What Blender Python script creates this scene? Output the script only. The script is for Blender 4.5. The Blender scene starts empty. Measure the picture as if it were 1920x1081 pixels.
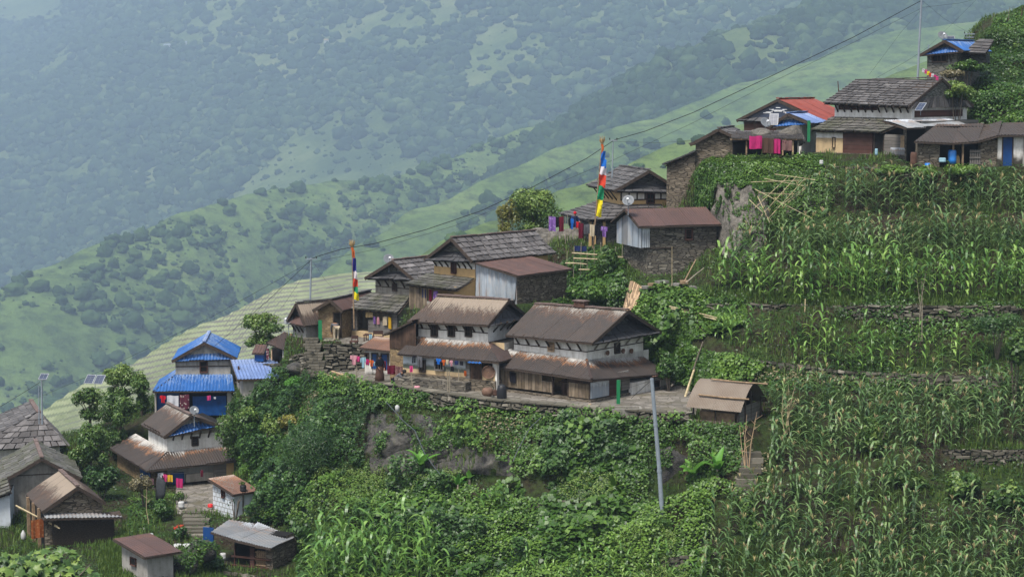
import bpy, math, random
import numpy as np
from mathutils import Vector, Matrix
from mathutils.bvhtree import BVHTree
R = math.radians
random.seed(11); RNG = np.random.default_rng(11)
SC = bpy.context.scene
COL = SC.collection
# ------------------------------------------------------------------ camera model
F = 3700.0
PITCH = math.atan(390.5 / F)
CP, SP = math.cos(PITCH), math.sin(PITCH)
def ray(px, py):
    u = (px - 960.0) / F; v = (540.5 - py) / F
    return Vector((u, CP + v * SP, -SP + v * CP))
def P(px, py, Y):
    d = ray(px, py); return d * (Y / d.y)
def PZ(px, py, z):
    d = ray(px, py); return d * (z / d.z)
def XZ(px, Y, z):          # point in the vertical plane of column px (approx.) at depth Y and height z
    zc = Y * CP - z * SP
    return Vector(((px - 960.0) / F * zc, Y, z))
def proj(A):               # numpy (n,3) -> px,py
    A = np.asarray(A, dtype=float)
    zc = A[:, 1] * CP - A[:, 2] * SP
    yc = A[:, 1] * SP + A[:, 2] * CP
    return 960 + F * A[:, 0] / zc, 540.5 - F * yc / zc
def projv(v):
    zc = v.y * CP - v.z * SP; yc = v.y * SP + v.z * CP
    return 960 + F * v.x / zc, 540.5 - F * yc / zc
# ------------------------------------------------------------------ noise (vectorised value noise)
def _h(ix, iy, iz, s):
    n = (ix * 374761393 + iy * 668265263 + iz * 2147483647 + s * 974711) & 0xFFFFFFFF
    n = ((n ^ (n >> 13)) * 1274126177) & 0xFFFFFFFF
    n = n ^ (n >> 16)
    return (n & 0xFFFF) / 65535.0
def vnoise(p, scale=1.0, seed=0):
    q = np.asarray(p, dtype=float) * scale
    i = np.floor(q).astype(np.int64); f = q - i; f = f * f * (3 - 2 * f)
    r = 0
    for a in (0, 1):
        for b in (0, 1):
            for c in (0, 1):
                w = (f[:, 0] if a else 1 - f[:, 0]) * (f[:, 1] if b else 1 - f[:, 1]) * (f[:, 2] if c else 1 - f[:, 2])
                r = r + w * _h(i[:, 0] + a, i[:, 1] + b, i[:, 2] + c, seed)
    return r * 2 - 1
def fbm(p, scale=1.0, oct=4, seed=0):
    r = 0; a = 1.0; t = 0
    for k in range(oct):
        r = r + a * vnoise(p, scale * 2 ** k, seed + k * 17); t += a; a *= 0.5
    return r / t
# ------------------------------------------------------------------ node materials
class NT:
    def __init__(s, name, rough=0.85, spec=0.25):
        m = bpy.data.materials.new(name); m.use_nodes = True
        s.m = m; s.t = m.node_tree; s.n = s.t.nodes; s.l = s.t.links
        s.b = s.n['Principled BSDF']; s.out = s.n['Material Output']
        s.b.inputs['Roughness'].default_value = rough
        s.b.inputs['Specular IOR Level'].default_value = spec
    def put(s, sock, v):
        if isinstance(v, bpy.types.NodeSocket): s.l.new(v, sock)
        elif v is not None:
            if isinstance(v, (tuple, list)) and len(v) == 3 and sock.type == 'RGBA': v = (*v, 1)
            sock.default_value = v
    def coord(s, kind='UV', scale=(1, 1, 1), loc=(0, 0, 0)):
        c = s.n.new('ShaderNodeTexCoord'); mp = s.n.new('ShaderNodeMapping')
        s.l.new(c.outputs[kind], mp.inputs[0]); mp.inputs['Scale'].default_value = scale; mp.inputs['Location'].default_value = loc
        return mp.outputs[0]
    def world(s, scale=(1, 1, 1)):
        c = s.n.new('ShaderNodeNewGeometry'); mp = s.n.new('ShaderNodeMapping')
        s.l.new(c.outputs['Position'], mp.inputs[0]); mp.inputs['Scale'].default_value = scale
        return mp.outputs[0]
    def noise(s, co, scale, detail=4, rough=0.55, dist=0.0):
        x = s.n.new('ShaderNodeTexNoise'); s.put(x.inputs['Vector'], co)
        x.inputs['Scale'].default_value = scale; x.inputs['Detail'].default_value = detail
        x.inputs['Roughness'].default_value = rough; x.inputs['Distortion'].default_value = dist
        return x.outputs['Fac']
    def vor(s, co, scale, feature='F1', rnd=1.0):
        x = s.n.new('ShaderNodeTexVoronoi'); x.feature = feature; s.put(x.inputs['Vector'], co)
        x.inputs['Scale'].default_value = scale; x.inputs['Randomness'].default_value = rnd
        return x
    def ramp(s, f, stops, interp='LINEAR'):
        x = s.n.new('ShaderNodeValToRGB'); s.put(x.inputs[0], f); cr = x.color_ramp; cr.interpolation = interp
        while len(cr.elements) < len(stops): cr.elements.new(0.5)
        for e, (p, c) in zip(cr.elements, stops):
            e.position = p; e.color = (*c, 1) if isinstance(c, tuple) else (c, c, c, 1)
        return x.outputs[0]
    def mix(s, f, a, b, mode='MIX'):
        x = s.n.new('ShaderNodeMix'); x.data_type = 'RGBA'; x.blend_type = mode; x.clamp_result = False
        s.put(x.inputs[0], f); s.put(x.inputs[6], a); s.put(x.inputs[7], b)
        return x.outputs[2]
    def math(s, op, a, b=None, clamp=False):
        x = s.n.new('ShaderNodeMath'); x.operation = op; x.use_clamp = clamp
        s.put(x.inputs[0], a); s.put(x.inputs[1], b)
        return x.outputs[0]
    def attr(s, name='Col'):
        x = s.n.new('ShaderNodeAttribute'); x.attribute_name = name
        sp = s.n.new('ShaderNodeSeparateColor'); s.l.new(x.outputs['Color'], sp.inputs[0])
        return sp.outputs[0], sp.outputs[1], sp.outputs[2]
    def sep(s, v):
        x = s.n.new('ShaderNodeSeparateXYZ'); s.put(x.inputs[0], v); return x.outputs
    def bump(s, h, strength=0.4, dist=0.03):
        x = s.n.new('ShaderNodeBump'); x.inputs['Strength'].default_value = strength; x.inputs['Distance'].default_value = dist
        s.put(x.inputs['Height'], h); s.l.new(x.outputs[0], s.b.inputs['Normal'])
    def color(s, c): s.put(s.b.inputs['Base Color'], c); return s
    def translucent(s, c, f=0.3):
        t = s.n.new('ShaderNodeBsdfTranslucent'); s.put(t.inputs[0], c)
        mx = s.n.new('ShaderNodeMixShader'); mx.inputs[0].default_value = f
        s.l.new(s.b.outputs[0], mx.inputs[1]); s.l.new(t.outputs[0], mx.inputs[2]); s.l.new(mx.outputs[0], s.out.inputs[0])
M = {}
def simple(name, c, rough=0.8, var=0.25, scale=6, metal=0.0, spec=0.25):
    n = NT(name, rough, spec); co = n.coord('Object')
    f = n.noise(co, scale, 5)
    lo = tuple(x * (1 - var) for x in c); hi = tuple(min(1, x * (1 + var)) for x in c)
    n.color(n.ramp(f, [(0.3, lo), (0.7, hi)])); n.b.inputs['Metallic'].default_value = metal
    n.bump(f, 0.15, 0.02)
    M[name] = n.m; return n.m
def cloth(name, c, c2=None, sc=3.0):
    n = NT(name, 0.9, 0.1); co = n.coord('Object')
    f = n.noise(co, sc, 3)
    a = n.ramp(f, [(0.35, tuple(x * 0.8 for x in c)), (0.65, c)])
    if c2:
        w = n.vor(n.coord('Object', (1, 1, 1)), 7)
        a = n.mix(n.ramp(w.outputs['Distance'], [(0.25, 1.0), (0.4, 0.0)]), a, c2)
    n.color(a); n.translucent(a, 0.2); M[name] = n.m; return n.m
def rust_metal(name, base, pale, palelo=0.55, orange=0.25, rough=0.7, palew=1.0):
    n = NT(name, rough, 0.35); r, g, b = n.attr(); uv = n.coord('UV')
    st = n.noise(n.coord('UV', (7, 0.35, 1)), 1.0, 5, 0.6)           # streaks down the slope
    pt = n.noise(n.coord('UV', (1, 0.6, 1)), 1.3, 6, 0.65)
    c = n.mix(n.ramp(st, [(0.3, 0.0), (0.75, 1.0)]), tuple(x * 0.72 for x in base), tuple(x * 1.3 for x in base))
    c = n.mix(n.ramp(pt, [(0.45, 0.0), (0.72, 1.0)]), c, tuple(x * y for x, y in zip(base, (1.5, 1.25, 1.05))))
    c = n.mix(n.math('MULTIPLY', n.ramp(r, [(0.2, 0.0), (0.9, 1.0)]), 0.35), c, tuple(x * 0.55 for x in base))
    # pale zinc left where the ridge or wall above sheltered the sheet
    e = n.math('ADD', n.math('MULTIPLY', n.math('SUBTRACT', st, 0.5), 1.1), g)
    e2 = n.math('ADD', n.math('MULTIPLY', n.math('SUBTRACT', r, 0.5), 0.25), e)
    c = n.mix(n.math('MULTIPLY', n.ramp(e2, [(palelo, 0.0), (palelo + 0.22, 1.0)]), palew), c, pale)
    o = n.math('ADD', n.math('MULTIPLY', n.math('SUBTRACT', pt, 0.5), 2.2), n.ramp(e2, [(palelo - 0.3, 0.0), (palelo, 1.0), (palelo + 0.1, 0.0)]))
    c = n.mix(n.math('MULTIPLY', n.ramp(o, [(0.5, 0.0), (1.1, 1.0)]), orange), c, (0.30, 0.13, 0.05))
    n.color(c); n.bump(pt, 0.2, 0.01); M[name] = n.m; return n.m
def painted_metal(name, base, dirt, amt=0.4):
    n = NT(name, 0.45, 0.5); r, g, b = n.attr()
    st = n.noise(n.coord('UV', (6, 0.5, 1)), 1.0, 5, 0.6); pt = n.noise(n.coord('UV'), 0.9, 5)
    c = n.mix(n.ramp(pt, [(0.35, 0.0), (0.7, 1.0)]), tuple(x * 0.8 for x in base), tuple(min(1, x * 1.25) for x in base))
    c = n.mix(n.math('MULTIPLY', n.ramp(n.math('ADD', st, n.math('MULTIPLY', g, 0.22)), [(0.62, 0.0), (0.85, 1.0)]), amt), c, dirt)
    n.color(c); M[name] = n.m; return n.m
def slate_mat(name, lo, hi, moss=0.0):
    n = NT(name, 0.75, 0.35); r, g, b = n.attr(); co = n.coord('Object')
    c = n.ramp(r, [(0.0, lo), (0.6, tuple((x + y) / 2 for x, y in zip(lo, hi))), (1.0, hi)])
    f = n.noise(co, 2.0, 6, 0.65); c = n.mix(n.math('MULTIPLY', n.ramp(f, [(0.35, 1.0), (0.6, 0.0)]), 0.55), c, tuple(x * 0.6 for x in lo))
    f2 = n.noise(co, 14.0, 4); c = n.mix(n.math('MULTIPLY', n.ramp(f2, [(0.55, 0.0), (0.75, 1.0)]), 0.3), c, tuple(min(1, x * 1.5) for x in hi))
    if moss:
        f3 = n.noise(co, 0.9, 5); c = n.mix(n.math('MULTIPLY', n.ramp(f3, [(0.42, 0.0), (0.6, 1.0)]), moss), c, (0.05, 0.052, 0.022))
    n.color(c); n.bump(f2, 0.3, 0.01); M[name] = n.m; return n.m
def masonry(name, cols, mortar, sx=2.6, sy=9.0, dirt=(0.03, 0.028, 0.02), dirtamt=0.4):
    n = NT(name, 0.9, 0.15); uv = n.coord('UV')
    w = n.noise(uv, 3.0, 3); sv = n.n.new('ShaderNodeVectorMath'); sv.operation = 'ADD'
    wc = n.n.new('ShaderNodeCombineXYZ'); n.l.new(n.math('MULTIPLY', w, 0.12), wc.inputs[0]); n.l.new(n.math('MULTIPLY', w, 0.10), wc.inputs[1])
    n.l.new(uv, sv.inputs[0]); n.l.new(wc.outputs[0], sv.inputs[1])
    mp = n.n.new('ShaderNodeMapping'); n.l.new(sv.outputs[0], mp.inputs[0]); mp.inputs['Scale'].default_value = (sx, sy, 1)
    v = n.vor(mp.outputs[0], 1.0); v2 = n.vor(mp.outputs[0], 1.0, 'DISTANCE_TO_EDGE')
    sp = n.n.new('ShaderNodeSeparateColor'); n.l.new(v.outputs['Color'], sp.inputs[0])
    c = n.ramp(sp.outputs[0], [(i / (len(cols) - 1), c) for i, c in enumerate(cols)])
    e = n.ramp(v2.outputs['Distance'], [(0.02, 0.0), (0.09, 1.0)])
    c = n.mix(e, mortar, c)
    f = n.noise(uv, 0.6, 5); c = n.mix(n.math('MULTIPLY', n.ramp(f, [(0.4, 0.0), (0.68, 1.0)]), dirtamt), c, dirt)
    f2 = n.noise(uv, 12, 4); c = n.mix(n.math('MULTIPLY', f2, 0.45), c, tuple(x * 0.5 for x in cols[0]))
    n.color(c); n.bump(e, 0.7, 0.03); M[name] = n.m; return n.m
def plaster(name, c, stain=(0.16, 0.13, 0.09), amt=0.5, lower=0.0, lowcol=None):
    n = NT(name, 0.9, 0.15); uv = n.coord('UV'); r, g, b = n.attr()
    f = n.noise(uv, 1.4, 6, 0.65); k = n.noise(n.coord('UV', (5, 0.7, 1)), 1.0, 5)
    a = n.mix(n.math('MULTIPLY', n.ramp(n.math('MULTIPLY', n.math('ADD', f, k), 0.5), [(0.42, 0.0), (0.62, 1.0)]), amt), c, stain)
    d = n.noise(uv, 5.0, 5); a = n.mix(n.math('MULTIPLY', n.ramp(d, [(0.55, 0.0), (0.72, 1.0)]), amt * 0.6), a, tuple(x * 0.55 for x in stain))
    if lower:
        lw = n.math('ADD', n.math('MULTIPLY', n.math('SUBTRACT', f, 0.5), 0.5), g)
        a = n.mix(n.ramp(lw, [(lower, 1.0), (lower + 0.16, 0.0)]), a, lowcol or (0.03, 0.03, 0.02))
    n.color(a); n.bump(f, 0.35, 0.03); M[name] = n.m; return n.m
def planks(name, cols, w=0.16, vert=True, streak=0.6):
    n = NT(name, 0.85, 0.15)
    uv = n.coord('UV'); o = n.sep(uv); ax = o[0] if vert else o[1]
    ix = n.math('FLOOR', n.math('DIVIDE', ax, w)); fr = n.math('FRACT', n.math('DIVIDE', ax, w))
    wn = n.n.new('ShaderNodeTexWhiteNoise'); wn.noise_dimensions = '1D'; n.l.new(ix, wn.inputs['W'])
    c = n.ramp(wn.outputs['Value'], [(i / (len(cols) - 1), c) for i, c in enumerate(cols)])
    st = n.noise(n.coord('UV', (9, 0.8, 1) if vert else (0.8, 9, 1)), 1.3, 6, 0.65)
    c = n.mix(n.math('MULTIPLY', n.ramp(st, [(0.4, 0.0), (0.7, 1.0)]), streak), c, tuple(x * 0.4 for x in cols[0]))
    pt = n.noise(uv, 1.5, 5); c = n.mix(n.math('MULTIPLY', n.ramp(pt, [(0.5, 0.0), (0.68, 1.0)]), 0.5), c, tuple(min(1, x * 1.9) for x in cols[-1]))
    gp = n.ramp(fr, [(0.0, 0.0), (0.07, 1.0), (0.93, 1.0), (1.0, 0.0)])
    c = n.mix(gp, (0.012, 0.01, 0.008), c)
    n.color(c); n.bump(gp, 0.5, 0.02); M[name] = n.m; return n.m
def leafmat(name, dark, mid, light, tr=0.3, rough=0.45, spec=0.35):
    n = NT(name, rough, spec); r, g, b = n.attr()
    c = n.ramp(r, [(0.0, dark), (0.5, mid), (1.0, light)])
    n.color(c); n.translucent(n.mix(0.5, c, tuple(min(1, x * 1.5) for x in light)), tr); M[name] = n.m; return n.m
# ------------------------------------------------------------------ mesh builder
class MB:
    def __init__(s): s.v = []; s.f = []; s.mi = []; s.c = []; s.mats = []
    def m(s, mat):
        mat = M[mat] if isinstance(mat, str) else mat
        if mat not in s.mats: s.mats.append(mat)
        return s.mats.index(mat)
    def face(s, pts, mat, col=None):
        i = len(s.v); s.v += [tuple(p) for p in pts]; s.f.append(tuple(range(i, i + len(pts)))); s.mi.append(s.m(mat))
        if col is None: col = (random.random(), 0.5, random.random())
        if isinstance(col, tuple): s.c += [col] * len(pts)
        else: s.c += col
    def grid(s, pts, nu, nv, mat, cols):           # shared vertices
        i = len(s.v); s.v += [tuple(p) for p in pts]; s.c += cols; k = s.m(mat)
        for b in range(nv - 1):
            for a in range(nu - 1):
                q = i + b * nu + a; s.f.append((q, q + 1, q + nu + 1, q + nu)); s.mi.append(k)
    def box(s, lo, hi, mat, col=None, X=None):
        x0, y0, z0 = lo; x1, y1, z1 = hi
        c = [Vector(p) for p in ((x0, y0, z0), (x1, y0, z0), (x1, y1, z0), (x0, y1, z0), (x0, y0, z1), (x1, y0, z1), (x1, y1, z1), (x0, y1, z1))]
        if X is not None: c = [X @ p for p in c]
        if col is None:
            rr = random.random(); lo_, hi_ = (rr, 0.0, 0.5), (rr, 1.0, 0.5)
        else: lo_ = hi_ = col
        for q in ((0, 1, 5, 4), (1, 2, 6, 5), (2, 3, 7, 6), (3, 0, 4, 7), (4, 5, 6, 7), (3, 2, 1, 0)):
            s.face([c[k] for k in q], mat, [lo_ if k < 4 else hi_ for k in q])
    def beam(s, a, b, w, h, mat, up=(0, 0, 1), col=None):
        a = Vector(a); b = Vector(b); d = (b - a); L = d.length
        if L < 1e-6: return
        d.normalize(); up = Vector(up)
        if abs(d.dot(up)) > 0.98: up = Vector((1, 0, 0))
        x = d.cross(up).normalized(); z = x.cross(d).normalized()
        X = Matrix((( x.x, d.x, z.x, a.x), (x.y, d.y, z.y, a.y), (x.z, d.z, z.z, a.z), (0, 0, 0, 1)))
        s.box((-w / 2, 0, -h / 2), (w / 2, L, h / 2), mat, col, X)
    def tube(s, pts, r, mat, n=6, col=None, cap=True):
        pts = [Vector(p) for p in pts]; rings = []; rs = r if isinstance(r, (list, tuple)) else [r] * len(pts)
        rr = random.random() if col is None else col[0]; base = len(s.v)
        for i, p in enumerate(pts):
            d = (pts[min(i + 1, len(pts) - 1)] - pts[max(i - 1, 0)]).normalized()
            up = Vector((0, 0, 1)) if abs(d.z) < 0.9 else Vector((1, 0, 0))
            x = d.cross(up).normalized(); y = x.cross(d)
            for k in range(n):
                a = 2 * math.pi * k / n
                s.v.append(tuple(p + (x * math.cos(a) + y * math.sin(a)) * rs[i])); s.c.append((rr, i / max(1, len(pts) - 1), 0.5))
        mi = s.m(mat)
        for i in range(len(pts) - 1):
            for k in range(n):
                a = base + i * n + k; b = base + i * n + (k + 1) % n
                s.f.append((a, b, b + n, a + n)); s.mi.append(mi)
        if cap:
            s.f.append(tuple(base + k for k in range(n))[::-1]); s.mi.append(mi)
            s.f.append(tuple(base + (len(pts) - 1) * n + k for k in range(n))); s.mi.append(mi)
    def lathe(s, prof, c, mat, n=14, col=(0.5, 0.5, 0.5)):
        base = len(s.v); mi = s.m(mat); c = Vector(c)
        for r, z in prof:
            for k in range(n):
                a = 2 * math.pi * k / n; s.v.append((c.x + r * math.cos(a), c.y + r * math.sin(a), c.z + z)); s.c.append(col)
        for i in range(len(prof) - 1):
            for k in range(n):
                a = base + i * n + k; b = base + i * n + (k + 1) % n
                s.f.append((a, b, b + n, a + n)); s.mi.append(mi)
    def prism(s, poly, h, mat, X=None, col=None):   # poly: list of (x,y) ccw, extruded along local z by h
        X = X or Matrix(); n = len(poly)
        lo = [X @ Vector((x, y, 0)) for x, y in poly]; hi = [X @ Vector((x, y, h)) for x, y in poly]
        c = col or (random.random(), 0.5, 0.5)
        s.face(hi, mat, c); s.face(lo[::-1], mat, c)
        for i in range(n): s.face([lo[i], lo[(i + 1) % n], hi[(i + 1) % n], hi[i]], mat, c)
    def build(s, name, parent=None, smooth=False, loc=None):
        me = bpy.data.meshes.new(name)
        if not s.f: return None
        me.from_pydata(s.v, [], s.f)
        for m in s.mats: me.materials.append(m)
        me.polygons.foreach_set('material_index', s.mi)
        if smooth: me.polygons.foreach_set('use_smooth', [True] * len(s.f))
        me.update()
        ca = me.color_attributes.new('Col', 'FLOAT_COLOR', 'POINT')
        c = np.ones((len(s.v), 4), dtype=np.float32); c[:, :3] = np.array(s.c, dtype=np.float32)
        ca.data.foreach_set('color', c.ravel())
        set_uv(me)
        o = bpy.data.objects.new(name, me); COL.objects.link(o)
        if parent: o.parent = parent
        if loc: o.location = loc
        return o
def set_uv(me):
    nl = len(me.loops); V = np.empty(len(me.vertices) * 3, dtype=np.float32); me.vertices.foreach_get('co', V); V = V.reshape(-1, 3)
    li = np.empty(nl, dtype=np.int32); me.loops.foreach_get('vertex_index', li)
    nf = len(me.polygons); N = np.empty(nf * 3, dtype=np.float32); me.polygons.foreach_get('normal', N); N = N.reshape(-1, 3)
    lt = np.empty(nf, dtype=np.int32); me.polygons.foreach_get('loop_total', lt)
    Nl = np.repeat(N, lt, axis=0)
    T = np.stack([-Nl[:, 1], Nl[:, 0], np.zeros(nl)], 1); ln = np.linalg.norm(T, axis=1)
    flat = ln < 0.15; T[flat] = (1, 0, 0); ln[flat] = 1; T /= ln[:, None]
    B = np.cross(Nl, T)
    p = V[li]; uv = np.stack([(p * T).sum(1), (p * B).sum(1)], 1).astype(np.float32)
    lay = me.uv_layers.new(name='UVMap'); lay.data.foreach_set('uv', uv.ravel())
def bulk(name, V, Fq, mats, col, mi=None, parent=None, smooth=False, uv=False):     # numpy quads/tris mesh
    me = bpy.data.meshes.new(name); n = Fq.shape[1]
    me.vertices.add(len(V)); me.vertices.foreach_set('co', V.astype(np.float32).ravel())
    me.loops.add(Fq.size); me.loops.foreach_set('vertex_index', Fq.astype(np.int32).ravel())
    me.polygons.add(len(Fq)); me.polygons.foreach_set('loop_start', np.arange(0, Fq.size, n, dtype=np.int32))
    me.polygons.foreach_set('loop_total', np.full(len(Fq), n, dtype=np.int32))
    for m in mats: me.materials.append(M[m] if isinstance(m, str) else m)
    if mi is not None: me.polygons.foreach_set('material_index', mi.astype(np.int32))
    if smooth: me.polygons.foreach_set('use_smooth', np.ones(len(Fq), dtype=bool))
    me.update(calc_edges=True)
    ca = me.color_attributes.new('Col', 'FLOAT_COLOR', 'POINT')
    c = np.ones((len(V), 4), dtype=np.float32); c[:, :3] = col; ca.data.foreach_set('color', c.ravel())
    if uv: set_uv(me)
    o = bpy.data.objects.new(name, me); COL.objects.link(o)
    if parent: o.parent = parent
    return o
def tag(o, label=None, cat=None, group=None, kind=None):
    if o is None: return o
    if label: o['label'] = label
    if cat: o['category'] = cat
    if group: o['group'] = group
    if kind: o['kind'] = kind
    return o
def empty(name, loc=(0, 0, 0), rz=0.0, label=None, cat=None, group=None):
    o = bpy.data.objects.new(name, None); COL.objects.link(o); o.location = loc; o.rotation_euler = (0, 0, rz)
    o.empty_display_size = 0.3
    return tag(o, label, cat, group)
def copy_tree(o, loc=None, rz=None, label=None, scale=None, parent=None):
    c = o.copy(); COL.objects.link(c)
    if parent: c.parent = parent
    if loc is not None: c.location = loc
    if rz is not None: c.rotation_euler = (0, 0, rz)
    if scale is not None: c.scale = scale
    if label: c['label'] = label
    for ch in [x for x in bpy.data.objects if x.parent == o and x != c]: copy_tree(ch, parent=c)
    return c
# ------------------------------------------------------------------ materials of the place
rust_metal('rust_roof', (0.043, 0.034, 0.029), (0.24, 0.215, 0.185), 0.78, 0.2)
rust_metal('rust_roof_pale', (0.05, 0.036, 0.028), (0.25, 0.20, 0.15), 0.50, 0.1, palew=0.8)
rust_metal('rust_roof_dark', (0.045, 0.030, 0.026), (0.36, 0.34, 0.31), 1.05, 0.8)
rust_metal('rust_roof_skirt', (0.034, 0.0265, 0.023), (0.38, 0.36, 0.33), 0.76, 0.6)
rust_metal('rust_roof_red', (0.070, 0.040, 0.034), (0.30, 0.24, 0.20), 1.15, 0.2)
rust_metal('rust_roof_orange', (0.13, 0.072, 0.05), (0.30, 0.22, 0.17), 0.8, 0.6)
rust_metal('zinc_sheet', (0.30, 0.34, 0.38), (0.48, 0.52, 0.56), 0.8, 0.05, 0.4)
rust_metal('zinc_old', (0.20, 0.21, 0.22), (0.42, 0.44, 0.47), 0.75, 0.3, 0.5)
painted_metal('blue_sheet', (0.013, 0.078, 0.25), (0.30, 0.36, 0.44), 0.7)
painted_metal('blue_sheet_pale', (0.11, 0.165, 0.33), (0.42, 0.46, 0.52), 0.5)
painted_metal('red_sheet', (0.20, 0.035, 0.018), (0.26, 0.09, 0.06), 0.4)
simple('blue_tarp', (0.006, 0.05, 0.18), 0.4, 0.3, 3)
simple('blue_paint', (0.007, 0.045, 0.16), 0.5, 0.15, 3)
simple('green_paint', (0.012, 0.15, 0.055), 0.5, 0.1, 3)
slate_mat('slate', (0.045, 0.040, 0.038), (0.15, 0.138, 0.132))
slate_mat('slate_pale', (0.055, 0.049, 0.047), (0.19, 0.175, 0.17))
slate_mat('slate_moss', (0.06, 0.055, 0.048), (0.145, 0.135, 0.12), 0.6)
slate_mat('slate_dark', (0.028, 0.027, 0.030), (0.085, 0.083, 0.085))
masonry('stone_wall', [(0.12, 0.095, 0.068), (0.20, 0.165, 0.12), (0.14, 0.115, 0.09), (0.30, 0.25, 0.185), (0.13, 0.11, 0.085)], (0.03, 0.025, 0.018))
masonry('stone_wall_grey', [(0.10, 0.09, 0.078), (0.18, 0.16, 0.13), (0.14, 0.12, 0.09), (0.30, 0.27, 0.215), (0.12, 0.105, 0.088)], (0.022, 0.02, 0.016))
masonry('stone_wall_clay', [(0.26, 0.185, 0.10), (0.33, 0.24, 0.13), (0.18, 0.13, 0.08), (0.36, 0.26, 0.15)], (0.17, 0.115, 0.06), 4.0, 8.0, dirtamt=0.2)
masonry('stone_gable', [(0.055, 0.055, 0.055), (0.09, 0.09, 0.088), (0.12, 0.118, 0.11), (0.07, 0.07, 0.072)], (0.02, 0.02, 0.02), 2.0, 8.0, dirtamt=0.3)
masonry('stone_gable_pale', [(0.12, 0.12, 0.10), (0.18, 0.17, 0.145), (0.20, 0.195, 0.17), (0.14, 0.135, 0.12)], (0.05, 0.05, 0.04), 2.0, 8.0, dirtamt=0.25)
plaster('white_wall', (0.74, 0.72, 0.67), (0.25, 0.21, 0.16), 0.45)
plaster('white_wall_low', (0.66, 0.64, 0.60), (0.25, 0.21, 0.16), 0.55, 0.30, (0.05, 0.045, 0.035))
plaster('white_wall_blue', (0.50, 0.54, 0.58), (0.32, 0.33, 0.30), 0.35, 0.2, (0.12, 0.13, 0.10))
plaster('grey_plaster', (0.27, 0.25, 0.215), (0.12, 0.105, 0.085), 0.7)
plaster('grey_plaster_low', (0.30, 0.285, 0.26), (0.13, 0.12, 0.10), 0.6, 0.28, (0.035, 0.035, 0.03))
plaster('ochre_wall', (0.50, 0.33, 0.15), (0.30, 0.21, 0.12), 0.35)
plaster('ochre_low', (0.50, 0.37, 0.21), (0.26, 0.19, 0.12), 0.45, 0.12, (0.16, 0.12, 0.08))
plaster('concrete', (0.36, 0.34, 0.30), (0.14, 0.13, 0.115), 0.6)
planks('wood_weathered', [(0.10, 0.075, 0.05), (0.17, 0.13, 0.085), (0.24, 0.19, 0.13), (0.13, 0.10, 0.075)], 0.24, streak=0.75)
planks('wood_dark', [(0.035, 0.022, 0.016), (0.055, 0.034, 0.024), (0.075, 0.045, 0.03)], 0.14)
planks('wood_grey', [(0.15, 0.135, 0.12), (0.20, 0.185, 0.165), (0.11, 0.10, 0.09)], 0.2, False)
planks('wood_redbrown', [(0.055, 0.025, 0.02), (0.085, 0.038, 0.028), (0.05, 0.03, 0.025)], 0.25, False, 0.4)
simple('beam_wood', (0.045, 0.032, 0.024), 0.85, 0.4, 8)
simple('pale_wood', (0.36, 0.25, 0.15), 0.8, 0.3, 5)
simple('log_wood', (0.22, 0.15, 0.09), 0.85, 0.4, 5)
simple('bamboo', (0.36, 0.29, 0.17), 0.6, 0.3, 6)
simple('bamboo_grey', (0.22, 0.19, 0.14), 0.7, 0.3, 6)
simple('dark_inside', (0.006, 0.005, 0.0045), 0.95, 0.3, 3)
simple('glass_dark', (0.02, 0.022, 0.025), 0.2, 0.2, 3, spec=0.6)
simple('ridge_clay', (0.12, 0.085, 0.073), 0.8, 0.3, 5)
simple('galv_pole', (0.20, 0.23, 0.26), 0.45, 0.12, 3, spec=0.5)
simple('black_wire', (0.012, 0.012, 0.014), 0.6, 0.1, 3)
simple('grey_hose', (0.055, 0.065, 0.07), 0.5, 0.1, 3)
simple('dish_grey', (0.13, 0.14, 0.15), 0.5, 0.15, 3)
simple('dish_white', (0.62, 0.63, 0.65), 0.5, 0.1, 3)
simple('solar_cell', (0.035, 0.045, 0.075), 0.25, 0.2, 3, spec=0.6)
simple('alu', (0.24, 0.25, 0.27), 0.4, 0.1, 3, spec=0.5)
simple('plastic_blue', (0.015, 0.16, 0.50), 0.35, 0.1, 3, spec=0.5)
simple('plastic_black', (0.014, 0.014, 0.016), 0.5, 0.2, 3)
simple('plastic_red', (0.55, 0.02, 0.02), 0.35, 0.1, 3, spec=0.5)
simple('plastic_white', (0.40, 0.40, 0.385), 0.5, 0.12, 5)
simple('brown_pot', (0.13, 0.075, 0.05), 0.7, 0.3, 4)
simple('rust_drum', (0.075, 0.038, 0.025), 0.8, 0.4, 5)
simple('concrete_block', (0.20, 0.185, 0.16), 0.9, 0.3, 6)
simple('stone_grey', (0.17, 0.16, 0.145), 0.9, 0.35, 4)
simple('straw', (0.36, 0.26, 0.13), 0.9, 0.3, 12)
simple('skin', (0.23, 0.12, 0.075), 0.6, 0.1, 3)
simple('hair', (0.01, 0.008, 0.007), 0.6, 0.1, 3)
simple('bark', (0.11, 0.09, 0.07), 0.9, 0.35, 8)
simple('white_paint', (0.70, 0.70, 0.70), 0.7, 0.1, 4)
simple('fabric_net', (0.035, 0.038, 0.042), 0.9, 0.3, 8)
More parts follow.
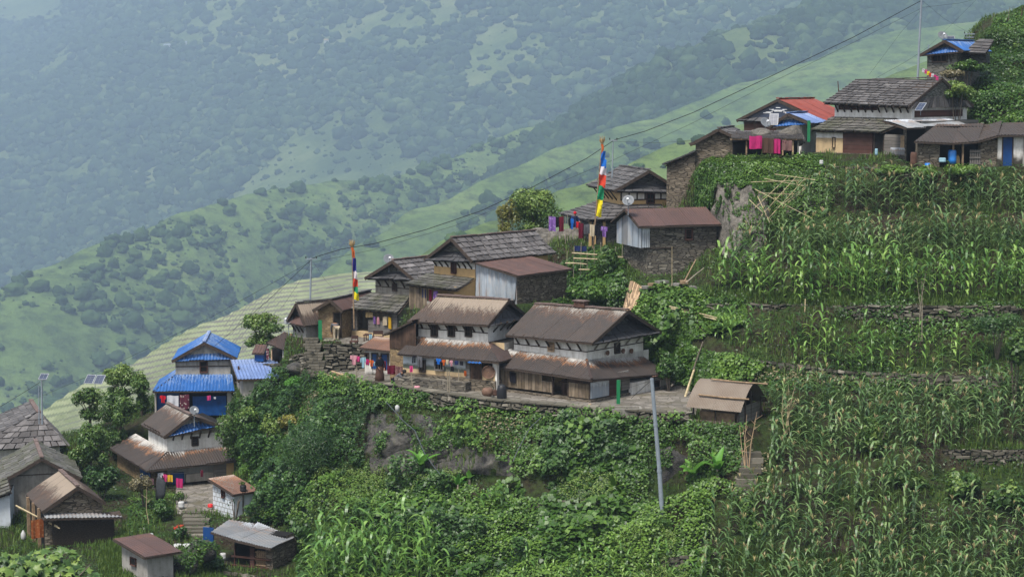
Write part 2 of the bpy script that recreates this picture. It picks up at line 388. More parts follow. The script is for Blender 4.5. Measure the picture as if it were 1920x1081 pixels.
for nm, c, c2 in (('cloth_magenta', (0.50, 0.03, 0.16), None), ('cloth_pinkrose', (0.62, 0.06, 0.22), None), ('cloth_maroon', (0.13, 0.012, 0.028), None),
                  ('cloth_purple', (0.22, 0.11, 0.36), (0.32, 0.22, 0.46)), ('cloth_black', (0.014, 0.013, 0.018), None), ('cloth_navy', (0.02, 0.03, 0.10), None),
                  ('cloth_blue', (0.02, 0.15, 0.55), None), ('cloth_red', (0.55, 0.015, 0.03), None), ('cloth_white', (0.62, 0.62, 0.65), None),
                  ('cloth_orange', (0.60, 0.13, 0.03), None), ('cloth_rust', (0.30, 0.085, 0.025), (0.36, 0.16, 0.06)), ('cloth_yellow', (0.70, 0.42, 0.03), None), ('cloth_pink', (0.62, 0.30, 0.34), None),
                  ('cloth_cyan', (0.30, 0.48, 0.56), None), ('cloth_brown', (0.10, 0.055, 0.04), None), ('cloth_grey', (0.12, 0.12, 0.13), None),
                  ('cloth_floral', (0.12, 0.03, 0.05), (0.40, 0.34, 0.30)), ('cloth_check', (0.22, 0.12, 0.11), (0.12, 0.05, 0.06)), ('cloth_cream', (0.55, 0.46, 0.32), None),
                  ('flag_blue', (0.02, 0.20, 0.55), None), ('flag_navy', (0.03, 0.03, 0.22), None), ('flag_white', (0.66, 0.60, 0.62), None),
                  ('flag_red', (0.62, 0.06, 0.03), None), ('flag_green', (0.02, 0.26, 0.11), None), ('flag_yellow', (0.80, 0.66, 0.02), None)):
    cloth(nm, c, c2)
leafmat('leaf_cover', (0.011, 0.032, 0.006), (0.042, 0.098, 0.012), (0.125, 0.215, 0.030), 0.2)
leafmat('leaf_dark', (0.008, 0.024, 0.007), (0.024, 0.062, 0.013), (0.06, 0.125, 0.022), 0.18)
leafmat('leaf_bush', (0.014, 0.036, 0.008), (0.052, 0.108, 0.018), (0.17, 0.24, 0.05), 0.2)
leafmat('leaf_olive', (0.055, 0.07, 0.012), (0.15, 0.15, 0.03), (0.28, 0.26, 0.06))
leafmat('leaf_bright', (0.03, 0.10, 0.015), (0.08, 0.22, 0.03), (0.17, 0.36, 0.06))
leafmat('maize_leaf', (0.018, 0.050, 0.012), (0.066, 0.130, 0.036), (0.185, 0.265, 0.095), 0.16, 0.4, 0.45)
leafmat('maize_young', (0.022, 0.068, 0.012), (0.088, 0.19, 0.030), (0.24, 0.37, 0.08), 0.2, 0.4, 0.45)
leafmat('tassel', (0.28, 0.24, 0.09), (0.42, 0.36, 0.17), (0.48, 0.33, 0.20), 0.2)
leafmat('grass_blade', (0.035, 0.06, 0.012), (0.075, 0.13, 0.022), (0.13, 0.18, 0.04), 0.3)
leafmat('weed_dry', (0.06, 0.05, 0.02), (0.12, 0.105, 0.05), (0.2, 0.17, 0.09), 0.1)
leafmat('flower_red', (0.5, 0.02, 0.01), (0.62, 0.05, 0.02), (0.7, 0.12, 0.05), 0.2)
leafmat('flower_orange', (0.6, 0.22, 0.02), (0.7, 0.3, 0.04), (0.75, 0.4, 0.08), 0.2)
leafmat('forest_leaf', (0.012, 0.026, 0.010), (0.030, 0.058, 0.018), (0.12, 0.165, 0.06), 0.0, 0.8, 0.1)
leafmat('shrub_leaf', (0.020, 0.040, 0.012), (0.040, 0.075, 0.020), (0.075, 0.12, 0.03), 0.0, 0.8, 0.1)
# ground of the near slope
n = NT('soil_grass', 0.95, 0.1); w = n.world(); f = n.noise(w, 0.5, 6, 0.65); f2 = n.noise(w, 4.0, 5, 0.6); g = n.n.new('ShaderNodeNewGeometry')
nz = n.sep(g.outputs['Normal'])[2]
soil = n.ramp(f2, [(0.3, (0.016, 0.012, 0.008)), (0.6, (0.036, 0.028, 0.018)), (0.8, (0.07, 0.056, 0.04))])
grs = n.ramp(f2, [(0.3, (0.010, 0.018, 0.005)), (0.7, (0.032, 0.052, 0.012))])
n.color(n.mix(n.ramp(f, [(0.40, 0.0), (0.58, 1.0)]), soil, grs)); n.bump(f2, 0.8, 0.15); M['soil_grass'] = n.m
# rock
n = NT('rock', 0.9, 0.2); w = n.world(); f = n.noise(n.world((1, 1, 1.6)), 1.1, 10, 0.78, 1.2); f2 = n.noise(n.world((1, 1, 0.35)), 1.6, 6, 0.6)
c = n.ramp(f, [(0.30, (0.010, 0.010, 0.010)), (0.48, (0.055, 0.052, 0.048)), (0.60, (0.10, 0.092, 0.08)), (0.75, (0.21, 0.19, 0.165))])
c = n.mix(n.ramp(f2, [(0.52, 0.0), (0.62, 0.75)]), c, (0.05, 0.06, 0.022)); n.color(c); n.bump(f, 0.9, 0.25); M['rock'] = n.m
n = NT('rock_pale', 0.9, 0.2); w = n.world(); f = n.noise(n.world((1, 1, 1.5)), 1.6, 10, 0.8, 1.5)
n.color(n.ramp(f, [(0.3, (0.02, 0.018, 0.016)), (0.5, (0.11, 0.10, 0.085)), (0.74, (0.30, 0.27, 0.23))])); n.bump(f, 0.8, 0.15); M['rock_pale'] = n.m
# paving
n = NT('flagstone', 0.9, 0.2); w = n.world((1, 1, 1)); v = n.vor(w, 2.4); v2 = n.vor(w, 2.4, 'DISTANCE_TO_EDGE')
sp = n.n.new('ShaderNodeSeparateColor'); n.l.new(v.outputs['Color'], sp.inputs[0]); f = n.noise(w, 0.8, 5)
c = n.ramp(sp.outputs[0], [(0.0, (0.10, 0.09, 0.075)), (0.5, (0.15, 0.135, 0.115)), (1.0, (0.20, 0.18, 0.155))])
c = n.mix(n.ramp(v2.outputs['Distance'], [(0.01, 0.0), (0.05, 1.0)]), (0.045, 0.038, 0.028), c)
c = n.mix(n.math('MULTIPLY', n.ramp(f, [(0.5, 0.0), (0.7, 1.0)]), 0.6), c, (0.085, 0.075, 0.04)); n.color(c); n.bump(v2.outputs['Distance'], 0.5, 0.05); M['flagstone'] = n.m
n = NT('wicker', 0.9, 0.1); uv = n.coord('UV'); f = n.noise(n.coord('UV', (12, 30, 1)), 1.0, 5, 0.7); f2 = n.noise(uv, 1.5, 4)
n.color(n.mix(n.ramp(f, [(0.45, 0.0), (0.7, 1.0)]), (0.018, 0.014, 0.011), n.mix(f2, (0.09, 0.065, 0.045), (0.05, 0.04, 0.03)))); n.bump(f, 0.6, 0.03); M['wicker'] = n.m
# woven bamboo mat
n = NT('woven_mat', 0.8, 0.2); uv = n.coord('UV'); o = n.sep(uv)
ck = n.n.new('ShaderNodeTexChecker'); n.l.new(uv, ck.inputs[0]); ck.inputs['Scale'].default_value = 14
f = n.noise(uv, 1.2, 5); c = n.mix(ck.outputs['Fac'], (0.165, 0.13, 0.10), (0.12, 0.092, 0.07)); c = n.mix(n.math('MULTIPLY', n.ramp(f, [(0.4, 0.0), (0.7, 1.0)]), 0.5), c, (0.21, 0.18, 0.145))
n.color(c); n.bump(ck.outputs['Fac'], 0.3, 0.01); M['woven_mat'] = n.m
# far ground
n = NT('far_grass', 0.95, 0.05); w = n.world(); f = n.noise(w, 0.009, 9, 0.72); f2 = n.noise(w, 0.06, 9, 0.78)
c = n.ramp(f, [(0.3, (0.075, 0.12, 0.035)), (0.5, (0.14, 0.205, 0.055)), (0.7, (0.21, 0.27, 0.08))])
c = n.mix(n.math('MULTIPLY', n.ramp(f2, [(0.44, 0.0), (0.62, 1.0)]), 0.8), c, (0.035, 0.055, 0.022))
zz = n.sep(w)[2]; wv = n.noise(w, 0.03, 3); st = n.math('FRACT', n.math('ADD', n.math('MULTIPLY', zz, 0.16), n.math('MULTIPLY', wv, 6.0)))
c = n.mix(n.math('MULTIPLY', n.ramp(st, [(0.0, 1.0), (0.18, 0.0), (0.9, 0.0), (1.0, 1.0)]), n.math('MULTIPLY', n.ramp(f, [(0.5, 0.0), (0.6, 1.0)]), 0.35)), c, (0.20, 0.22, 0.10))
n.color(c); n.bump(f2, 1.0, 3.0); M['far_grass'] = n.m
n = NT('far_mountain', 0.95, 0.05); w = n.world(); f = n.noise(w, 0.003, 10, 0.72); f2 = n.noise(w, 0.025, 10, 0.8)
c = n.ramp(f, [(0.35, (0.07, 0.11, 0.035)), (0.5, (0.15, 0.20, 0.06)), (0.65, (0.26, 0.28, 0.12))])
c = n.mix(n.math('MULTIPLY', n.ramp(f2, [(0.45, 0.0), (0.7, 1.0)]), 0.75), c, (0.035, 0.06, 0.022)); n.color(c); n.bump(f2, 1.0, 8.0); M['far_mountain'] = n.m
# terraced paddies: attribute red = riser, green = patch
n = NT('paddy', 0.95, 0.1); r, g, b = n.attr(); w = n.world(); f = n.noise(w, 0.035, 5, 0.6); f2 = n.noise(w, 0.6, 5)
tr = n.mix(n.ramp(n.math('ADD', n.math('MULTIPLY', f, .5), n.math('MULTIPLY', n.math('SUBTRACT', g, 0.5), 0.5)), [(0.02, 0.0), (0.20, 1.0)]), (0.15, 0.175, 0.10), (0.155, 0.145, 0.135))
tr = n.mix(n.math('MULTIPLY', f2, 0.6), tr, (0.10, 0.12, 0.07)); n.color(n.mix(n.ramp(r, [(0.35, 0.0), (0.6, 1.0)]), tr, n.mix(f2, (0.15, 0.19, 0.09), (0.30, 0.31, 0.20)))); M['paddy'] = n.m
# ------------------------------------------------------------------ building kit
PADS = []; FOOT = []
class H:
    """a building frame: origin at the near ground corner, local x to the right along the front, y to the back"""
    def __init__(s, name, label, cat, px, py, z0, yaw, group=None, Y=None):
        O = PZ(px, py, z0) if Y is None else P(px, py, Y)
        s.O = O; s.yaw = R(yaw)
        s.root = empty(name, O, s.yaw, label, cat, group)
        s.Minv = (Matrix.Translation(O) @ Matrix.Rotation(s.yaw, 4, 'Z')).inverted(); s.Mw = s.Minv.inverted()
        s.o = s.Minv @ Vector((0, 0, 0)); s.R3 = s.Minv.to_3x3()
    def pt(s, px, py, ax, v):
        d = s.R3 @ ray(px, py); k = 'xyz'.index(ax); t = (v - s.o[k]) / d[k]; return s.o + d * t
    def F(s, px, py, y=0.0): return s.pt(px, py, 'y', y)
    def S(s, px, py, x=0.0): return s.pt(px, py, 'x', x)
    def Z(s, px, py, z=0.0): return s.pt(px, py, 'z', z)
    def W(s, p): return s.Mw @ Vector(p)
    def pad(s, x0, x1, y0, y1, z=0.0, marg=1.2):
        FOOT.append((np.array(s.O), np.array(s.R3), x0, x1, y0, y1))
        PADS.append(([tuple((s.W((x, y, 0)))[:2]) for x, y in ((x0, y0), (x1, y0), (x1, y1), (x0, y1))], s.O.z + z, marg))
def poly2d(Q):
    A, B, C, D = [Vector(q) for q in Q]
    U = (B - A).normalized(); N = U.cross(((C + D) / 2 - (A + B) / 2)).normalized()
    if N.z < 0: N = -N
    V = N.cross(U).normalized()
    if V.dot((C + D) / 2 - (A + B) / 2) < 0: V = -V
    return A, U, V, N, [((q - A).dot(U), (q - A).dot(V)) for q in (A, B, C, D)]
def span(poly, val, axis):          # extents of polygon along the other axis at axis==val
    r = []; n = len(poly); o = 1 - axis
    for i in range(n):
        a = poly[i]; b = poly[(i + 1) % n]
        if (a[axis] - val) * (b[axis] - val) <= 0 and abs(a[axis] - b[axis]) > 1e-6:
            t = (val - a[axis]) / (b[axis] - a[axis]); r.append(a[o] + (b[o] - a[o]) * t)
    return (min(r), max(r)) if len(r) >= 2 else None
def slate_plane(mb, Q, mat, e=0.40, w=(0.38, 0.75), lift=0.0):
    A, U, V, N, poly = poly2d(Q)
    vmax = max(p[1] for p in poly); vmin = min(p[1] for p in poly); k = max(1, int(round((vmax - vmin) / e))); e = (vmax - vmin) / k
    def W(u, v, h): return A + U * u + V * v + N * (h + lift - 0.05 * math.sin(max(0, min(1, (v - vmin) / (vmax - vmin))) * math.pi))
    mb.face([Vector(q) - N * 0.10 for q in Q], 'beam_wood', (0.3, 0, 0.5))
    mb.face([Vector(q) - N * 0.13 for q in Q][::-1], 'beam_wood', (0.3, 0, 0.5))
    for i in range(k):
        v0 = vmin + i * e - 0.06; v1 = vmin + (i + 1) * e + 0.02; s0 = span(poly, vmin + (i + 0.08) * e, 1); s1 = span(poly, vmin + (i + 0.92) * e, 1)
        if not s0 or not s1: continue
        L = s0[1] - s0[0]
        if L < 0.1: continue
        u = 0.0; rowt = random.random() * 0.25
        while u < L - 1e-3:
            ww = min(random.uniform(*w), L - u)
            if L - u - ww < 0.2: ww = L - u
            a, b = u / L, (u + ww) / L - 0.012
            x0, x1 = s0[0] + a * L, s0[0] + b * L; y0, y1 = s1[0] + a * (s1[1] - s1[0]), s1[0] + b * (s1[1] - s1[0])
            if i == 0: x0 -= 0.0
            j = random.uniform(-0.035, 0.035); hh = random.uniform(0.035, 0.07); t = min(1, max(0, random.gauss(0.45, 0.24) + rowt - 0.1)); c = (t, i / k, random.random())
            p = [W(x0, v0 + j, hh + 0.03), W(x1, v0 + j, hh + 0.03), W(y1, v1, 0.02), W(y0, v1, 0.02)]
            mb.face(p, mat, c)
            q = [W(x0, v0 + j, -0.005), W(x1, v0 + j, -0.005)]
            mb.face([q[0], q[1], p[1], p[0]], mat, (t * 0.6, 0, 0)); mb.face([q[0], p[0], p[3]], mat, c); mb.face([q[1], p[2], p[1]], mat, c)
            u += ww
def metal_plane(mb, Q, mat, pitch=0.2, amp=0.02, sheet=0.85, rows=4, g0=0.0, g1=1.0, thick=True):
    A, U, V, N, poly = poly2d(Q)
    umin = min(p[0] for p in poly); umax = max(p[0] for p in poly); vmin = min(p[1] for p in poly); vmax = max(p[1] for p in poly)
    ns = max(1, int(round((umax - umin) / sheet))); sw = (umax - umin) / ns; wob = random.random() * 10
    for k in range(ns):
        u0 = umin + k * sw; t = random.random(); dj = random.uniform(-0.03, 0.03); lift = random.uniform(0, 0.015)
        m = max(2, int(round(sw / (pitch / 4)))); pts = []; cols = []; ok = True
        us = [u0 + sw * (i / m) for i in range(m + 1)]
        us[0] += 0.004; us[-1] -= 0.004
        for r in range(rows + 1):
            for u in us:
                s = span(poly, min(max(u, umin + 1e-4), umax - 1e-4), 0) or (0, 0)
                v = s[0] + dj * (1 if r == 0 else 0) + (s[1] - s[0]) * r / rows
                h = amp * math.cos(2 * math.pi * (u - umin) / pitch) + lift + 0.03 * math.sin(u * 0.9 + wob) * math.sin(math.pi * r / rows)
                pts.append(A + U * u + V * v + N * h); cols.append((t, g0 + (g1 - g0) * (v - vmin) / (vmax - vmin), random.random()))
        mb.grid(pts, m + 1, rows + 1, mat, cols)
    if thick:
        q = [Vector(x) - N * (amp + 0.035) for x in Q]; mb.face(q[::-1], 'beam_wood', (0.3, 0, 0))
        for i in (0, 1, 3):
            a = Vector(Q[i]); b = Vector(Q[(i + 1) % 4]); mb.beam(a - N * 0.07, b - N * 0.07, 0.05, 0.09, 'beam_wood')
ROOFK = {'slate': slate_plane}
def plane(mb, Q, mat):
    if mat.startswith('slate'): slate_plane(mb, Q, mat)
    else: metal_plane(mb, Q, mat, amp=.011 if mat.startswith('rust') else .02, pitch=.15 if mat.startswith('rust') else .2)
def roof(h, Qs, mat, name='roof', parent=None):
    mb = MB()
    for Q in Qs: plane(mb, Q, mat)
    return mb.build(name, parent or h.root)
class WP:      # a wall plane: a = along, o = outwards
    def __init__(s, kind, v, sgn=1): s.k = kind; s.v = v; s.g = sgn
    def __call__(s, a, o, z):
        return Vector((a, s.v - o, z)) if s.k == 'y' else Vector((s.v + s.g * o, a, z))
def wbox(mb, wp, a0, a1, z0, z1, o0, o1, mat, col=None):
    if a1 < a0: a0, a1 = a1, a0
    c = [wp(a0, o1, z0), wp(a1, o1, z0), wp(a1, o0, z0), wp(a0, o0, z0), wp(a0, o1, z1), wp(a1, o1, z1), wp(a1, o0, z1), wp(a0, o0, z1)]
    r = random.random(); lo, hi = (r, 0, 0.5), (r, 1, 0.5)
    if col: lo = hi = col
    for q in ((0, 1, 5, 4), (1, 2, 6, 5), (2, 3, 7, 6), (3, 0, 4, 7), (4, 5, 6, 7), (3, 2, 1, 0)): mb.face([c[k] for k in q], mat, [lo if k < 4 else hi for k in q])
def panel(h, wp, a0, a1, z0, z1, mat, name='wall_panel', t=0.08, o=0.0, parent=None, label=None):
    mb = MB(); wbox(mb, wp, a0, a1, z0, z1, o, o + t, mat); r = mb.build(name, parent or h.root)
    if label: r['label'] = label
    return r
def window(h, wp, a0, a1, z0, z1, frame='beam_wood', pane='dark_inside', bars=2, cross=0, name='window', fw=0.07, o=0.0):
    if a1 < a0: a0, a1 = a1, a0
    mb = MB(); e = fw
    wbox(mb, wp, a0 - e, a0, z0 - e, z1 + e, o + 0.002, o + 0.09, frame); wbox(mb, wp, a1, a1 + e, z0 - e, z1 + e, o + 0.002, o + 0.09, frame)
    wbox(mb, wp, a0, a1, z1, z1 + e, o + 0.002, o + 0.085, frame); wbox(mb, wp, a0 - e * 0.5, a1 + e * 0.5, z0 - e * 1.2, z0, o + 0.002, o + 0.12, frame)
    for k in range(bars):
        a = a0 + (a1 - a0) * (k + 1) / (bars + 1); wbox(mb, wp, a - 0.015, a + 0.015, z0, z1, o + 0.02, o + 0.05, frame)
    for k in range(cross):
        z = z0 + (z1 - z0) * (k + 1) / (cross + 1); wbox(mb, wp, a0, a1, z - 0.015, z + 0.015, o + 0.025, o + 0.055, frame)
    f = mb.build(name, h.root); p = MB(); wbox(p, wp, a0, a1, z0, z1, o + 0.002, o + 0.012, pane); p.build('pane', f); return f
def door(h, wp, a0, a1, z0, z1, mat, frame='beam_wood', name='door', o=0.0):
    if a1 < a0: a0, a1 = a1, a0
    mb = MB(); wbox(mb, wp, a0, a1, z0, z1, o + 0.01, o + 0.05, mat); d = mb.build(name, h.root)
    f = MB(); e = 0.07
    wbox(f, wp, a0 - e, a0, z0, z1 + e, o, o + 0.085, frame); wbox(f, wp, a1, a1 + e, z0, z1 + e, o, o + 0.085, frame); wbox(f, wp, a0, a1, z1, z1 + e, o, o + 0.08, frame)
    f.build('frame', d); return d
def struts(h, wp, a0, a1, n, ze, drop=0.6, out=0.45, mat='beam_wood', skip=()):
    for k in range(n):
        if k in skip: continue
        a = a0 + (a1 - a0) * (k + 0.5) / n; mb = MB()
        mb.beam(wp(a, 0.0, ze - drop), wp(a + random.uniform(-.04, .04), out, ze - 0.02), 0.07, 0.07, mat); mb.build('strut', h.root)
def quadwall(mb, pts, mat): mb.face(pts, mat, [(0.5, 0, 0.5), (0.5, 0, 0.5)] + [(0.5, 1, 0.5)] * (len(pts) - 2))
def core(h, x0, x1, y0, y1, z0, zt, mat_f, mat_s=None, mat_b=None, name='wall'):
    """closed block: zt = top heights at (x0,y0),(x1,y0),(x1,y1),(x0,y1)"""
    mb = MB(); c = [(x0, y0), (x1, y0), (x1, y1), (x0, y1)]; mm = [mat_f, mat_s or mat_f, mat_b or mat_s or mat_f, mat_s or mat_f]
    for i in range(4):
        a, b = c[i], c[(i + 1) % 4]; quadwall(mb, [(a[0], a[1], z0), (b[0], b[1], z0), (b[0], b[1], zt[(i + 1) % 4]), (a[0], a[1], zt[i])], mm[i])
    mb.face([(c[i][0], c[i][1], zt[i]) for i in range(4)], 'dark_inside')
    return mb.build(name, h.root)
def plinth(h, x0, x1, y0, y1, zt=0.0, depth=1.6, mat='stone_wall', name='plinth'):
    mb = MB(); mb.box((x0, y0, zt - depth), (x1, y1, zt), mat); return mb.build(name, h.root)
def ridge_cap(h, a, b, mat='ridge_clay', w=0.28, name='ridge_cap'):
    mb = MB(); a = Vector(a); b = Vector(b); n = max(2, int((b - a).length / 0.5))
    for k in range(n):
        p = a.lerp(b, k / n); q = a.lerp(b, (k + 0.97) / n); j = random.uniform(-.01, .02)
        mb.beam(p + Vector((0, 0, 0.05 + j)), q + Vector((0, 0, 0.05 + j)), w, 0.07, mat)
    return mb.build(name, h.root)
def barge(h, pts, mat='beam_wood', w=0.06, d=0.18, name='barge_board'):
    mb = MB()
    for a, b in zip(pts[:-1], pts[1:]): mb.beam(Vector(a) - Vector((0, 0, 0.08)), Vector(b) - Vector((0, 0, 0.08)), w, d, mat)
    return mb.build(name, h.root)
def V3(*a): return Vector(a)
def mirror_y(p, ym): return Vector((p.x, 2 * ym - p.y, p.z))
def mirror_x(p, xm): return Vector((2 * xm - p.x, p.y, p.z))
def dish(px, py, Y, r, face, label, mast=0.6, white=False, tilt=35):
    """satellite dish: shallow bowl, feed arm and a short mast"""
    c = P(px, py, Y); root = empty('satellite_dish', c - Vector((0, 0, mast)), 0, label, 'satellite dish', 'satellite dishes')
    D = Vector((math.sin(R(face)) * math.cos(R(tilt)), -math.cos(R(face)) * math.cos(R(tilt)), math.sin(R(tilt))))
    q = D.to_track_quat('Z', 'Y').to_matrix().to_4x4(); X = Matrix.Translation((0, 0, mast)) @ q
    mb = MB(); rings = []; prof = [(0.001, -0.12 * r), (r * .35, -0.09 * r), (r * .7, 0.0), (r, 0.14 * r), (r * 1.03, 0.13 * r), (r * .7, -0.04 * r), (r * .3, -0.14 * r)]
    b = MB(); b.lathe(prof, (0, 0, 0), 'dish_white' if white else 'dish_grey', 20); b.v = [tuple(X @ Vector(v)) for v in b.v]; b.build('bowl', root, True)
    m = MB(); m.tube([X @ Vector((0, -r * .95, .1 * r)), X @ Vector((0, -r * .25, r * .85))], 0.018, 'alu', 5); m.box((-.05, -.05, -.07), (.05, .05, .05), 'dish_white', None, X @ Matrix.Translation((0, -r * .2, r * .88))); m.build('feed_arm', root)
    m = MB(); m.tube([(0, 0, -.35), (0, 0, mast * .75), X @ Vector((0, 0, -.14 * r))], 0.025, 'galv_pole', 6); m.build('mast', root)
    return root
def solar(px, py, Y, w, d, yaw, tilt, label, n=1):
    c = P(px, py, Y); root = empty('solar_panel', c, R(yaw), label, 'solar panel', 'solar panels')
    X = Matrix.Rotation(R(tilt), 4, 'X')
    for k in range(n):
        o = (k - (n - 1) / 2) * (w + 0.06); m = MB(); m.box((o - w / 2, -d / 2, 0), (o + w / 2, d / 2, 0.03), 'alu', None, X); p = m.build('panel_frame', root)
        m = MB()
        for a in range(4):
            for b in range(2): m.box((o - w / 2 + .03 + b * (w - .06) / 2, -d / 2 + .03 + a * (d - .06) / 4, .033), (o - w / 2 + .02 + (b + 1) * (w - .06) / 2, -d / 2 + .02 + (a + 1) * (d - .06) / 4, .036), 'solar_cell', None, X)
        m.build('cells', p)
    m = MB(); m.tube([(0, 0, -.5), (0, 0, 0)], .02, 'galv_pole', 5); m.build('bracket', root)
    return root

def gable_skirt(h, b, c, ym, xg, hg, mat):
    """slate strip over the gable wall; b = eave corner, c = ridge end (ridge along x)"""
    sl = (c.z - b.z) / (ym - b.y); dy = hg / sl + .12
    return roof(h, [[V3(b.x, b.y + .1, b.z - .05), V3(b.x, 2 * ym - b.y - .1, b.z - .05), V3(xg + .02, 2 * ym - b.y - dy, b.z + hg - .05), V3(xg + .02, b.y + dy, b.z + hg - .05)]], mat, 'gable_skirt')
# ================================================================== HOUSE C: right house on the paved yard
h = H('farmhouse', 'white two-storey farmhouse with rusty brown roof and plank veranda, rightmost on the paved yard', 'house', 1107, 753.6, -16.5, -40)
HC = h
gl = h.F(931, 735).x; gs = h.S(1250, 741).y
fi, si = 1.15, 1.15                       # how far the upper storey stands back
wf = WP('y', 0); ws = WP('x', 0, 1); uf = WP('y', fi); us = WP('x', -si, 1)
ul = h.F(963.6, 640, fi).x; ud = h.S(1206, 650, -si).y
skt = h.F(1109.4, 676, fi).z; ske = h.F(1109.4, 711.7, -.35).z; ue = h.F(1110.4, 642.6, fi - .5).z
print('C', gl, gs, ul, ud, skt, ske, ue)
h.pad(gl - .3, .3, -.3, gs + .3)
plinth(h, gl, .12, -.12, gs, .12, 1.2)
# ground floor core (set back behind the veranda) and upper storey
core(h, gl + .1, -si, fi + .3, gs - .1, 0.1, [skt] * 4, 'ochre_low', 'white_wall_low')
core(h, ul, -si, fi, ud, skt - .35, [ue + .14] * 4, 'white_wall', 'white_wall', name='upper_wall')
# veranda front
A = h.F(947, 700).x; g = h.F(1037, 720); g2 = h.F(1067, 725)
panel(h, wf, gl, gl + .22, .1, ske + .15, 'white_wall', 'pillar', .25, -.2)
panel(h, wf, gl + .25, g.x - .7, .25, ske + .12, 'wood_weathered', 'plank_wall')
panel(h, wf, g.x - .7, g.x, .25, ske - .42, 'wood_weathered', 'plank_wall')
panel(h, wf, g2.x, -.02, .18, ske - .32, 'wood_weathered', 'plank_wall')
panel(h, wf, g2.x, -.02, ske - .30, ske + .08, 'wood_dark', 'plank_wall', .05)
for a in (gl + .26, g.x, g2.x, -.05): panel(h, wf, a - .05, a + .05, 0.1, ske + .15, 'beam_wood', 'post', .12, -.04)
panel(h, wf, gl, 0, ske + .02, ske + .16, 'beam_wood', 'beam', .12, -.06)
m = MB(); m.box((g.x + .15, .5, .12), (g.x + .75, fi, .9), 'wood_dark'); m.box((g.x + .1, .3, .75), (g.x + .8, .5, .82), 'wood_dark'); m.build('shelf', h.root)
# side of the ground floor
sy = lambda px, py=730: h.S(px, py).y
panel(h, ws, 0, sy(1140.6), .18, ske - .22, 'zinc_sheet', 'metal_panel', .05)
panel(h, ws, sy(1140.6), sy(1157), .12, ske - .1, 'wood_redbrown', 'door', .05)
panel(h, ws, sy(1164), sy(1179), .3, ske - .3, 'wood_grey', 'shutter', .06)
m = MB(); ya, yb = sy(1179), sy(1214.7)
zq = h.S(1235, 704).z; wbox(m, ws, ya, yb, -.6, zq - .05, -.4, .2, 'white_wall_low'); wbox(m, ws, sy(1235), gs, -.6, zq - .12, -.4, .12, 'white_wall_low'); m.build('rounded_wall', h.root)
panel(h, ws, sy(1157), sy(1179), .0, ske + .05, 'grey_plaster_low', 'wall_panel', .04, -.05)
door(h, ws, sy(1215), sy(1234), 0.0, zq - .3, 'dark_inside', 'rust_drum')
panel(h, ws, 0, sy(1179), ske - .3, ske - .15, 'beam_wood', 'beam', .08, -.06)
# skirt roof
e1 = h.F(916, 684.3, -.38); e2 = h.F(1109.4, 711.7, -.38); t1 = h.F(961.5, 653.6, fi - .02); t2 = h.F(1109.4, 676, fi - .02)
e2 = V3(.38, e2.y, e2.z); t2 = V3(-si + .02, t2.y, t2.z)
e3 = h.S(1252, 699.4, .38); t3 = h.S(1206, 668, -si + .02)
roof(h, [[e1, e2, t2, V3(t1.x - .25, t1.y, t1.z)]], 'rust_roof_skirt', 'veranda_roof')
roof(h, [[e2, e3, t3, t2]], 'rust_roof_skirt', 'side_veranda_roof')
m = MB(); m.tube([e2 + V3(0, 0, .05), t2 + V3(0, 0, .04)], .07, 'rust_roof_dark', 6); m.build('hip_cap', h.root)
m = MB(); metal_plane(m, [h.S(1222, 706, .45), h.S(1254, 700, .45), h.S(1245, 692, .0), h.S(1226, 696, .0)], 'rust_roof_orange'); m.build('patch_sheet', h.root)
# upper roof
ym = (fi + ud) / 2; a = h.F(947.7, 627.7, fi - .55); b = h.F(1110.4, 642.6, fi - .55); c = h.F(1163, 580, ym); d = h.F(1004, 569.6, ym)
c = V3(b.x + .05, c.y, c.z)
roof(h, [[a, b, c, d]], 'rust_roof'); roof(h, [[mirror_y(b, ym), mirror_y(a, ym), d, c]], 'rust_roof')
ridge_cap(h, d, c); m = MB(); k = d.lerp(c, .5); m.box((k.x - .35, k.y - .2, k.z), (k.x + .35, k.y + .2, k.z + .32), 'rust_drum'); m.box((k.x - .42, k.y - .26, k.z + .32), (k.x + .42, k.y + .26, k.z + .37), 'ridge_clay'); m.build('roof_vent', h.root)
xg = -si + .05
m = MB(); quadwall(m, [(xg, fi + .05, ue + .1), (xg, ud - .05, ue + .1), (xg, ym, c.z - .12)], 'stone_gable'); m.build('gable', h.root)
gable_skirt(h, b, c, ym, xg, .6, 'slate_dark')
barge(h, [b, c, mirror_y(b, ym)])
struts(h, uf, ul, -si, 7, ue + .05, .62, .5); struts(h, us, fi + .2, ud - .2, 5, ue + .05, .6, .5, 'grey_plaster')
q0, q1 = h.F(1029.5, 656, fi), h.F(1038.5, 643, fi); window(h, uf, q0.x, q1.x, q0.z, q1.z, 'pale_wood', bars=3, cross=2, fw=.05)
q0, q1 = h.S(1152, 661, -si), h.S(1160, 643, -si); window(h, us, q0.y, q1.y, q0.z, q1.z, 'beam_wood', bars=1, cross=4, fw=.05)
for i, (px, py) in enumerate(((1138.7, 661), (1168, 657.5), (1183.4, 657.5))):
    q = h.S(px, py, -si + .1); m = MB(); m.lathe([(0.02, -.03), (.12, -.02), (.14, .05), (.11, .06), (.02, .02)], (0, 0, 0), 'brown_pot', 12)
    X = Matrix.Translation(q) @ Matrix.Rotation(R(90), 4, 'Y'); m.v = [tuple(h.W(X @ Vector(v))) for v in m.v]; o = m.build('winnowing_basket')
    tag(o, ['round brown basket hanging on the white gable wall, left of its lattice window', 'round brown basket hanging on the white gable wall, just right of its lattice window', 'small round basket hanging on the white gable wall, farthest right'][i], 'basket', 'baskets on the gable wall')
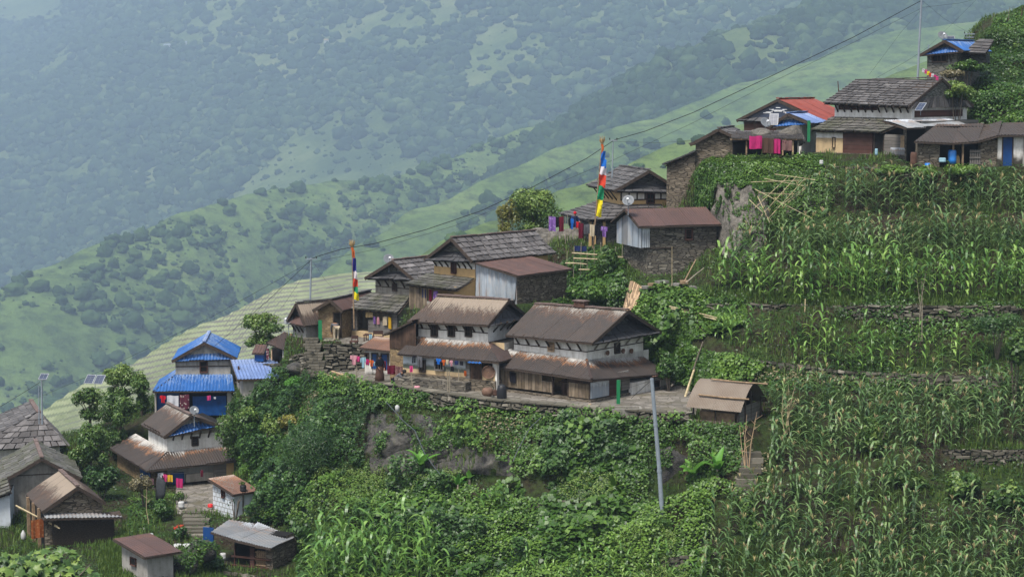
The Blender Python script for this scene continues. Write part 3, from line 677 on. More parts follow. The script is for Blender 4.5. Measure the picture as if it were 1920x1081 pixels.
panel(h, uf, ul, -si, skt + .42, skt + .47, 'beam_wood', 'ledge', .03); panel(h, us, fi, ud, skt + .42, skt + .47, 'beam_wood', 'ledge', .03)
# ================================================================== HOUSE B: left house on the paved yard
h = H('farmhouse', 'white and ochre two-storey farmhouse with pale-streaked rusty roof and three small upper windows', 'house', 930, 735, -16.5, -29)
HB = h
gl = h.F(756, 709).x; fi, si = 1.25, 1.2; gs = h.S(974, 600, -si).y + .9; wf = WP('y', 0); uf = WP('y', fi); us = WP('x', -si, 1); ws = WP('x', 0, 1)
ul = h.F(784.7, 615, fi).x; skt = h.F(910.5, 641, fi).z; ske = h.F(921.2, 677.3, -.35).z; ue = h.F(914.9, 609.4, fi - .5).z
ud = gs - 1.0; print('B', gl, gs, ul, ud, skt, ske, ue)
h.pad(gl - 1.2, .3, -.3, gs + .3)
plinth(h, gl, .05, -.15, gs, .62, 1.8)
m = MB(); m.box((gl - .1, -.75, -1), (h.F(886, 730).x, -.15, .50), 'stone_wall_grey'); m.build('stone_ledge', h.root)
zb = .62
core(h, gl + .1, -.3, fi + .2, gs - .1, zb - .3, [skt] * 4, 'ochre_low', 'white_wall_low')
core(h, ul, -si, fi, ud, skt - .35, [ue + .14] * 4, 'white_wall', 'white_wall', name='upper_wall')
w0 = h.F(874, 700).x; zm = h.F(800, 693).z
panel(h, wf, gl, w0, zb, zm, 'ochre_low', 'wall_panel', .12, -.1); panel(h, wf, gl, w0, zm, ske + .15, 'white_wall_blue', 'wall_panel', .10, -.1)
panel(h, wf, w0, h.F(882, 700).x, zb, ske + .1, 'wood_grey', 'plank_wall', .06)
door(h, wf, h.F(884, 700).x, h.F(903, 700).x, zb, ske - .02, 'wood_dark')
panel(h, wf, h.F(906, 700).x, -.02, zb - .2, zb + .55, 'ochre_low', 'wall_panel', .08)
panel(h, wf, -.18, .08, 0, ske + .1, 'white_wall', 'pillar', .25, -.2)
q0, q1 = h.F(789, 694), h.F(797, 676); window(h, wf, q0.x, q1.x, q0.z, q1.z, o=.03)
q0, q1 = h.F(818, 691), h.F(832, 678); window(h, wf, q0.x, q1.x, q0.z, q1.z, 'wood_grey', o=.03)
panel(h, wf, gl, 0, ske + .02, ske + .14, 'beam_wood', 'beam', .12, -.05)
for k, px in enumerate((815, 847, 879)):
    q0, q1 = h.F(px - 4.5, 628, fi), h.F(px + 4.5, 611, fi); window(h, uf, q0.x, q1.x, q0.z, q1.z)
e1 = h.F(745.4, 662.5, -.38); e2 = h.F(921.2, 677.3, -.38); t1 = h.F(784, 630, fi - .02); t2 = h.F(910.5, 641, fi - .02)
e2 = V3(.4, e2.y, e2.z); t2 = V3(-si + .02, t2.y, t2.z); e3 = V3(.4, gs, e2.z); t3 = V3(-si + .02, gs, t2.z)
roof(h, [[e1, e2, t2, V3(t1.x - .2, t1.y, t1.z)]], 'rust_roof_skirt', 'veranda_roof'); roof(h, [[e2, e3, t3, t2]], 'rust_roof_dark', 'side_veranda_roof')
ym = (fi + ud) / 2; a = h.F(762.8, 601.7, fi - .55); b = h.F(914.9, 609.4, fi - .55); c = h.F(959.7, 562.4, ym); d = h.F(820.8, 553.6, ym); c = V3(b.x + .05, c.y, c.z)
roof(h, [[a, b, c, d]], 'rust_roof_pale'); roof(h, [[mirror_y(b, ym), mirror_y(a, ym), d, c]], 'rust_roof'); ridge_cap(h, d, c)
xg = -si + .05; m = MB(); quadwall(m, [(xg, fi + .05, ue + .1), (xg, ud - .05, ue + .1), (xg, ym, c.z - .12)], 'stone_gable'); m.build('gable', h.root)
gable_skirt(h, b, c, ym, xg, .55, 'slate_dark'); barge(h, [b, c, mirror_y(b, ym)])
struts(h, uf, ul, -si, 8, ue + .05, .55, .5); struts(h, us, fi + .2, ud - .2, 4, ue + .05, .55, .5)
panel(h, uf, ul, -si, ue - .52, ue - .47, 'beam_wood', 'ledge', .03)
# plank annex on its left end
q = h.F(731, 660, .4); ax = q.x
core(h, ax, gl + .05, .4, 3.6, -.5, [h.F(731, 652, .4).z] * 4, 'stone_wall_clay', 'stone_wall_clay', name='annex_base')
zt0 = h.F(731, 652, .4).z; zl = h.F(731, 620, .4).z; zr = h.F(765, 603, .4).z
m = MB(); quadwall(m, [(ax + .02, .35, zt0), (gl + .6, .35, zt0), (gl + .6, .35, zr - .05), (ax + .02, .35, zl - .05)], 'wood_dark'); quadwall(m, [(ax + .02, 3.5, zt0), (ax + .02, .35, zt0), (ax + .02, .35, zl - .05), (ax + .02, 3.5, zl - .05)], 'wood_dark'); m.build('annex_wall', h.root)
ra = h.F(719, 625.5, .2); rb = h.F(767, 602, .2); roof(h, [[V3(ra.x, 3.7, ra.z), V3(ra.x, .15, ra.z), V3(rb.x + .2, .15, rb.z + .08), V3(rb.x + .2, 3.7, rb.z + .08)]], 'rust_roof_dark', 'annex_roof')
# sheet awning over its door
m = MB(); metal_plane(m, [h.F(876, 679.5, -.6), h.F(903, 681, -.6), h.F(898, 674.5, -.1), h.F(880, 673, -.1)], 'blue_sheet', thick=False); m.build('awning', h.root)
# ================================================================== outhouse with blue doors
h = H('outhouse', 'small whitewashed outhouse with two blue doors under a rusty red sheet roof', 'outhouse', 736, 704, -16.5, -20)
gl = h.F(684, 700).x; wf = WP('y', 0); zt = h.F(700, 658).z; h.pad(gl, .2, -.2, 1.6, marg=.4)
core(h, gl, -.05, 0, 1.8, -.6, [zt, zt, zt + .2, zt + .2], 'white_wall_low')
for a, b in ((699, 707), (716.5, 727)):
    door(h, wf, h.F(a, 690).x, h.F(b, 690).x, .35, zt - .15, 'blue_paint')
q0, q1 = h.F(686.5, 675), h.F(690, 663); window(h, wf, q0.x, q1.x, q0.z, q1.z, 'rust_drum', bars=0)
e1, e2 = h.F(673, 651, -.35), h.F(735, 658, -.35); roof(h, [[e1, e2, V3(e2.x, 1.9, e2.z + .35), V3(e1.x, 1.9, e1.z + .35)]], 'rust_roof_orange')
# ================================================================== gable-front house kit
def gable_house(name, label, corner, z0, yaw, side, wl, wr, depth, apex, ridgeback, eL, eR, mats, ht_px, skirt=None, pent='slate_dark', oh=.5, infl=0.0, Y=None, roofname='roof', struts_n=4, zbot=-1.2, pad=True, cat='house', ridge=None):
    """gable faces the viewer. corner: near ground corner pixel, wl/wr: wall ends (px) on the front plane, apex: front tip of ridge"""
    h = H(name, label, cat, corner[0], corner[1], z0, yaw, Y=Y)
    y0 = infl; x0 = h.F(wl, ht_px, y0).x; x1 = h.F(wr, ht_px, y0).x; xm = (x0 + x1) / 2
    a = h.F(eL[0], eL[1], y0 - oh); b = h.F(eR[0], eR[1], y0 - oh); t = h.F(apex[0], apex[1], y0 - oh)
    xm = t.x; ze = (a.z + b.z) / 2
    if ridgeback: tb = h.pt(ridgeback[0], ridgeback[1], 'x', xm) if abs(h.R3 @ ray(*ridgeback)).x > 1e-3 else V3(xm, depth, t.z)
    tb = V3(xm, y0 + depth + oh, t.z)
    ab = V3(a.x, y0 + depth + oh, a.z); bb = V3(b.x, y0 + depth + oh, b.z)
    print(name, 'w', x1 - x0, 'ze', ze, 'zr', t.z, 'xm', xm, x0, x1)
    core(h, x0, x1, y0, y0 + depth, zbot, [a.z + .05, b.z + .05, b.z + .05, a.z + .05], mats['front'], mats.get('side', mats['front']), name='wall')
    m = MB(); g0 = (a.z - t.z) / (a.x - t.x); g1 = (b.z - t.z) / (b.x - t.x)
    zg0 = t.z + g0 * (x0 - t.x) - .06; zg1 = t.z + g1 * (x1 - t.x) - .06
    quadwall(m, [(x0, y0 - .01, min(zg0 - .3, a.z - .1)), (x1, y0 - .01, min(zg1 - .3, b.z - .1)), (x1, y0 - .01, zg1), (xm, y0 - .01, t.z - .08), (x0, y0 - .01, zg0)], mats['gable']); m.build('gable', h.root)
    roof(h, [[ab, a, t, tb]], mats['roof']); roof(h, [[b, bb, tb, t]], mats.get('roof2', mats['roof']))
    ridge_cap(h, t, tb, ridge or mats.get('cap', 'slate'), .22); barge(h, [a, t, b])
    if pent:
        hgt = .36 if pent[:4] == 'blue' else .2 if oh < .2 else min(.6, (t.z - ze) * .35); wl_ = hgt / (t.z - a.z) * (t.x - a.x); wr_ = hgt / (t.z - b.z) * (b.x - t.x)
        roof(h, [[V3(a.x + .1, y0 - oh, a.z - .04), V3(b.x - .1, y0 - oh, b.z - .04), V3(b.x - .15 - wr_, y0 - .02, b.z + hgt - .05), V3(a.x + .15 + wl_, y0 - .02, a.z + hgt - .05)]], pent, 'gable_skirt')
    if struts_n: struts(h, WP('y', y0), x0 + .1, x1 - .1, struts_n, ze, .55, oh - .05)
    if pad: h.pad(x0 - .2, x1 + .2, -.2, y0 + depth + .2, max(zbot, -.05) if zbot > -.6 else 0)
    return h, x0, x1, y0, ze, t, tb, a, b
# ================================================================== A2: ochre house with slate roof
h, x0, x1, y0, ze, t, tb, a, b = gable_house('farmhouse', 'ochre and white house with large grey slate roof, above the yard', (857, 585), -13.0, -42, 'R', 814, 891, 6.3, (846, 445.8), None, (795.6, 484.7), (885.3, 489),
    {'front': 'ochre_wall', 'side': 'ochre_wall', 'gable': 'stone_gable_pale', 'roof': 'slate_pale', 'cap': 'ridge_clay'}, 505, infl=1.6, struts_n=0)
HA2 = h; wf = WP('y', 0); uf = WP('y', y0)
zb_, zt_ = h.F(850, 501, y0).z, ze + .05
panel(h, uf, x0, x1, zb_, zt_, 'white_wall', 'upper_band', .03); struts(h, uf, x0, x1, 7, ze + .02, .5, .45, skip=(3,))
q0, q1 = h.F(849, 510, y0), h.F(855, 491, y0); window(h, uf, q0.x, q1.x, q0.z, q1.z, 'wood_redbrown', o=.03)
sx0 = h.F(769, 560).x; sx1 = h.F(857, 545).x; zs = h.F(800, 536).z
e1, e2 = h.F(758.4, 531, -.35), h.F(857, 542.7, -.35); u1, u2 = h.F(808.8, 514, y0), h.F(891, 520, y0)
roof(h, [[e1, e2, V3(x1, y0 - .03, u2.z), V3(u1.x - .2, y0 - .03, u1.z)]], 'slate_moss', 'veranda_roof')
core(h, sx0 + .3, x1, 1.0, y0 + .3, -1, [e1.z] * 4, 'ochre_wall', 'ochre_wall', name='lower_wall')
panel(h, wf, sx0, h.F(802, 560).x, -.2, e1.z - .05, 'wood_weathered', 'plank_wall'); panel(h, wf, h.F(852, 560).x, sx1, -.6, e2.z + .1, 'ochre_wall', 'wall_panel', .15, -.1)
panel(h, wf, h.F(802, 560).x, h.F(833, 560).x, -.6, h.F(820, 566).z, 'grey_plaster', 'wall_panel'); panel(h, wf, h.F(833, 560).x, h.F(852, 560).x, -.6, h.F(840, 553).z, 'ochre_wall', 'wall_panel')
plinth(h, sx0, x1, 0, y0 + 1, -.2, 2.2, 'stone_wall_grey')
m = MB(); quadwall(m, [(sx1, .02, -1), (x1 + .01, y0, -1), (x1 + .01, y0, u2.z - .05), (sx1, .02, e2.z)], 'ochre_wall'); m.build('end_wall', h.root)
# ---- lean-to with sheet wall and stone back on its right flank (ridge side)
xe = x1 + 3.2; E = WP('x', xe, 1)
rA = h.pt(897, 490, 'x', x1 + .25); rB = h.pt(1012, 480, 'x', x1 + .25); rC = h.pt(1057, 505.5, 'x', xe + .3); rD = h.pt(963, 517.5, 'x', xe + .3)
print('E', rA, rB, rC, rD)
yA = min(rA.y, rD.y); rA.y = rD.y = (rA.y + rD.y) / 2; rB.y = rC.y = (rB.y + rC.y) / 2
roof(h, [[rD, rC, rB, rA]], 'rust_roof_red', 'lean_to_roof')
ys, ye = rD.y + .3, rC.y - .2
core(h, x1 + .05, xe, ys, ye, -2.2, [rA.z - .1, rD.z, rC.z, rB.z - .1], 'zinc_old', 'stone_wall', name='lean_to_wall')
m = MB(); metal_plane(m, [V3(x1 + .1, ys - .03, .75), V3(xe - .05, ys - .03, .85), V3(xe, ys - .03, rD.z - .06), V3(x1 + .1, ys - .03, rA.z - .12)], 'zinc_sheet', thick=False, pitch=.5, amp=.05); m.build('sheet_wall', h.root)
m = MB(); m.box((x1 + .15, ys - .06, -.8), (xe - .15, ys - .02, .75), 'dark_inside'); m.build('opening', h.root)
h.pad(x1, xe + .6, ys - 2, ye, h.pt(955, 572, 'x', xe).z)
# ================================================================== A1: grey house with slate roofs
h, x0, x1, y0, ze, t, tb, a, b = gable_house('farmhouse', 'grey two-storey house with slate roof and wide slate veranda roof beside the flag pole', (746, 638), -15.1, -38, 'R', 704, 769, 5.0, (735.5, 488), None, (684, 520), (776, 523),
    {'front': 'grey_plaster', 'side': 'grey_plaster', 'gable': 'stone_gable_pale', 'roof': 'slate_pale', 'cap': 'ridge_clay'}, 535, infl=1.5, struts_n=4)
HA1 = h; wf = WP('y', 0); uf = WP('y', y0); q0, q1 = h.F(738, 543, y0), h.F(743.5, 533, y0); window(h, uf, q0.x, q1.x, q0.z, q1.z)
panel(h, uf, x0, x1, ze - .62, ze - .57, 'beam_wood', 'ledge', .03)
lx = h.F(640, 610).x; e1, e2 = h.F(626, 575.4, -.4), h.F(746.6, 586, -.4); u1, u2 = h.F(702.5, 548, y0), h.F(770, 554, y0)
e2.x = max(e2.x, .3)
roof(h, [[e1, e2, V3(x1 + .1, y0 - .03, u2.z), V3(u1.x - .1, y0 - .03, u1.z)]], 'slate_moss', 'veranda_roof')
core(h, lx + .05, -.2, 1.3, y0 + 3, -.5, [e1.z - .1] * 4, 'grey_plaster', 'grey_plaster', name='lower_wall')
zp = h.F(670, 620).z; plinth(h, lx, .05, -.1, 2, zp, 1.4, 'ochre_low')
panel(h, wf, lx, h.F(671, 600).x, zp, e1.z + .1, 'wood_grey', 'plank_wall'); panel(h, wf, h.F(692, 600).x, h.F(736, 610).x, zp, zp + .75, 'wood_grey', 'plank_wall')
panel(h, wf, h.F(736, 610).x, 0, zp, e2.z, 'wood_grey', 'post', .1, -.05); panel(h, wf, lx, 0, e1.z - .02, e1.z + .12, 'beam_wood', 'beam', .1, -.05)
m = MB(); quadwall(m, [(0, .02, -.8), (x1, y0 + .2, -.8), (x1, y0 + .2, u2.z - .05), (0, .02, e2.z)], 'concrete'); m.build('end_wall', h.root)
# ================================================================== A0 clay-walled shed
h, x0, x1, y0, ze, t, tb, a, b = gable_house('shed', 'clay and rubble walled shed with dark doorway, left of the slate veranda', (641, 634), -15.1, -22, 'R', 597, 641, 4.5, (619.6, 561.5), None, (586, 580.5), (642, 582),
    {'front': 'stone_wall_clay', 'gable': 'stone_wall_clay', 'roof': 'rust_roof_red'}, 600, pent=None, struts_n=0, oh=.4, cat='shed')
wf = WP('y', 0); door(h, wf, h.F(627, 610).x, h.F(639, 610).x, .05, h.F(630, 586.5).z, 'dark_inside')
# ================================================================== A00 small house behind the pole
h, x0, x1, y0, ze, t, tb, a, b = gable_house('cottage', 'little grey cottage with pale rusty corrugated roof behind the tall metal pole', (572, 634), -15.2, -50, 'R', 549, 574, 3.6, (555, 567.5), None, (536, 603), (572, 609.5),
    {'front': 'grey_plaster_low', 'side': 'grey_plaster_low', 'gable': 'stone_gable', 'roof': 'rust_roof_pale'}, 615, pent='rust_roof_red', struts_n=3, oh=.4, cat='house')
# ================================================================== small red-roofed lean-to at the head of the path
h = H('hut', 'low hut with dark red sheet roof and clothes in its doorway beside the stone steps', 'hut', 535, 668, -16.8, -35)
wl = h.F(500, 660).x; zt = h.F(520, 655).z; h.pad(wl, 1.5, 0, 2.5, marg=.5)
core(h, wl, 0, .5, 2.6, -.6, [zt] * 4, 'dark_inside', 'grey_plaster_low')
wf = WP('y', 0); panel(h, wf, wl, h.F(505, 660).x, -.3, zt, 'cloth_floral', 'curtain', .05); panel(h, wf, h.F(509, 660).x, h.F(511, 660).x, -.3, zt, 'pale_wood', 'post', .06); panel(h, wf, h.F(531, 660).x, 0, -.3, zt, 'concrete', 'wall_panel', .08)
e1, e2 = h.F(498, 642.5, -.3), h.F(536, 657, -.3); u1, u2 = h.Z(546, 625.5, e1.z + .55), h.Z(574, 635, e1.z + .55); roof(h, [[e1, e2, u2, u1]], 'rust_roof_dark')
h = H('sheet_shelter', 'tiny brown sheet and blue tarp shelter beside the red-roofed hut', 'shelter', 494, 668, -16.9, -10)
wl = h.F(477, 660).x; m = MB(); m.box((wl, 0, -.3), (0, .9, h.F(480, 661).z), 'blue_tarp'); m.build('tarp_base', h.root); m = MB(); q = h.F(480, 648).z
metal_plane(m, [V3(wl - .1, -.15, h.F(480, 661).z), V3(.05, -.15, h.F(480, 661).z), V3(.05, .6, q), V3(wl - .1, .6, q)], 'rust_roof_red'); m.build('sheet_roof', h.root)
# ================================================================== G: stone barn with rust roof
h = H('stone_barn', 'grey dry-stone barn with plain rusty sheet roof and a projecting zinc-clad end', 'barn', 1213, 520, -11.2, 18)
x1 = h.F(1343, 480).x; d = h.S(1169, 500).y; ym = d / 2; zf = h.F(1213, 424).z
print('G', x1, d, zf)
h.pad(0, x1, -.2, d, marg=.8)
core(h, 0, x1, 0, d, -1.6, [zf + .1] * 4, 'stone_wall_grey', 'stone_wall_grey')
e1, e2 = h.F(1201, 424.4, -.4), h.F(1352, 420, -.4); r1, r2 = h.F(1164.4, 392, ym), h.F(1323, 387.7, ym)
e1.x = r1.x = min(e1.x, -.45) - .1; e2.x = r2.x
print('G roof', e1, e2, r1, r2)
roof(h, [[e1, e2, r2, r1]], 'rust_roof_red'); roof(h, [[mirror_y(e2, ym), mirror_y(e1, ym), r1, r2]], 'rust_roof_red')
m = MB(); quadwall(m, [(x1 - .02, 0, zf), (x1 - .02, d, zf), (x1 - .02, ym, r2.z - .1)], 'stone_wall'); m.build('gable', h.root)
m = MB(); zx = -.4; zb = h.F(1205, 465, -.1).z; yb = d + .1
q = [V3(zx, -.1, zb), V3(zx, yb, zb), V3(zx, yb, zf + .02), V3(zx, ym, r1.z - .1), V3(zx, -.1, zf + .02)]
N_ = 9
for k in range(N_):
    ya, yc = -.1 + (yb + .1) * k / N_, -.1 + (yb + .1) * (k + 1) / N_
    tz = lambda y: zf + .0 + (r1.z - .12 - zf) * (1 - abs(y - ym) / (ym + .1))
    o = .02 * (k % 2); t = (0.95 if k in (5, 6) else random.random() * .4); mt = 'zinc_old' if k in (5, 6) else 'zinc_sheet'
    m.face([(zx - o, yc, zb), (zx - o, ya, zb), (zx - o, ya, tz(ya)), (zx - o, yc, tz(yc))], mt, [(t, 0, 0), (t, 0, 0), (t, .6, 0), (t, .6, 0)])
metal_plane(m, [V3(zx, -.12, zb), V3(.12, -.12, zb), V3(.12, -.12, zf - .05), V3(zx, -.12, zf - .05)], 'zinc_sheet', thick=False, pitch=.14); m.build('sheet_cladding', h.root)
m = MB(); m.box((zx, -.05, zb - .06), (1.6, .02, zb), 'beam_wood'); m.build('beam', h.root)
wf = WP('y', 0); q0, q1 = h.F(1286, 447), h.F(1296, 431); window(h, wf, q0.x, q1.x, q0.z, q1.z, 'wood_redbrown', bars=0, cross=3, fw=.09)
# ================================================================== F: house behind the barn (gable to the viewer, left plane seen)
h, x0, x1, y0, ze, t, tb, a, b = gable_house('farmhouse', 'ochre house with steep slate gable, standing behind the rusty-roofed stone barn', (1163, 405), -9.3, 14, 'L', 1163, 1270, 5.0, (1217.7, 319), None, (1152, 357), (1284, 359.5),
    {'front': 'ochre_wall', 'side': 'ochre_wall', 'gable': 'stone_gable', 'roof': 'slate', 'cap': 'slate'}, 380, Y=120, zbot=-2.5, struts_n=0, pad=False)
HF = h; uf = WP('y', y0); zc = h.F(1220, 374, y0).z
panel(h, uf, x0, x1, zc, ze, 'white_wall', 'upper_band', .03)
for k in range(8): panel(h, uf, x0 + (x1 - x0) * k / 7.2, x0 + (x1 - x0) * k / 7.2 + .09, zc, ze, 'beam_wood', 'stud', .05)
panel(h, uf, x0, x1, zc - .03, zc + .05, 'beam_wood', 'ledge', .06)
q0, q1 = h.F(1213, 379, y0), h.F(1225, 364, y0); window(h, uf, q0.x, q1.x, q0.z, q1.z, 'wood_redbrown', bars=1, o=.04)
struts(h, WP('x', x0, -1), .3, 4.6, 5, ze, .6, .45)
s1, s2 = h.F(1100, 412, -1.6), h.F(1168, 410, -1.6); zt = h.F(1165, 384, y0).z
roof(h, [[V3(s1.x, -1.6, s1.z), V3(x1 - 1.0, -1.6, s1.z), V3(x1 - 1.0, -.03, zt), V3(x0 - .2, -.03, zt)]], 'slate', 'veranda_roof'); roof(h, [[V3(s1.x, 4.5, s1.z), V3(s1.x, -1.6, s1.z), V3(x0 - .03, -.03, zt), V3(x0 - .03, 4.5, zt)]], 'slate', 'side_veranda_roof')
core(h, s1.x + .5, x1 - 1.2, -1.2, 4, -2.5, [s1.z] * 4, 'stone_gable', name='lower_wall')
for px in (1104, 1112, 1130): panel(h, WP('y', -1.25), h.F(px, 420, -1.25).x, h.F(px, 420, -1.25).x + .15, -2.4, s1.z, 'ochre_wall', 'post', .1)
# ================================================================== H, H2: stone building at the upper corner and its lean-to
h, x0, x1, y0, ze, t, tb, a, b = gable_house('stone_house', 'tall dry-stone house with slate roof and blind gable on the upper terrace corner', (1374, 340), -6.2, -16, 'R', 1304, 1374, 4.6, (1347.5, 241), None, (1293.8, 269.6), (1385, 259),
    {'front': 'stone_wall', 'side': 'stone_wall', 'gable': 'stone_wall', 'roof': 'slate', 'cap': 'slate'}, 300, pent=None, struts_n=0, oh=.3, zbot=-5, pad=False, Y=118.5)
HH = h
h = H('stone_shed', 'lower stone lean-to with single-pitch dark roof, left of the tall stone house', 'shed', 1303, 345, -6.5, -16, Y=119)
xl = h.F(1250, 330).x; zl, zr = h.F(1250, 304).z, h.F(1303, 285).z
core(h, xl, 0, 0, 3.6, -5, [zl, zr, zr, zl], 'stone_wall')
roof(h, [[h.F(1242, 309.5, -.25), h.F(1304, 284, -.25), V3(h.F(1304, 284, -.25).x, 3.8, h.F(1304, 284, -.25).z), V3(h.F(1242, 309, -.25).x, 3.8, h.F(1242, 309.5, -.25).z)]], 'slate_dark')
# ================================================================== open shed with stone slab roof and laundry
h = H('open_shed', 'low open-fronted shed under stone slabs where pink and maroon blankets hang', 'shed', 1497, 291, -4.6, -4, Y=116.8)
x0 = h.F(1375, 280).x; zt = h.F(1440, 259).z; h.pad(x0, .2, 0, 3, marg=.5)
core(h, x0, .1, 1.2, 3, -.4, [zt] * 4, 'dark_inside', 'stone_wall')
wf = WP('y', 0)
for px, mt in ((1398, 'log_wood'), (1466, 'pale_wood'), (1485, 'pale_wood'), (1495, 'stone_grey')): x = h.F(px, 280).x; panel(h, wf, x, x + .09, 0, zt, mt, 'post', .09)
m = MB(); slate_plane(m, [V3(x0 - .1, -.25, zt - .02), V3(.3, -.25, zt - .02), V3(.3, 2.8, zt + .35), V3(x0 - .1, 2.8, zt + .35)], 'slate_pale'); m.box((x0 - .2, -.2, zt - .12), (.2, -.1, zt - .03), 'log_wood'); m.build('roof', h.root)
def rock(name, px, py, Y, sx, sy, sz, mat, label, seed, sub=4, cat='boulder', ground=False, group=None, rough=0.35):
    V, Fc = ICO[sub]; rg = 1 - 2 * np.abs(fbm(V, 1.6, 5, seed + 2)); d = 1 + rough * fbm(V, 1.1, 3, seed) + rough * .7 * (rg - .6) + rough * .08 * fbm(V, 6, 3, seed + 4)
    rn = random.Random(seed)
    for _ in range(12):
        pn = np.array([rn.gauss(0, 1), rn.gauss(0, 1) - .5, rn.gauss(0, .8)]); pn /= np.linalg.norm(pn); q = V * d[:, None] @ pn; cut = rn.uniform(.55, .85); d = np.where(q > cut, d * (cut + (q - cut) * .2) / np.maximum(q, 1e-6), d)
    W_ = V * d[:, None] * np.array([sx, sy, sz]); c = P(px, py, Y)
    o = bulk(name, W_, Fc, [mat], np.full((len(V), 3), .5), smooth=True); o.location = c
    return tag(o, label, cat, group)
import bmesh
def _ico(sub):
    bm = bmesh.new(); bmesh.ops.create_icosphere(bm, subdivisions=sub, radius=1.0)
    V = np.array([v.co[:] for v in bm.verts]); Fc = np.array([[v.index for v in f.verts] for f in bm.faces]); bm.free(); return V, Fc
ICO = {k: _ico(k) for k in (2, 3, 4, 5)}
rock('boulder', 1430, 256, 118.7, .9, .8, .62, 'rock_pale', 'rounded grey boulder behind the shed of pink laundry, left one', 5)
rock('boulder', 1482, 256, 118.9, 1.15, .9, .66, 'rock_pale', 'wide grey boulder behind the shed roof beside the green sheet', 6)
# ================================================================== I: big slate house on top
h = H('farmhouse', 'large white house with broad slate roof on the top terrace, solar panel on its gable', 'house', 1707.5, 291, -4.43, -42)
HI = h; fi, si = 1.5, .9; wf = WP('y', 0); uf = WP('y', fi); us = WP('x', -si, 1); ws = WP('x', 0, 1)
gl = h.F(1530, 288).x; ul = h.F(1565, 210, fi).x; ud = h.S(1813, 215, -si).y; xr = h.F(1710, 210, fi).x
si = -xr if xr < 0 else .3; us = WP('x', -si, 1); ud = h.S(1813, 215, -si).y
skt = h.F(1708, 224, fi).z; ske = h.F(1648, 247, -.3).z; ue = h.F(1660, 194, fi - .55).z; print('I', gl, ul, ud, si, skt, ske, ue)
h.pad(gl, .4, -.4, ud + .5)
plinth(h, gl, .2, -.25, ud, .02, 1.4, 'stone_wall_grey')
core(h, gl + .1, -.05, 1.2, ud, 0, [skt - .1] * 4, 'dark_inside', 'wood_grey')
core(h, ul, -si, fi, ud, skt - .35, [ue + .1] * 4, 'white_wall', 'white_wall', name='upper_wall')
xa = h.F(1581.5, 270).x; zm = h.F(1556, 258.5).z
panel(h, wf, gl, xa, -.2, zm, 'ochre_low', 'wall_panel', .14, -.12); panel(h, wf, gl, xa, zm, ske + .05, 'white_wall', 'wall_panel', .12, -.12)
q0, q1 = h.F(1562, 276), h.F(1566.5, 258); window(h, wf, q0.x, q1.x, q0.z, q1.z, bars=0, fw=.03)
panel(h, wf, xa, h.F(1637, 270).x, 0, ske, 'wood_redbrown', 'plank_wall'); door(h, wf, h.F(1641, 270).x, h.F(1657, 270).x, 0, ske - .1, 'dark_inside')
panel(h, wf, h.F(1659, 270).x, h.F(1707, 270).x, 0, h.F(1680, 252).z, 'wood_grey', 'plank_wall'); q = h.F(1690, 277)
panel(h, wf, h.F(1672, 270).x, h.F(1706, 270).x, .02, q.z, 'zinc_old', 'sheet_panel', .04, .09); panel(h, wf, h.F(1690, 270).x, h.F(1697, 270).x, q.z, h.F(1690, 254).z, 'pale_wood', 'shutter', .03, .08)
panel(h, ws, 0, h.S(1735, 260).y, 0, skt - .5, 'wood_grey', 'plank_wall')
e1 = h.F(1520, 243.3, -.35); e2 = h.F(1648, 247, -.35); t1 = h.F(1564, 218, fi - .02); t2 = h.F(1707, 224.5, fi - .02); e3 = V3(-.9, -.35, e2.z)
roof(h, [[e1, V3(min(e2.x + .2, -.2), e2.y, e2.z), t2, V3(t1.x - .15, t1.y, t1.z)]], 'slate_moss', 'veranda_roof')
m = MB(); a_ = h.S(1704, 232, .9); b_ = h.S(1824, 234, .9); metal_plane(m, [V3(.75, a_.y, skt - .42), V3(.75, b_.y, skt - .42), V3(-si, b_.y, skt), V3(-si, a_.y, skt)], 'zinc_old'); m.build('side_sheet_roof', h.root)
ym = (fi + ud) / 2; a = h.F(1544, 192.5, fi - .6); b = h.F(1710.6, 199.5, fi - .6); c = h.F(1759.6, 146.7, ym); d = h.F(1608.5, 151, ym); k = (b.x + c.x) / 2; b = V3(k, b.y, b.z); c = V3(k, c.y, c.z)
print('I roof', a, b, c, d)
roof(h, [[a, b, c, d]], 'slate'); roof(h, [[mirror_y(b, ym), mirror_y(a, ym), d, c]], 'slate'); ridge_cap(h, d, c, 'slate')
xg = -si + .05; m = MB(); quadwall(m, [(xg, fi + .05, ue + .1), (xg, ud - .05, ue + .1), (xg, ym, c.z - .12)], 'stone_gable_pale'); m.build('gable', h.root)
gable_skirt(h, b, c, ym, xg, .55, 'slate'); barge(h, [b, c, mirror_y(b, ym)])
struts(h, uf, ul, -si, 11, ue + .05, .6, .5); panel(h, uf, ul + .3, h.F(1645, 205, fi).x, ue - .42, ue - .1, 'wood_redbrown', 'lattice_board', .05)
panel(h, us, fi + .3, ud - .6, skt + .12, ue - .42, 'wood_redbrown', 'plank_wall', .04); panel(h, us, fi + .3, ud - .5, ue - .42, ue + .0, 'concrete', 'wall_panel', .04)
solar(1726.5, 200.5, h.W(V3(b.x, fi, 0)).y - .6, .5, .72, -42, 38, 'small solar panel tilted on the gable eave of the large slate house')
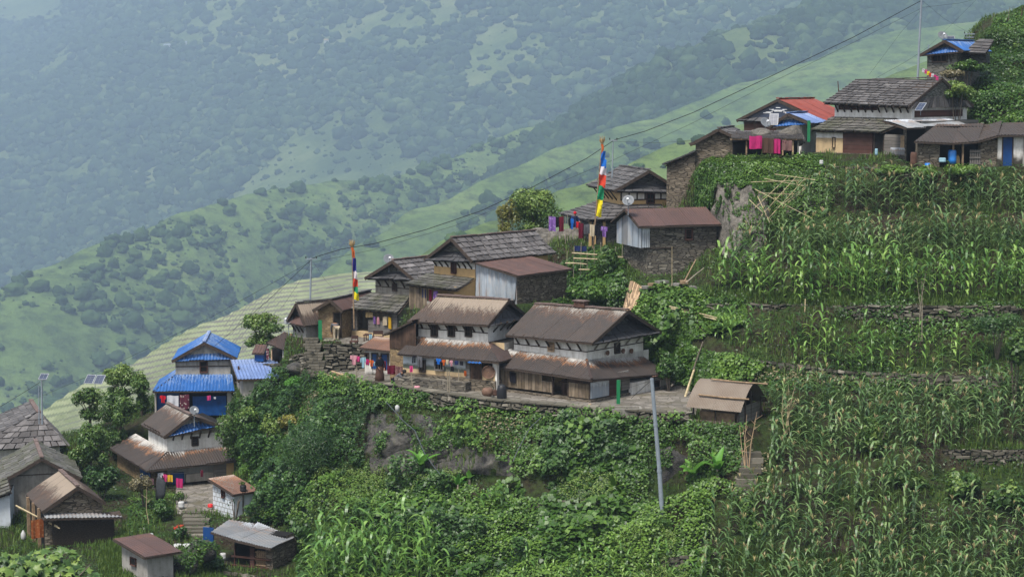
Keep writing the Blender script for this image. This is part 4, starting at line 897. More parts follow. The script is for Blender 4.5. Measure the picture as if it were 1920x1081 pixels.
# ================================================================== J: long open shed, rusty roof
h = H('long_shed', 'long stone shed with sagging rusty sheet roof and blue door at the right edge', 'shed', 1720, 313, -5.2, 3, Y=114.2)
xe = h.F(1960, 300).x; X = lambda px: h.F(px, 290).x; wf = WP('y', 0); zt = h.F(1740, 268).z
h.pad(0, xe, 0, 3.5, marg=.6); print('J', xe, zt)
core(h, 0, xe, 2.6, 3.4, -.5, [zt + .9] * 4, 'dark_inside', 'stone_wall')
panel(h, wf, 0, X(1762), -.4, zt, 'stone_wall', 'stone_wall', .5, -.5); panel(h, wf, X(1838), X(1870), -.4, h.F(1850, 262).z, 'stone_wall', 'stone_wall', .5, -.5)
for px in (1785, 1803): panel(h, wf, X(px), X(px) + .1, -.1, zt - .05, 'log_wood', 'post', .1)
zr = h.F(1890, 254).z
panel(h, wf, X(1870), X(1879), -.2, zr, 'white_wall_low', 'wall_panel', .3, -.25); door(h, wf, X(1880), X(1897), -.05, zr, 'blue_paint'); panel(h, wf, X(1898), X(1917), -.2, zr, 'white_wall_low', 'wall_panel', .3, -.25); panel(h, wf, X(1917), xe, -.2, zr, 'concrete', 'wall_panel', .3, -.28)
m = MB()
for k in range(5): a = X(1818) + k * .13; wbox(m, wf, a, a + .09, 0, .98, .05, .1, 'wood_grey')
for z in (.15, .5, .85): wbox(m, wf, X(1817), X(1838), z, z + .08, .1, .14, 'wood_grey')
m.build('gate', h.root)
pts = [(1714.8, 264.8, 1757.5, 233.5), (1785.6, 268, 1800, 232.5), (1832.5, 264.8, 1845, 231.5), (1872, 253.5, 1880, 230.5), (1965, 252, 1960, 228.5)]
Q = []
for (a, b) in zip(pts[:-1], pts[1:]): Q.append([h.F(a[0], a[1], -.4), h.F(b[0], b[1], -.4), h.F(b[2], b[3], 3.2), h.F(a[2], a[3], 3.2)])
m = MB()
for q in Q: metal_plane(m, q, 'rust_roof', sheet=1.1, g1=.6)
m.build('roof', h.root)
m = MB(); r = rock('sack', 1793, 303, 114.6, .3, .25, .42, 'straw', 'bulging straw-coloured sack under the long rusty shed roof', 9, 3, 'sack')
# ================================================================== K: red roof house with patterned gable
h, x0, x1, y0, ze, t, tb, a, b = gable_house('house', 'house with bright red sheet roof and a black and white diamond pattern on its gable', (1500, 262), -3.6, -30, 'R', 1395, 1512, 6.0, (1457.8, 186), None, (1381, 224.7), (1541, 226),
    {'front': 'wood_redbrown', 'side': 'wood_redbrown', 'gable': 'solar_cell', 'roof': 'red_sheet', 'cap': 'red_sheet'}, 235, struts_n=3, oh=.16, zbot=-1, pad=False, Y=127, cat='house')
m = MB(); gz = ze + .42; gh = t.z - .3 - gz; bw = .29
pat = [(0,), (-.6, .6), (-1.6, -1, 1, 1.6), (-2.4, -1.6, 1.6, 2.4), (-2.9, 0, 2.9), (-4.6, -2.4, 2.4, 4.6), (-5.2, -4.2, -1.6, 1.6, 4.2, 5.2), (-5.6, -4.6, -1, 0, 1, 4.6, 5.6, -7), (-7.6, -6.9, -4.7, -.4, .4, 4.7, 6.9), (-8.2, -6, -2.4, -1.8, 1.8, 2.4, 6, 7.6), (-9, -8.3, -5.4, -3, -2.2, 2.2, 3, 5.4, 8.3)]
for r, ds in enumerate(pat):
    z1 = gz + gh * (1 - r / len(pat)); z0 = z1 - gh / len(pat) * .72
    for dx in ds:
        x = t.x + dx * bw; lim = (t.z - .3 - z1) / (t.z - (a.z if dx < 0 else b.z)) * ((t.x - a.x) if dx < 0 else (b.x - t.x))
        if abs(x - t.x) + bw / 2 < lim + .12: m.box((x - bw * .52, y0 - .05, z0), (x + bw * .52, y0 - .02, z1), 'white_paint')
m.build('painted_blocks', h.root)
h, x0, x1, y0, ze, t, tb, a, b = gable_house('porch_house', 'small blue-roofed white house in front of the red-roofed house', (1502, 262), -3.9, -24, 'R', 1456, 1503, 3.5, (1477, 212.5), None, (1440, 237), (1521, 231),
    {'front': 'white_wall', 'gable': 'white_paint', 'roof': 'blue_sheet_pale', 'roof2': 'blue_sheet_pale', 'cap': 'blue_sheet'}, 240, pent='blue_sheet', struts_n=0, oh=.4, zbot=-1, pad=False, Y=122, cat='house')
# ================================================================== L: blue roof house at top right
h, x0, x1, y0, ze, t, tb, a, b = gable_house('house', 'stone house with blue sheet roof on the hilltop, topmost in the village', (1738.5, 135), 0.4, -38, 'R', 1738.5, 1794, 3.4, (1771, 75.5), None, (1724.4, 102), (1806, 94.7),
    {'front': 'stone_gable_pale', 'gable': 'stone_gable_pale', 'roof': 'blue_sheet', 'cap': 'blue_sheet'}, 112, pent='blue_sheet', struts_n=3, oh=.4, zbot=-2.5, pad=False, Y=127)
uf = WP('y', y0); q0, q1 = h.F(1750, 115, y0), h.F(1775, 105, y0); window(h, uf, q0.x, q1.x, q0.z, q1.z, bars=2)
h = H('annex', 'slate-grey roofed annex half hidden by shrubs beside the topmost blue roof', 'shed', 1812, 100, 2, -25, Y=126)
m = MB(); slate_plane(m, [h.F(1806, 99, -.2), h.F(1848, 101, -.2), h.F(1864, 74, 1.6), h.F(1834, 75, 1.6)], 'slate'); m.build('roof', h.root); core(h, .1, 1.2, .3, 1.4, -.6, [.0] * 4, 'stone_gable')
# ================================================================== L1: blue roofed house, lower left
h, x0, x1, y0, ze, t, tb, a, b = gable_house('farmhouse', 'grey house with two tiers of bright blue corrugated roofing', (290, 783), -20.6, 5, 'L', 329, 432, 4.6, (382.3, 641.6), None, (322, 675), (444.3, 671.2),
    {'front': 'concrete', 'side': 'concrete', 'gable': 'concrete', 'roof': 'blue_sheet', 'cap': 'blue_sheet_pale'}, 690, infl=1.4, pent='blue_sheet', struts_n=0, oh=.28)
uf = WP('y', y0); wf = WP('y', 0); q0, q1 = h.F(376.5, 696, y0), h.F(387.5, 678, y0); window(h, uf, q0.x, q1.x, q0.z, q1.z, 'wood_redbrown', bars=0, cross=1)
for k in range(6): panel(h, uf, x0 + (x1 - x0) * k / 5.2, x0 + (x1 - x0) * k / 5.2 + .06, h.F(380, 687, y0).z, ze, 'grey_plaster', 'stud', .04)
panel(h, uf, x0, x1, h.F(380, 687, y0).z, h.F(380, 687, y0).z + .06, 'beam_wood', 'ledge', .04)
e1, e2 = h.F(286, 733, -.35), h.F(439.6, 731.8, -.35); u1, u2 = h.F(331, 701, y0), h.F(435, 701, y0)
xl = h.F(288, 750).x; xr = h.F(436, 750).x
roof(h, [[e1, e2, V3(x1 + .1, y0 - .03, u2.z), V3(x0, y0 - .03, u1.z)]], 'blue_sheet', 'veranda_roof'); eb = V3(e1.x, 4.5, e1.z)
roof(h, [[eb, e1, V3(x0 - .02, y0 - .03, u1.z), V3(x0 - .02, 4.5, u1.z)]], 'blue_sheet', 'side_veranda_roof')
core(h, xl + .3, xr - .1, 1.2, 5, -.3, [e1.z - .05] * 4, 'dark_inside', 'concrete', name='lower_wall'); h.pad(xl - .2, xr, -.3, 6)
for px in (290, 426): x = h.F(px, 750).x; panel(h, wf, x, x + (.28 if px > 300 else .1), 0, e1.z, 'concrete', 'pillar', .25, -.2)
m = MB(); wbox(m, wf, h.F(292, 750).x, h.F(336, 750).x, .2, e1.z - .1, -.25, -.2, 'blue_tarp'); wbox(m, wf, h.F(361, 750).x, h.F(424, 750).x, .1, h.F(400, 742.5).z, -.12, -.07, 'blue_tarp'); m.build('tarp', h.root)
# ================================================================== L2: rust roof house below it
h, x0, x1, y0, ze, t, tb, a, b = gable_house('farmhouse', 'white and stone house with rusty two-tier roof and a blue strip under the gable', (286, 916), -23.2, 27, 'L', 313, 418, 3.7, (358, 778), None, (307, 818), (411.5, 795.7),
    {'front': 'white_wall', 'side': 'white_wall', 'gable': 'concrete', 'roof': 'rust_roof', 'cap': 'ridge_clay'}, 825, infl=1.1, pent='blue_sheet', struts_n=6, oh=.45, pad=False)
HL2 = h; wf = WP('y', 0); uf = WP('y', y0); q0, q1 = h.F(361, 833, y0), h.F(369.5, 819, y0); window(h, uf, q0.x, q1.x, q0.z, q1.z, bars=2, cross=2)
struts(h, WP('x', x0, -1), y0 + .2, y0 + 3.5, 6, ze, .5, .4)
e1, e2 = h.F(284.7, 881, -.4), h.F(442.6, 862.5, -.4); u1, u2 = h.F(311, 845, y0), h.F(418, 837, y0); xr = h.F(438, 890).x
e1.x = -.42
roof(h, [[e1, e2, V3(x1 + .15, y0 - .03, u2.z), V3(x0, y0 - .03, u1.z)]], 'rust_roof_skirt', 'veranda_roof'); dd = h.S(220, 880).y
roof(h, [[V3(e1.x, dd + .4, e1.z), e1, V3(x0 - .02, y0 - .03, u1.z), V3(x0 - .02, dd + .1, u1.z)]], 'rust_roof_skirt', 'side_veranda_roof')
print('L2', x0, x1, dd, xr, e1, e2)
h.pad(-.3, xr + .3, -.3, dd)
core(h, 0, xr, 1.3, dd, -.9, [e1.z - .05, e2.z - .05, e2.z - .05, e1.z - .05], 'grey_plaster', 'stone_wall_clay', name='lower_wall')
core(h, 0, .5, .8, 1.3, -.9, [e1.z - .05] * 4, 'stone_wall_clay', name='corner_wall')
panel(h, wf, h.F(349, 900).x, h.F(402, 900).x, .2, h.F(375, 886).z, 'grey_plaster', 'wall_panel', .1, -.08); panel(h, wf, h.F(305, 900).x, h.F(322, 900).x, .1, h.F(313, 890).z, 'grey_plaster_low', 'wall_panel', .1, -.08); panel(h, wf, h.F(323, 900).x, h.F(348, 900).x, .1, e1.z - .4, 'blue_tarp', 'door_curtain', .04, -.3)
panel(h, wf, h.F(400, 890).x, h.F(424, 890).x, .3, e2.z - .2, 'wood_grey', 'plank_wall', .06); panel(h, wf, h.F(424, 890).x, xr, .3, e2.z, 'ochre_wall', 'pillar', .3, -.25)
m = MB(); m.box((-.03, .35, .1), (0.0, 2.4, 1.25), 'blue_tarp'); m.build('tarp', h.root)
panel(h, wf, 0, xr, -.8, .02, 'stone_wall_grey', 'plinth', .4, -.3)
# ================================================================== N1-N3: left cluster
h = H('slate_house', 'big slate hip-roofed house at the left edge behind the others', 'house', 120, 860, -22.6, 20)
ap = h.F(73, 773.6, 1.2); bk = V3(ap.x, 5.5, h.F(73, 773.6, 1.2).z + .1); zl = h.F(120, 834, -.6).z
x1 = h.F(124, 834, -.6).x + .1; x0 = 2 * ap.x - x1 - 3.2; h.pad(x0, x1, 0, 6)
roof(h, [[V3(x0, -.6, zl), V3(x1, -.6, zl), ap + V3(.05, 0, 0), ap - V3(.05, 0, 0)]], 'slate_pale', 'hip_roof'); roof(h, [[V3(x1, -.6, zl), V3(x1, 5.8, zl), bk, ap]], 'slate_pale'); roof(h, [[V3(x0, 5.8, zl), V3(x0, -.6, zl), ap, bk]], 'slate'); ridge_cap(h, ap, bk)
core(h, x0 + .5, x1 - .4, 0, 5.5, -1, [zl + .1] * 4, 'white_wall', 'white_wall'); print('N1', x0, x1, zl, ap)
h, x0, x1, y0, ze, t, tb, a, b = gable_house('house', 'grey plastered house with dark weathered shingle roof at the left edge', (10, 960), -23.6, 17, 'L', 16, 136, 5.0, (78.3, 858), None, (2, 902), (151, 895),
    {'front': 'grey_plaster', 'gable': 'grey_plaster', 'roof': 'slate_moss', 'roof2': 'slate_moss', 'cap': 'ridge_clay'}, 910, pent=None, struts_n=0, oh=.4)
panel(h, WP('y', y0), x0, x1, h.F(80, 889, y0).z, h.F(80, 889, y0).z + .05, 'beam_wood', 'ledge', .04)
h = H('shed', 'whitewashed shed wall cut by the left edge of the photo', 'shed', 20, 987, -23.8, 10)
xl = h.F(-60, 980).x; core(h, xl, 0, 0, 3, -.6, [h.F(19, 928).z - .2, h.F(19, 928).z, h.F(19, 928).z, 0.5], 'white_wall_blue'); h.pad(xl, 0, 0, 3, marg=.5)
roof(h, [[h.F(-60, 950, -.3), h.F(21, 921, -.3), h.F(14, 893, 1.8), h.F(-60, 915, 1.8)]], 'slate_moss')
h, x0, x1, y0, ze, t, tb, a, b = gable_house('cottage', 'small rubble-stone cottage with pale rusty roof and a wicker-walled front', (80, 1030), -24.1, 24, 'L', 82, 192, 3.9, (146, 911.5), None, (79, 958), (198, 941),
    {'front': 'stone_wall', 'side': 'dark_inside', 'gable': 'stone_wall', 'roof': 'rust_roof_pale', 'cap': 'ridge_clay'}, 950, pent=None, struts_n=0, oh=.35)
HN3 = h; wf = WP('y', 0); e1, e2 = h.F(84, 971, -.7), h.F(229, 968, -.7); q = h.F(150, 962).z
roof(h, [[e1, e2, V3(e2.x, 0, e2.z + .22), V3(e1.x, 0, e2.z + .22)]], 'zinc_old', 'porch_roof'); panel(h, wf, h.F(98, 1000, -.3).x, h.F(214, 1000, -.3).x, -.3, q - .25, 'wicker', 'wicker_wall', .06, .3)
for k in range(3): panel(h, WP('x', x0, -1), .4 + k * 1.5, .55 + k * 1.5, -.3, a.z, 'log_wood', 'post', .15, .1)
# ================================================================== V: grey box house with pale blue roof
h = H('outhouse', 'plain grey cement outhouse with flat pale blue roof between the shrubs', 'outhouse', 456, 748, -18.7, 12, Y=115.6)
xr = h.F(520, 730).x; d = h.S(444, 730).y; zt = h.F(456, 709).z; h.pad(0, xr, 0, d, marg=.8); print('V', xr, d, zt)
core(h, 0, xr, 0, d, -1.2, [zt] * 4, 'concrete', 'grey_plaster_low'); zb = h.F(440, 689.5, d + .3).z
roof(h, [[V3(-.35, -.3, zt), V3(xr + .45, -.3, zt), V3(xr + .45, d + .3, zt + .35), V3(-.35, d + .3, zt + .35)]], 'blue_sheet_pale'); window(h, WP('x', 0, -1), d * .5, d * .5 + .3, .7, 1.5, 'wood_redbrown', bars=0)
# ================================================================== W: white block hut
h = H('block_hut', 'small white concrete-block hut with rusty sheet roof and a potted plant on top', 'hut', 439.6, 974, -23.5, 42)
xr = h.F(478.6, 960).x; d = h.S(399.5, 940).y; zc = h.F(441.8, 924).z; zl = h.S(400, 897).z; h.pad(0, xr, 0, d, marg=.8); print('W', xr, d, zc, zl)
core(h, 0, xr, 0, d, -.9, [zc - .1, zc - .1, zl - .1, zl - .1], 'white_wall_blue', 'white_wall_blue', 'white_wall_blue')
m = MB()
for r in range(10):
    z = -.2 + r * .24; m.box((-.012, 0.02, z), (-.004, d - .02, z + .02), 'grey_plaster')
    for k in range(7):
        y = (k + .5 * (r % 2)) * d / 6.5
        if y < d - .03: m.box((-.012, y, z), (-.004, y + .02, z + .24), 'grey_plaster')
m.build('block_joints', h.root)
q0, q1 = h.S(417.5, 930), h.S(421.5, 918); window(h, WP('x', 0, -1), q0.y, q1.y, q0.z, q1.z, 'wood_redbrown', bars=0, fw=.04)
e1 = V3(-.2, -.2, zc); e2 = V3(xr + .1, -.2, zc); e3 = V3(xr + .1, d + .2, zl); e4 = V3(-.2, d + .2, zl); roof(h, [[e1, e2, e3, e4]], 'rust_roof_orange')
HW = h
# ================================================================== S: open wood shed with metal roof
h = H('wood_shed', 'open-fronted stone firewood shed under bent grey metal roofing, bottom left', 'shed', 510, 1066, -24.3, -22)
xl = h.F(408, 1050).x; X = lambda px: h.F(px, 1040).x; zt = h.F(507, 1028).z; zl = h.F(408, 1008).z; wf = WP('y', 0); h.pad(xl - 1, 1.2, -.3, 3, marg=.6)
core(h, xl, -.1, 1.7, 2.6, -.5, [zl] * 4, 'dark_inside', 'stone_wall'); panel(h, wf, -.35, 0, -.8, zt - .1, 'stone_wall', 'stone_pillar', 2.6, -2.6)
panel(h, WP('x', 0, 1), 0, 2.4, -.8, zt, 'stone_wall', 'stone_wall', .05)
for px, t_ in ((440, .06), (470, .2), (476, .06)): panel(h, wf, X(px), X(px) + t_, 0, zt, 'wood_redbrown', 'post', .08)
m = MB(); wbox(m, wf, X(479), X(509), .05, zt - .2, -.2, -.12, 'pale_wood')
for k in range(8): a = X(479) + k * (X(509) - X(479)) / 8; wbox(m, wf, a, a + .05, .05, zt - .2, -.08, -.04, 'log_wood')
for k in range(5): z = .1 + k * .22; wbox(m, wf, X(478), X(510), z, z + .05, -.03, 0, 'log_wood')
m.build('lattice', h.root); m = MB(); wbox(m, wf, X(436), X(509), .45, .53, .09, .14, 'wood_redbrown'); wbox(m, wf, X(434), X(505), .0, .08, .09, .14, 'wood_redbrown'); m.build('rail', h.root)
e = [h.F(408, 1006, -.4), h.F(507.6, 1026, -.4), h.Z(552, 1006, zt + .15), h.Z(425, 977, zt + .5)]
m = MB(); metal_plane(m, [h.F(396, 996, -.2), h.F(450, 1014, -.4), h.Z(485, 978, zt + .45), h.Z(429, 977, zt + .5)], 'zinc_old', pitch=.15); metal_plane(m, [h.F(448, 1013, -.45), h.F(507.6, 1027, -.45), h.Z(552, 1006, zt + .12), h.Z(483, 978, zt + .43)], 'zinc_old', pitch=.15); m.build('roof', h.root)
m = MB(); wbox(m, wf, h.F(377, 1030).x, h.F(396, 1030).x, 0.2, h.F(385, 990).z, -.3, -.22, 'blue_paint'); m.build('side_door', h.root)
# ================================================================== T: bottom-left shed
h = H('outhouse', 'small grey cement outhouse with dark red roof at the bottom edge', 'outhouse', 277, 1092, -24.0, 38)
xr = h.F(325, 1070).x; d = h.S(229, 1070).y; zt = h.F(276, 1040).z; h.pad(0, xr, 0, d, marg=.8); print('T', xr, d)
core(h, 0, xr, 0, d, -.9, [zt - .05, zt - .05, zt + .2, zt + .2], 'grey_plaster_low', 'grey_plaster_low'); roof(h, [[V3(-.3, -.3, zt), V3(xr + .3, -.3, zt), V3(xr + .3, d + .3, zt + .3), V3(-.3, d + .3, zt + .3)]], 'rust_roof_red')
window(h, WP('x', 0, -1), d * .42, d * .62, zt - .75, zt - .4, 'wood_redbrown', bars=0, fw=.02)
# ================================================================== X: bamboo-mat barrel shed
h = H('mat_shelter', 'animal shelter with a vaulted woven bamboo mat roof right of the yard', 'shelter', 1383, 797, -17.0, -30)
xl = h.F(1300, 782).x; a = h.F(1286, 763, -.3); b = h.F(1382, 774, -.3); a.z = b.z = (a.z + b.z) / 2 + .05; tp = h.F(1413.6, 715, 1.6); tl = h.F(1323, 709, 1.6)
print('X', xl, a, b, tp, tl); h.pad(xl, .6, -.2, 3.2, marg=.8); zt = (tp.z + tl.z) / 2; m = MB(); n = 16
for s_, (xa, xb) in enumerate(((a.x, (a.x + b.x) / 2 + .05), ((a.x + b.x) / 2 - .05, b.x + .2))):
    off = .03 * s_; pts = []; cols = []
    for k in range(n + 1):
        t_ = k / n * math.pi; y = 1.45 - math.cos(t_) * 1.75; z = a.z - .02 * s_ + (zt - a.z + off) * (1 - abs(math.cos(t_)) ** (1.7 if t_ < 1.57 else 1.2))
        for x in (xa, xb): pts.append((x, y, z)); cols.append((.5, .5, .5))
    m.grid(pts, 2, n + 1, 'woven_mat', cols)
m.build('mat_roof', h.root, True)
for (y, z, x_0, x_1) in ((1.15, zt + .03, a.x + .7, b.x + 1.0), (.12, a.z + (zt - a.z) * .48, a.x + .5, b.x + .45)):
    m = MB(); m.tube([(x_0, y, z + .02), ((x_0 + x_1) / 2, y, z - .02), (x_1, y, z)], .045, 'log_wood', 6); m.build('roof_pole', h.root)
for x, y in ((xl, 0), (0, 0), (.05, .8), (0, 1.6), (.05, 2.8), (xl, 2.8), (xl / 2, 0)):
    m = MB(); m.tube([(x, y, -.8), (x, y, a.z + (zt - a.z) * (1 - min(1, abs(1.45 - y) / 1.75) ** 1.7) - .05)], .05, 'beam_wood', 6); m.build('post', h.root)
m = MB(); m.box((-.03, .2, -.3), (.03, 2.7, .85), 'wood_grey'); m.box((xl, 1.8, -.5), (0, 1.85, a.z + .5), 'dark_inside'); m.box((xl, -.05, -.5), (0, 0.02, .12), 'stone_wall'); m.box((xl + .2, .3, 0), (-.3, .9, .5), 'log_wood'); m.build('end_boards', h.root)
# ------------------------------------------------------------------ near slope (village spur)
TAIL = [(-24, 135), (-28, 139), (-33, 145), (-45, 160), (-75, 200)]
ST = {
 -250: [(1500,70),(1150,90),(1100,93),('z',-23.9,96),('z',-23.9,98),('z',-23.9,100),('z',-23.9,102),('z',-23.8,104),('z',-23.6,107),('z',-23.4,109),('z',-23.3,111),('z',-23.3,113),('z',-23.3,115),('z',-23.4,117),('z',-23.5,119),('z',-24,121),('z',-25,123),('z',-26,125),('z',-27,127),('z',-28,130),('z',-31,134),('z',-36,140),('z',-48,155),('z',-80,200)],
 0: [(1500,70),(1150,90),(1100,93),('z',-23.9,96),('z',-23.9,98),('z',-23.9,100),('z',-23.9,102),('z',-23.6,104),('z',-23.2,107),('z',-23,109),('z',-22.8,111),('z',-22.6,113),('z',-22.4,115),('z',-22.3,117),('z',-22.2,119),('z',-22.4,121),('z',-22.9,123),('z',-23.6,125),('z',-24.5,127),('z',-26,130),('z',-30,134),('z',-35,140),('z',-48,155),('z',-78,200)],
 160: [(1500,70),(1150,90),(1100,93),('z',-23.9,96),('z',-23.9,98.5),('z',-23.8,101),('z',-23.7,103),('z',-23.5,105),('z',-23.3,108),('z',-23,110),('z',-22.6,112),('z',-22.4,114),('z',-22.2,116),('z',-22,118),('z',-21.9,120),('z',-21.9,122),('z',-22.2,124),('z',-22.9,126),('z',-24,128),('z',-26,131),('z',-30,135),('z',-35,141),('z',-47,156),('z',-77,200)],
 300: [(1500,70),(1150,90),('z',-24,93),('z',-24,96),('z',-23.9,98.5),('z',-23.6,101),('z',-23.5,103.5),('z',-23.3,106),('z',-23.2,108),('z',-23.2,111),('z',-23.2,114),('z',-23,117),('z',-21.8,118.5),('z',-20.8,120),('z',-20.6,123),('z',-20.6,126),('z',-20.6,128),('z',-20.9,130),('z',-22,132),('z',-24,135),('z',-28,139),('z',-33,145),('z',-45,160),('z',-75,200)],
 430: [(1500,70),(1150,90),('z',-24.6,93),('z',-24.6,96),('z',-24.2,98.5),('z',-24.1,101),('z',-23.3,103),('z',-23.2,105),('z',-23.2,107),('z',-23,110),('z',-22.8,113),('z',-22,116),('z',-20.6,118),('z',-20,120),('z',-19.8,122),('z',-19.6,124),('z',-19.3,127),('z',-19,129),('z',-20,131),('z',-23,134),('z',-27,138),('z',-33,144),('z',-45,160),('z',-75,200)],
 530: [(1500,70),(1150,90),('z',-24.4,93),('z',-24.4,95),('z',-24.3,98),('z',-23.2,100.5),('z',-22.2,103),('z',-21.4,105),('z',-20.4,107.5),('z',-19.4,110),('z',-18.6,112.5),('z',-18,115),('z',-17.6,117),('z',-17,119),('z',-16.6,121),('z',-16.6,123),('z',-16.9,125),('z',-17.4,127),('z',-19,130),('z',-22,134),('z',-27,140),('z',-33,146),('z',-45,160),('z',-75,200)],
 600: [(1500,70),(1150,90),(1081,93),(1040,95),(1000,97),(960,99),(900,102),(830,105),(770,107.5),(720,110),(700,112),('z',-16.7,114),('z',-15.2,116.5),('z',-15.1,118),('z',-15.1,120),('z',-15.1,123),('z',-15.3,125),('z',-15.6,127),('z',-17,130),('z',-22,134),('z',-27,140),('z',-33,146),('z',-45,160),('z',-75,200)],
 690: [(1500,70),(1150,91),(1081,93.5),(1040,95.5),(990,97.5),(940,99.5),(880,101.5),(815,104.5),('z',-16.5,108),('z',-16.5,110),('z',-16.5,112.3),('z',-15.1,112.9),('z',-15.1,115),('z',-15.1,118),('z',-15,121),('z',-15,124),('z',-15,126),('z',-15.4,128),('z',-17,131),('z',-22,135),('z',-27,140),('z',-33,146),('z',-45,160),('z',-75,200)],
 800: [(1500,70),(1150,91),(1081,93.5),(1030,95.5),(980,97),(930,98.5),(880,100),(800,102.5),('z',-16.5,104.4),('z',-16.5,107),('z',-16.5,113),('z',-16,115),('z',-15,117),('z',-14.3,118),('z',-14.2,121),('z',-14.2,124),('z',-14.2,127),('z',-14.5,129),('z',-16,132),('z',-22,136),('z',-27,141),('z',-33,147),('z',-45,160),('z',-75,200)],
 920: [(1500,70),(1150,91),(1081,93),(1040,94.5),(1000,95.8),(940,97.3),(890,98.3),(830,99.6),('z',-16.5,101.4),('z',-16.5,105),('z',-16.5,110),('z',-16,113),('z',-14.5,115),('z',-14.2,117),('z',-14.2,120),('z',-13.8,124),('z',-13,127),('z',-12.8,129),('z',-14,132),('z',-20,136),('z',-27,142),('z',-33,148),('z',-45,160),('z',-75,200)],
 1040: [(1500,70),(1150,90.5),(1081,92.3),(1050,93.3),(1010,94.5),(960,95.6),(905,96.8),(850,98),('z',-16.5,99.8),('z',-16.5,103),('z',-16.5,109),('z',-16,111),(585,113),(575,114),(560,115.5),(475,118),(452,119.5),('z',-10.2,126),('z',-12,130),('z',-18,135),('z',-25,141),('z',-33,148),('z',-45,160),('z',-75,200)],
 1150: [(1500,70),(1150,90),(1081,91.8),(1050,92.7),(1010,93.8),(960,94.8),(905,95.9),(850,96.9),('z',-16.5,98.5),('z',-16.5,103),('z',-16.5,107.5),(625,109),(540,110.5),(520,111.5),(500,113),(465,118),(445,120),('z',-9.1,124),('z',-11,129),('z',-17,134),('z',-24,140),('z',-33,148),('z',-45,160),('z',-75,200)],
 1250: [(1500,70),(1150,90),(1081,91.8),(1035,92.8),(1005,93.5),(965,94.4),(920,95.3),(855,96.2),('z',-16.5,97.3),('z',-16.5,101.5),('z',-16.5,104.5),(640,106.5),(560,108.5),(520,110),(505,113),(430,117),(400,119.5),(375,121.5),(362,124),('z',-8.5,127),('z',-13,130),('z',-21,137),('z',-40,155),('z',-75,200)],
 1330: [(1500,70),(1130,89.5),(1060,91.2),(1020,92.2),(980,93.2),(940,94.2),(890,95.2),(830,96.1),('z',-16.5,97.5),('z',-16.5,100.5),('z',-16.3,102.3),(680,103.4),(630,104.4),(602,106.5),(545,108),(515,110),(440,113.5),(375,115),(305,116.5),(297,121),('z',-5,126),('z',-8,131),('z',-22,145),('z',-75,200)],
 1400: [(1500,70),(1120,89),(1040,91),(1000,92),(955,93.2),(915,94),(860,95.3),(800,96.8),(785,97.3),(760,98.8),(742,99.6),(690,101),(660,102),(610,105),(560,106.5),(535,108.5),(510,109.2),(400,113.5),(305,116),(296,122),('z',-5,127),('z',-8,133),('z',-30,150),('z',-75,200)],
 1550: [(1500,70),(1110,88.5),(1010,91),(975,91.8),(915,93.8),(880,94.5),(815,96.8),(790,97.4),(760,98.6),(735,99.6),(695,100.6),(630,103.2),(568,104.2),(530,106.6),(492,107.5),(450,110),(405,111),(370,113),(320,114),(298,116.5),('z',-4.6,127),('z',-6,133),('z',-25,150),('z',-75,200)],
 1700: [(1500,70),(1110,88),(985,91),(945,91.7),(895,94),(855,94.7),(800,97.2),(780,97.8),(745,98.9),(742,99.2),(697,100),(635,102.8),(568,103.8),(530,106.4),(490,107.2),(455,109.8),(405,110.8),(378,112.7),(320,113.6),(300,116.5),('z',-3.2,128),('z',-0.3,138),('z',-3,146),('z',-75,200)],
 1850: [(1500,70),(1110,88),(985,91),(945,91.7),(885,94),(842,94.7),(790,97.2),(770,97.8),(748,98.8),(742,99.2),(700,99.9),(635,102.6),(568,103.6),(530,106.2),(490,107),(455,109.6),(405,110.6),(380,112.7),(316,113.8),(302,116.5),(225,123),(120,131),(32,142),('z',0,170)],
 2200: [(1500,70),(1110,88),(985,91),(945,91.7),(880,94),(838,94.7),(790,97.2),(770,97.8),(752,98.8),(745,99.2),(704,99.9),(635,102.6),(568,103.6),(530,106.2),(490,107),(455,109.6),(405,110.6),(380,112.7),(312,113.8),(295,116.5),(160,124),(0,134),(-60,140),('z',4,170)],
}
def st_point(px, k):
    if k[0] == 'z': return XZ(px, k[2], k[1])
    return P(px, k[0], k[1])
def sheet_points(ST, colstep, rowlen, pxs=None):
    keys = sorted(ST); n = len(ST[keys[0]])
    for k in keys: assert len(ST[k]) == n, (k, len(ST[k]), n)
    pts = {k: np.array([st_point(k, q) for q in ST[k]]) for k in keys}
    cols = np.arange(keys[0], keys[-1] + 0.01, colstep)
    reps = []
    for r in range(n - 1):
        L = np.mean([np.linalg.norm(pts[k][r + 1] - pts[k][r]) for k in keys]); reps.append(max(1, int(round(L / rowlen))))
    base = np.zeros((len(cols), n, 3))
    for i, c in enumerate(cols):
        j = min(max(np.searchsorted(keys, c, 'right') - 1, 0), len(keys) - 2)
        t = (c - keys[j]) / (keys[j + 1] - keys[j]); t = t * t * (3 - 2 * t) * 0.5 + t * 0.5
        base[i] = pts[keys[j]] * (1 - t) + pts[keys[j + 1]] * t
        # keep each column in its own vertical plane
        for r in range(n):
            q = base[i, r]; base[i, r, 0] = (c - 960) / F * (q[1] * CP - q[2] * SP)
    rows = []
    for r in range(n - 1):
        for k in range(reps[r]):
            t = k / reps[r]; rows.append(base[:, r] * (1 - t) + base[:, r + 1] * t)
    rows.append(base[:, -1])
    return np.stack(rows, 0)          # (nr, nc, 3)
def grid_faces(nr, nc):
    a = (np.arange(nr - 1)[:, None] * nc + np.arange(nc - 1)[None, :]).ravel()
    return np.stack([a, a + 1, a + nc + 1, a + nc], 1)
G = sheet_points(ST, 5.0, 0.3)
nr, nc, _ = G.shape
g = G.reshape(-1, 3).copy()
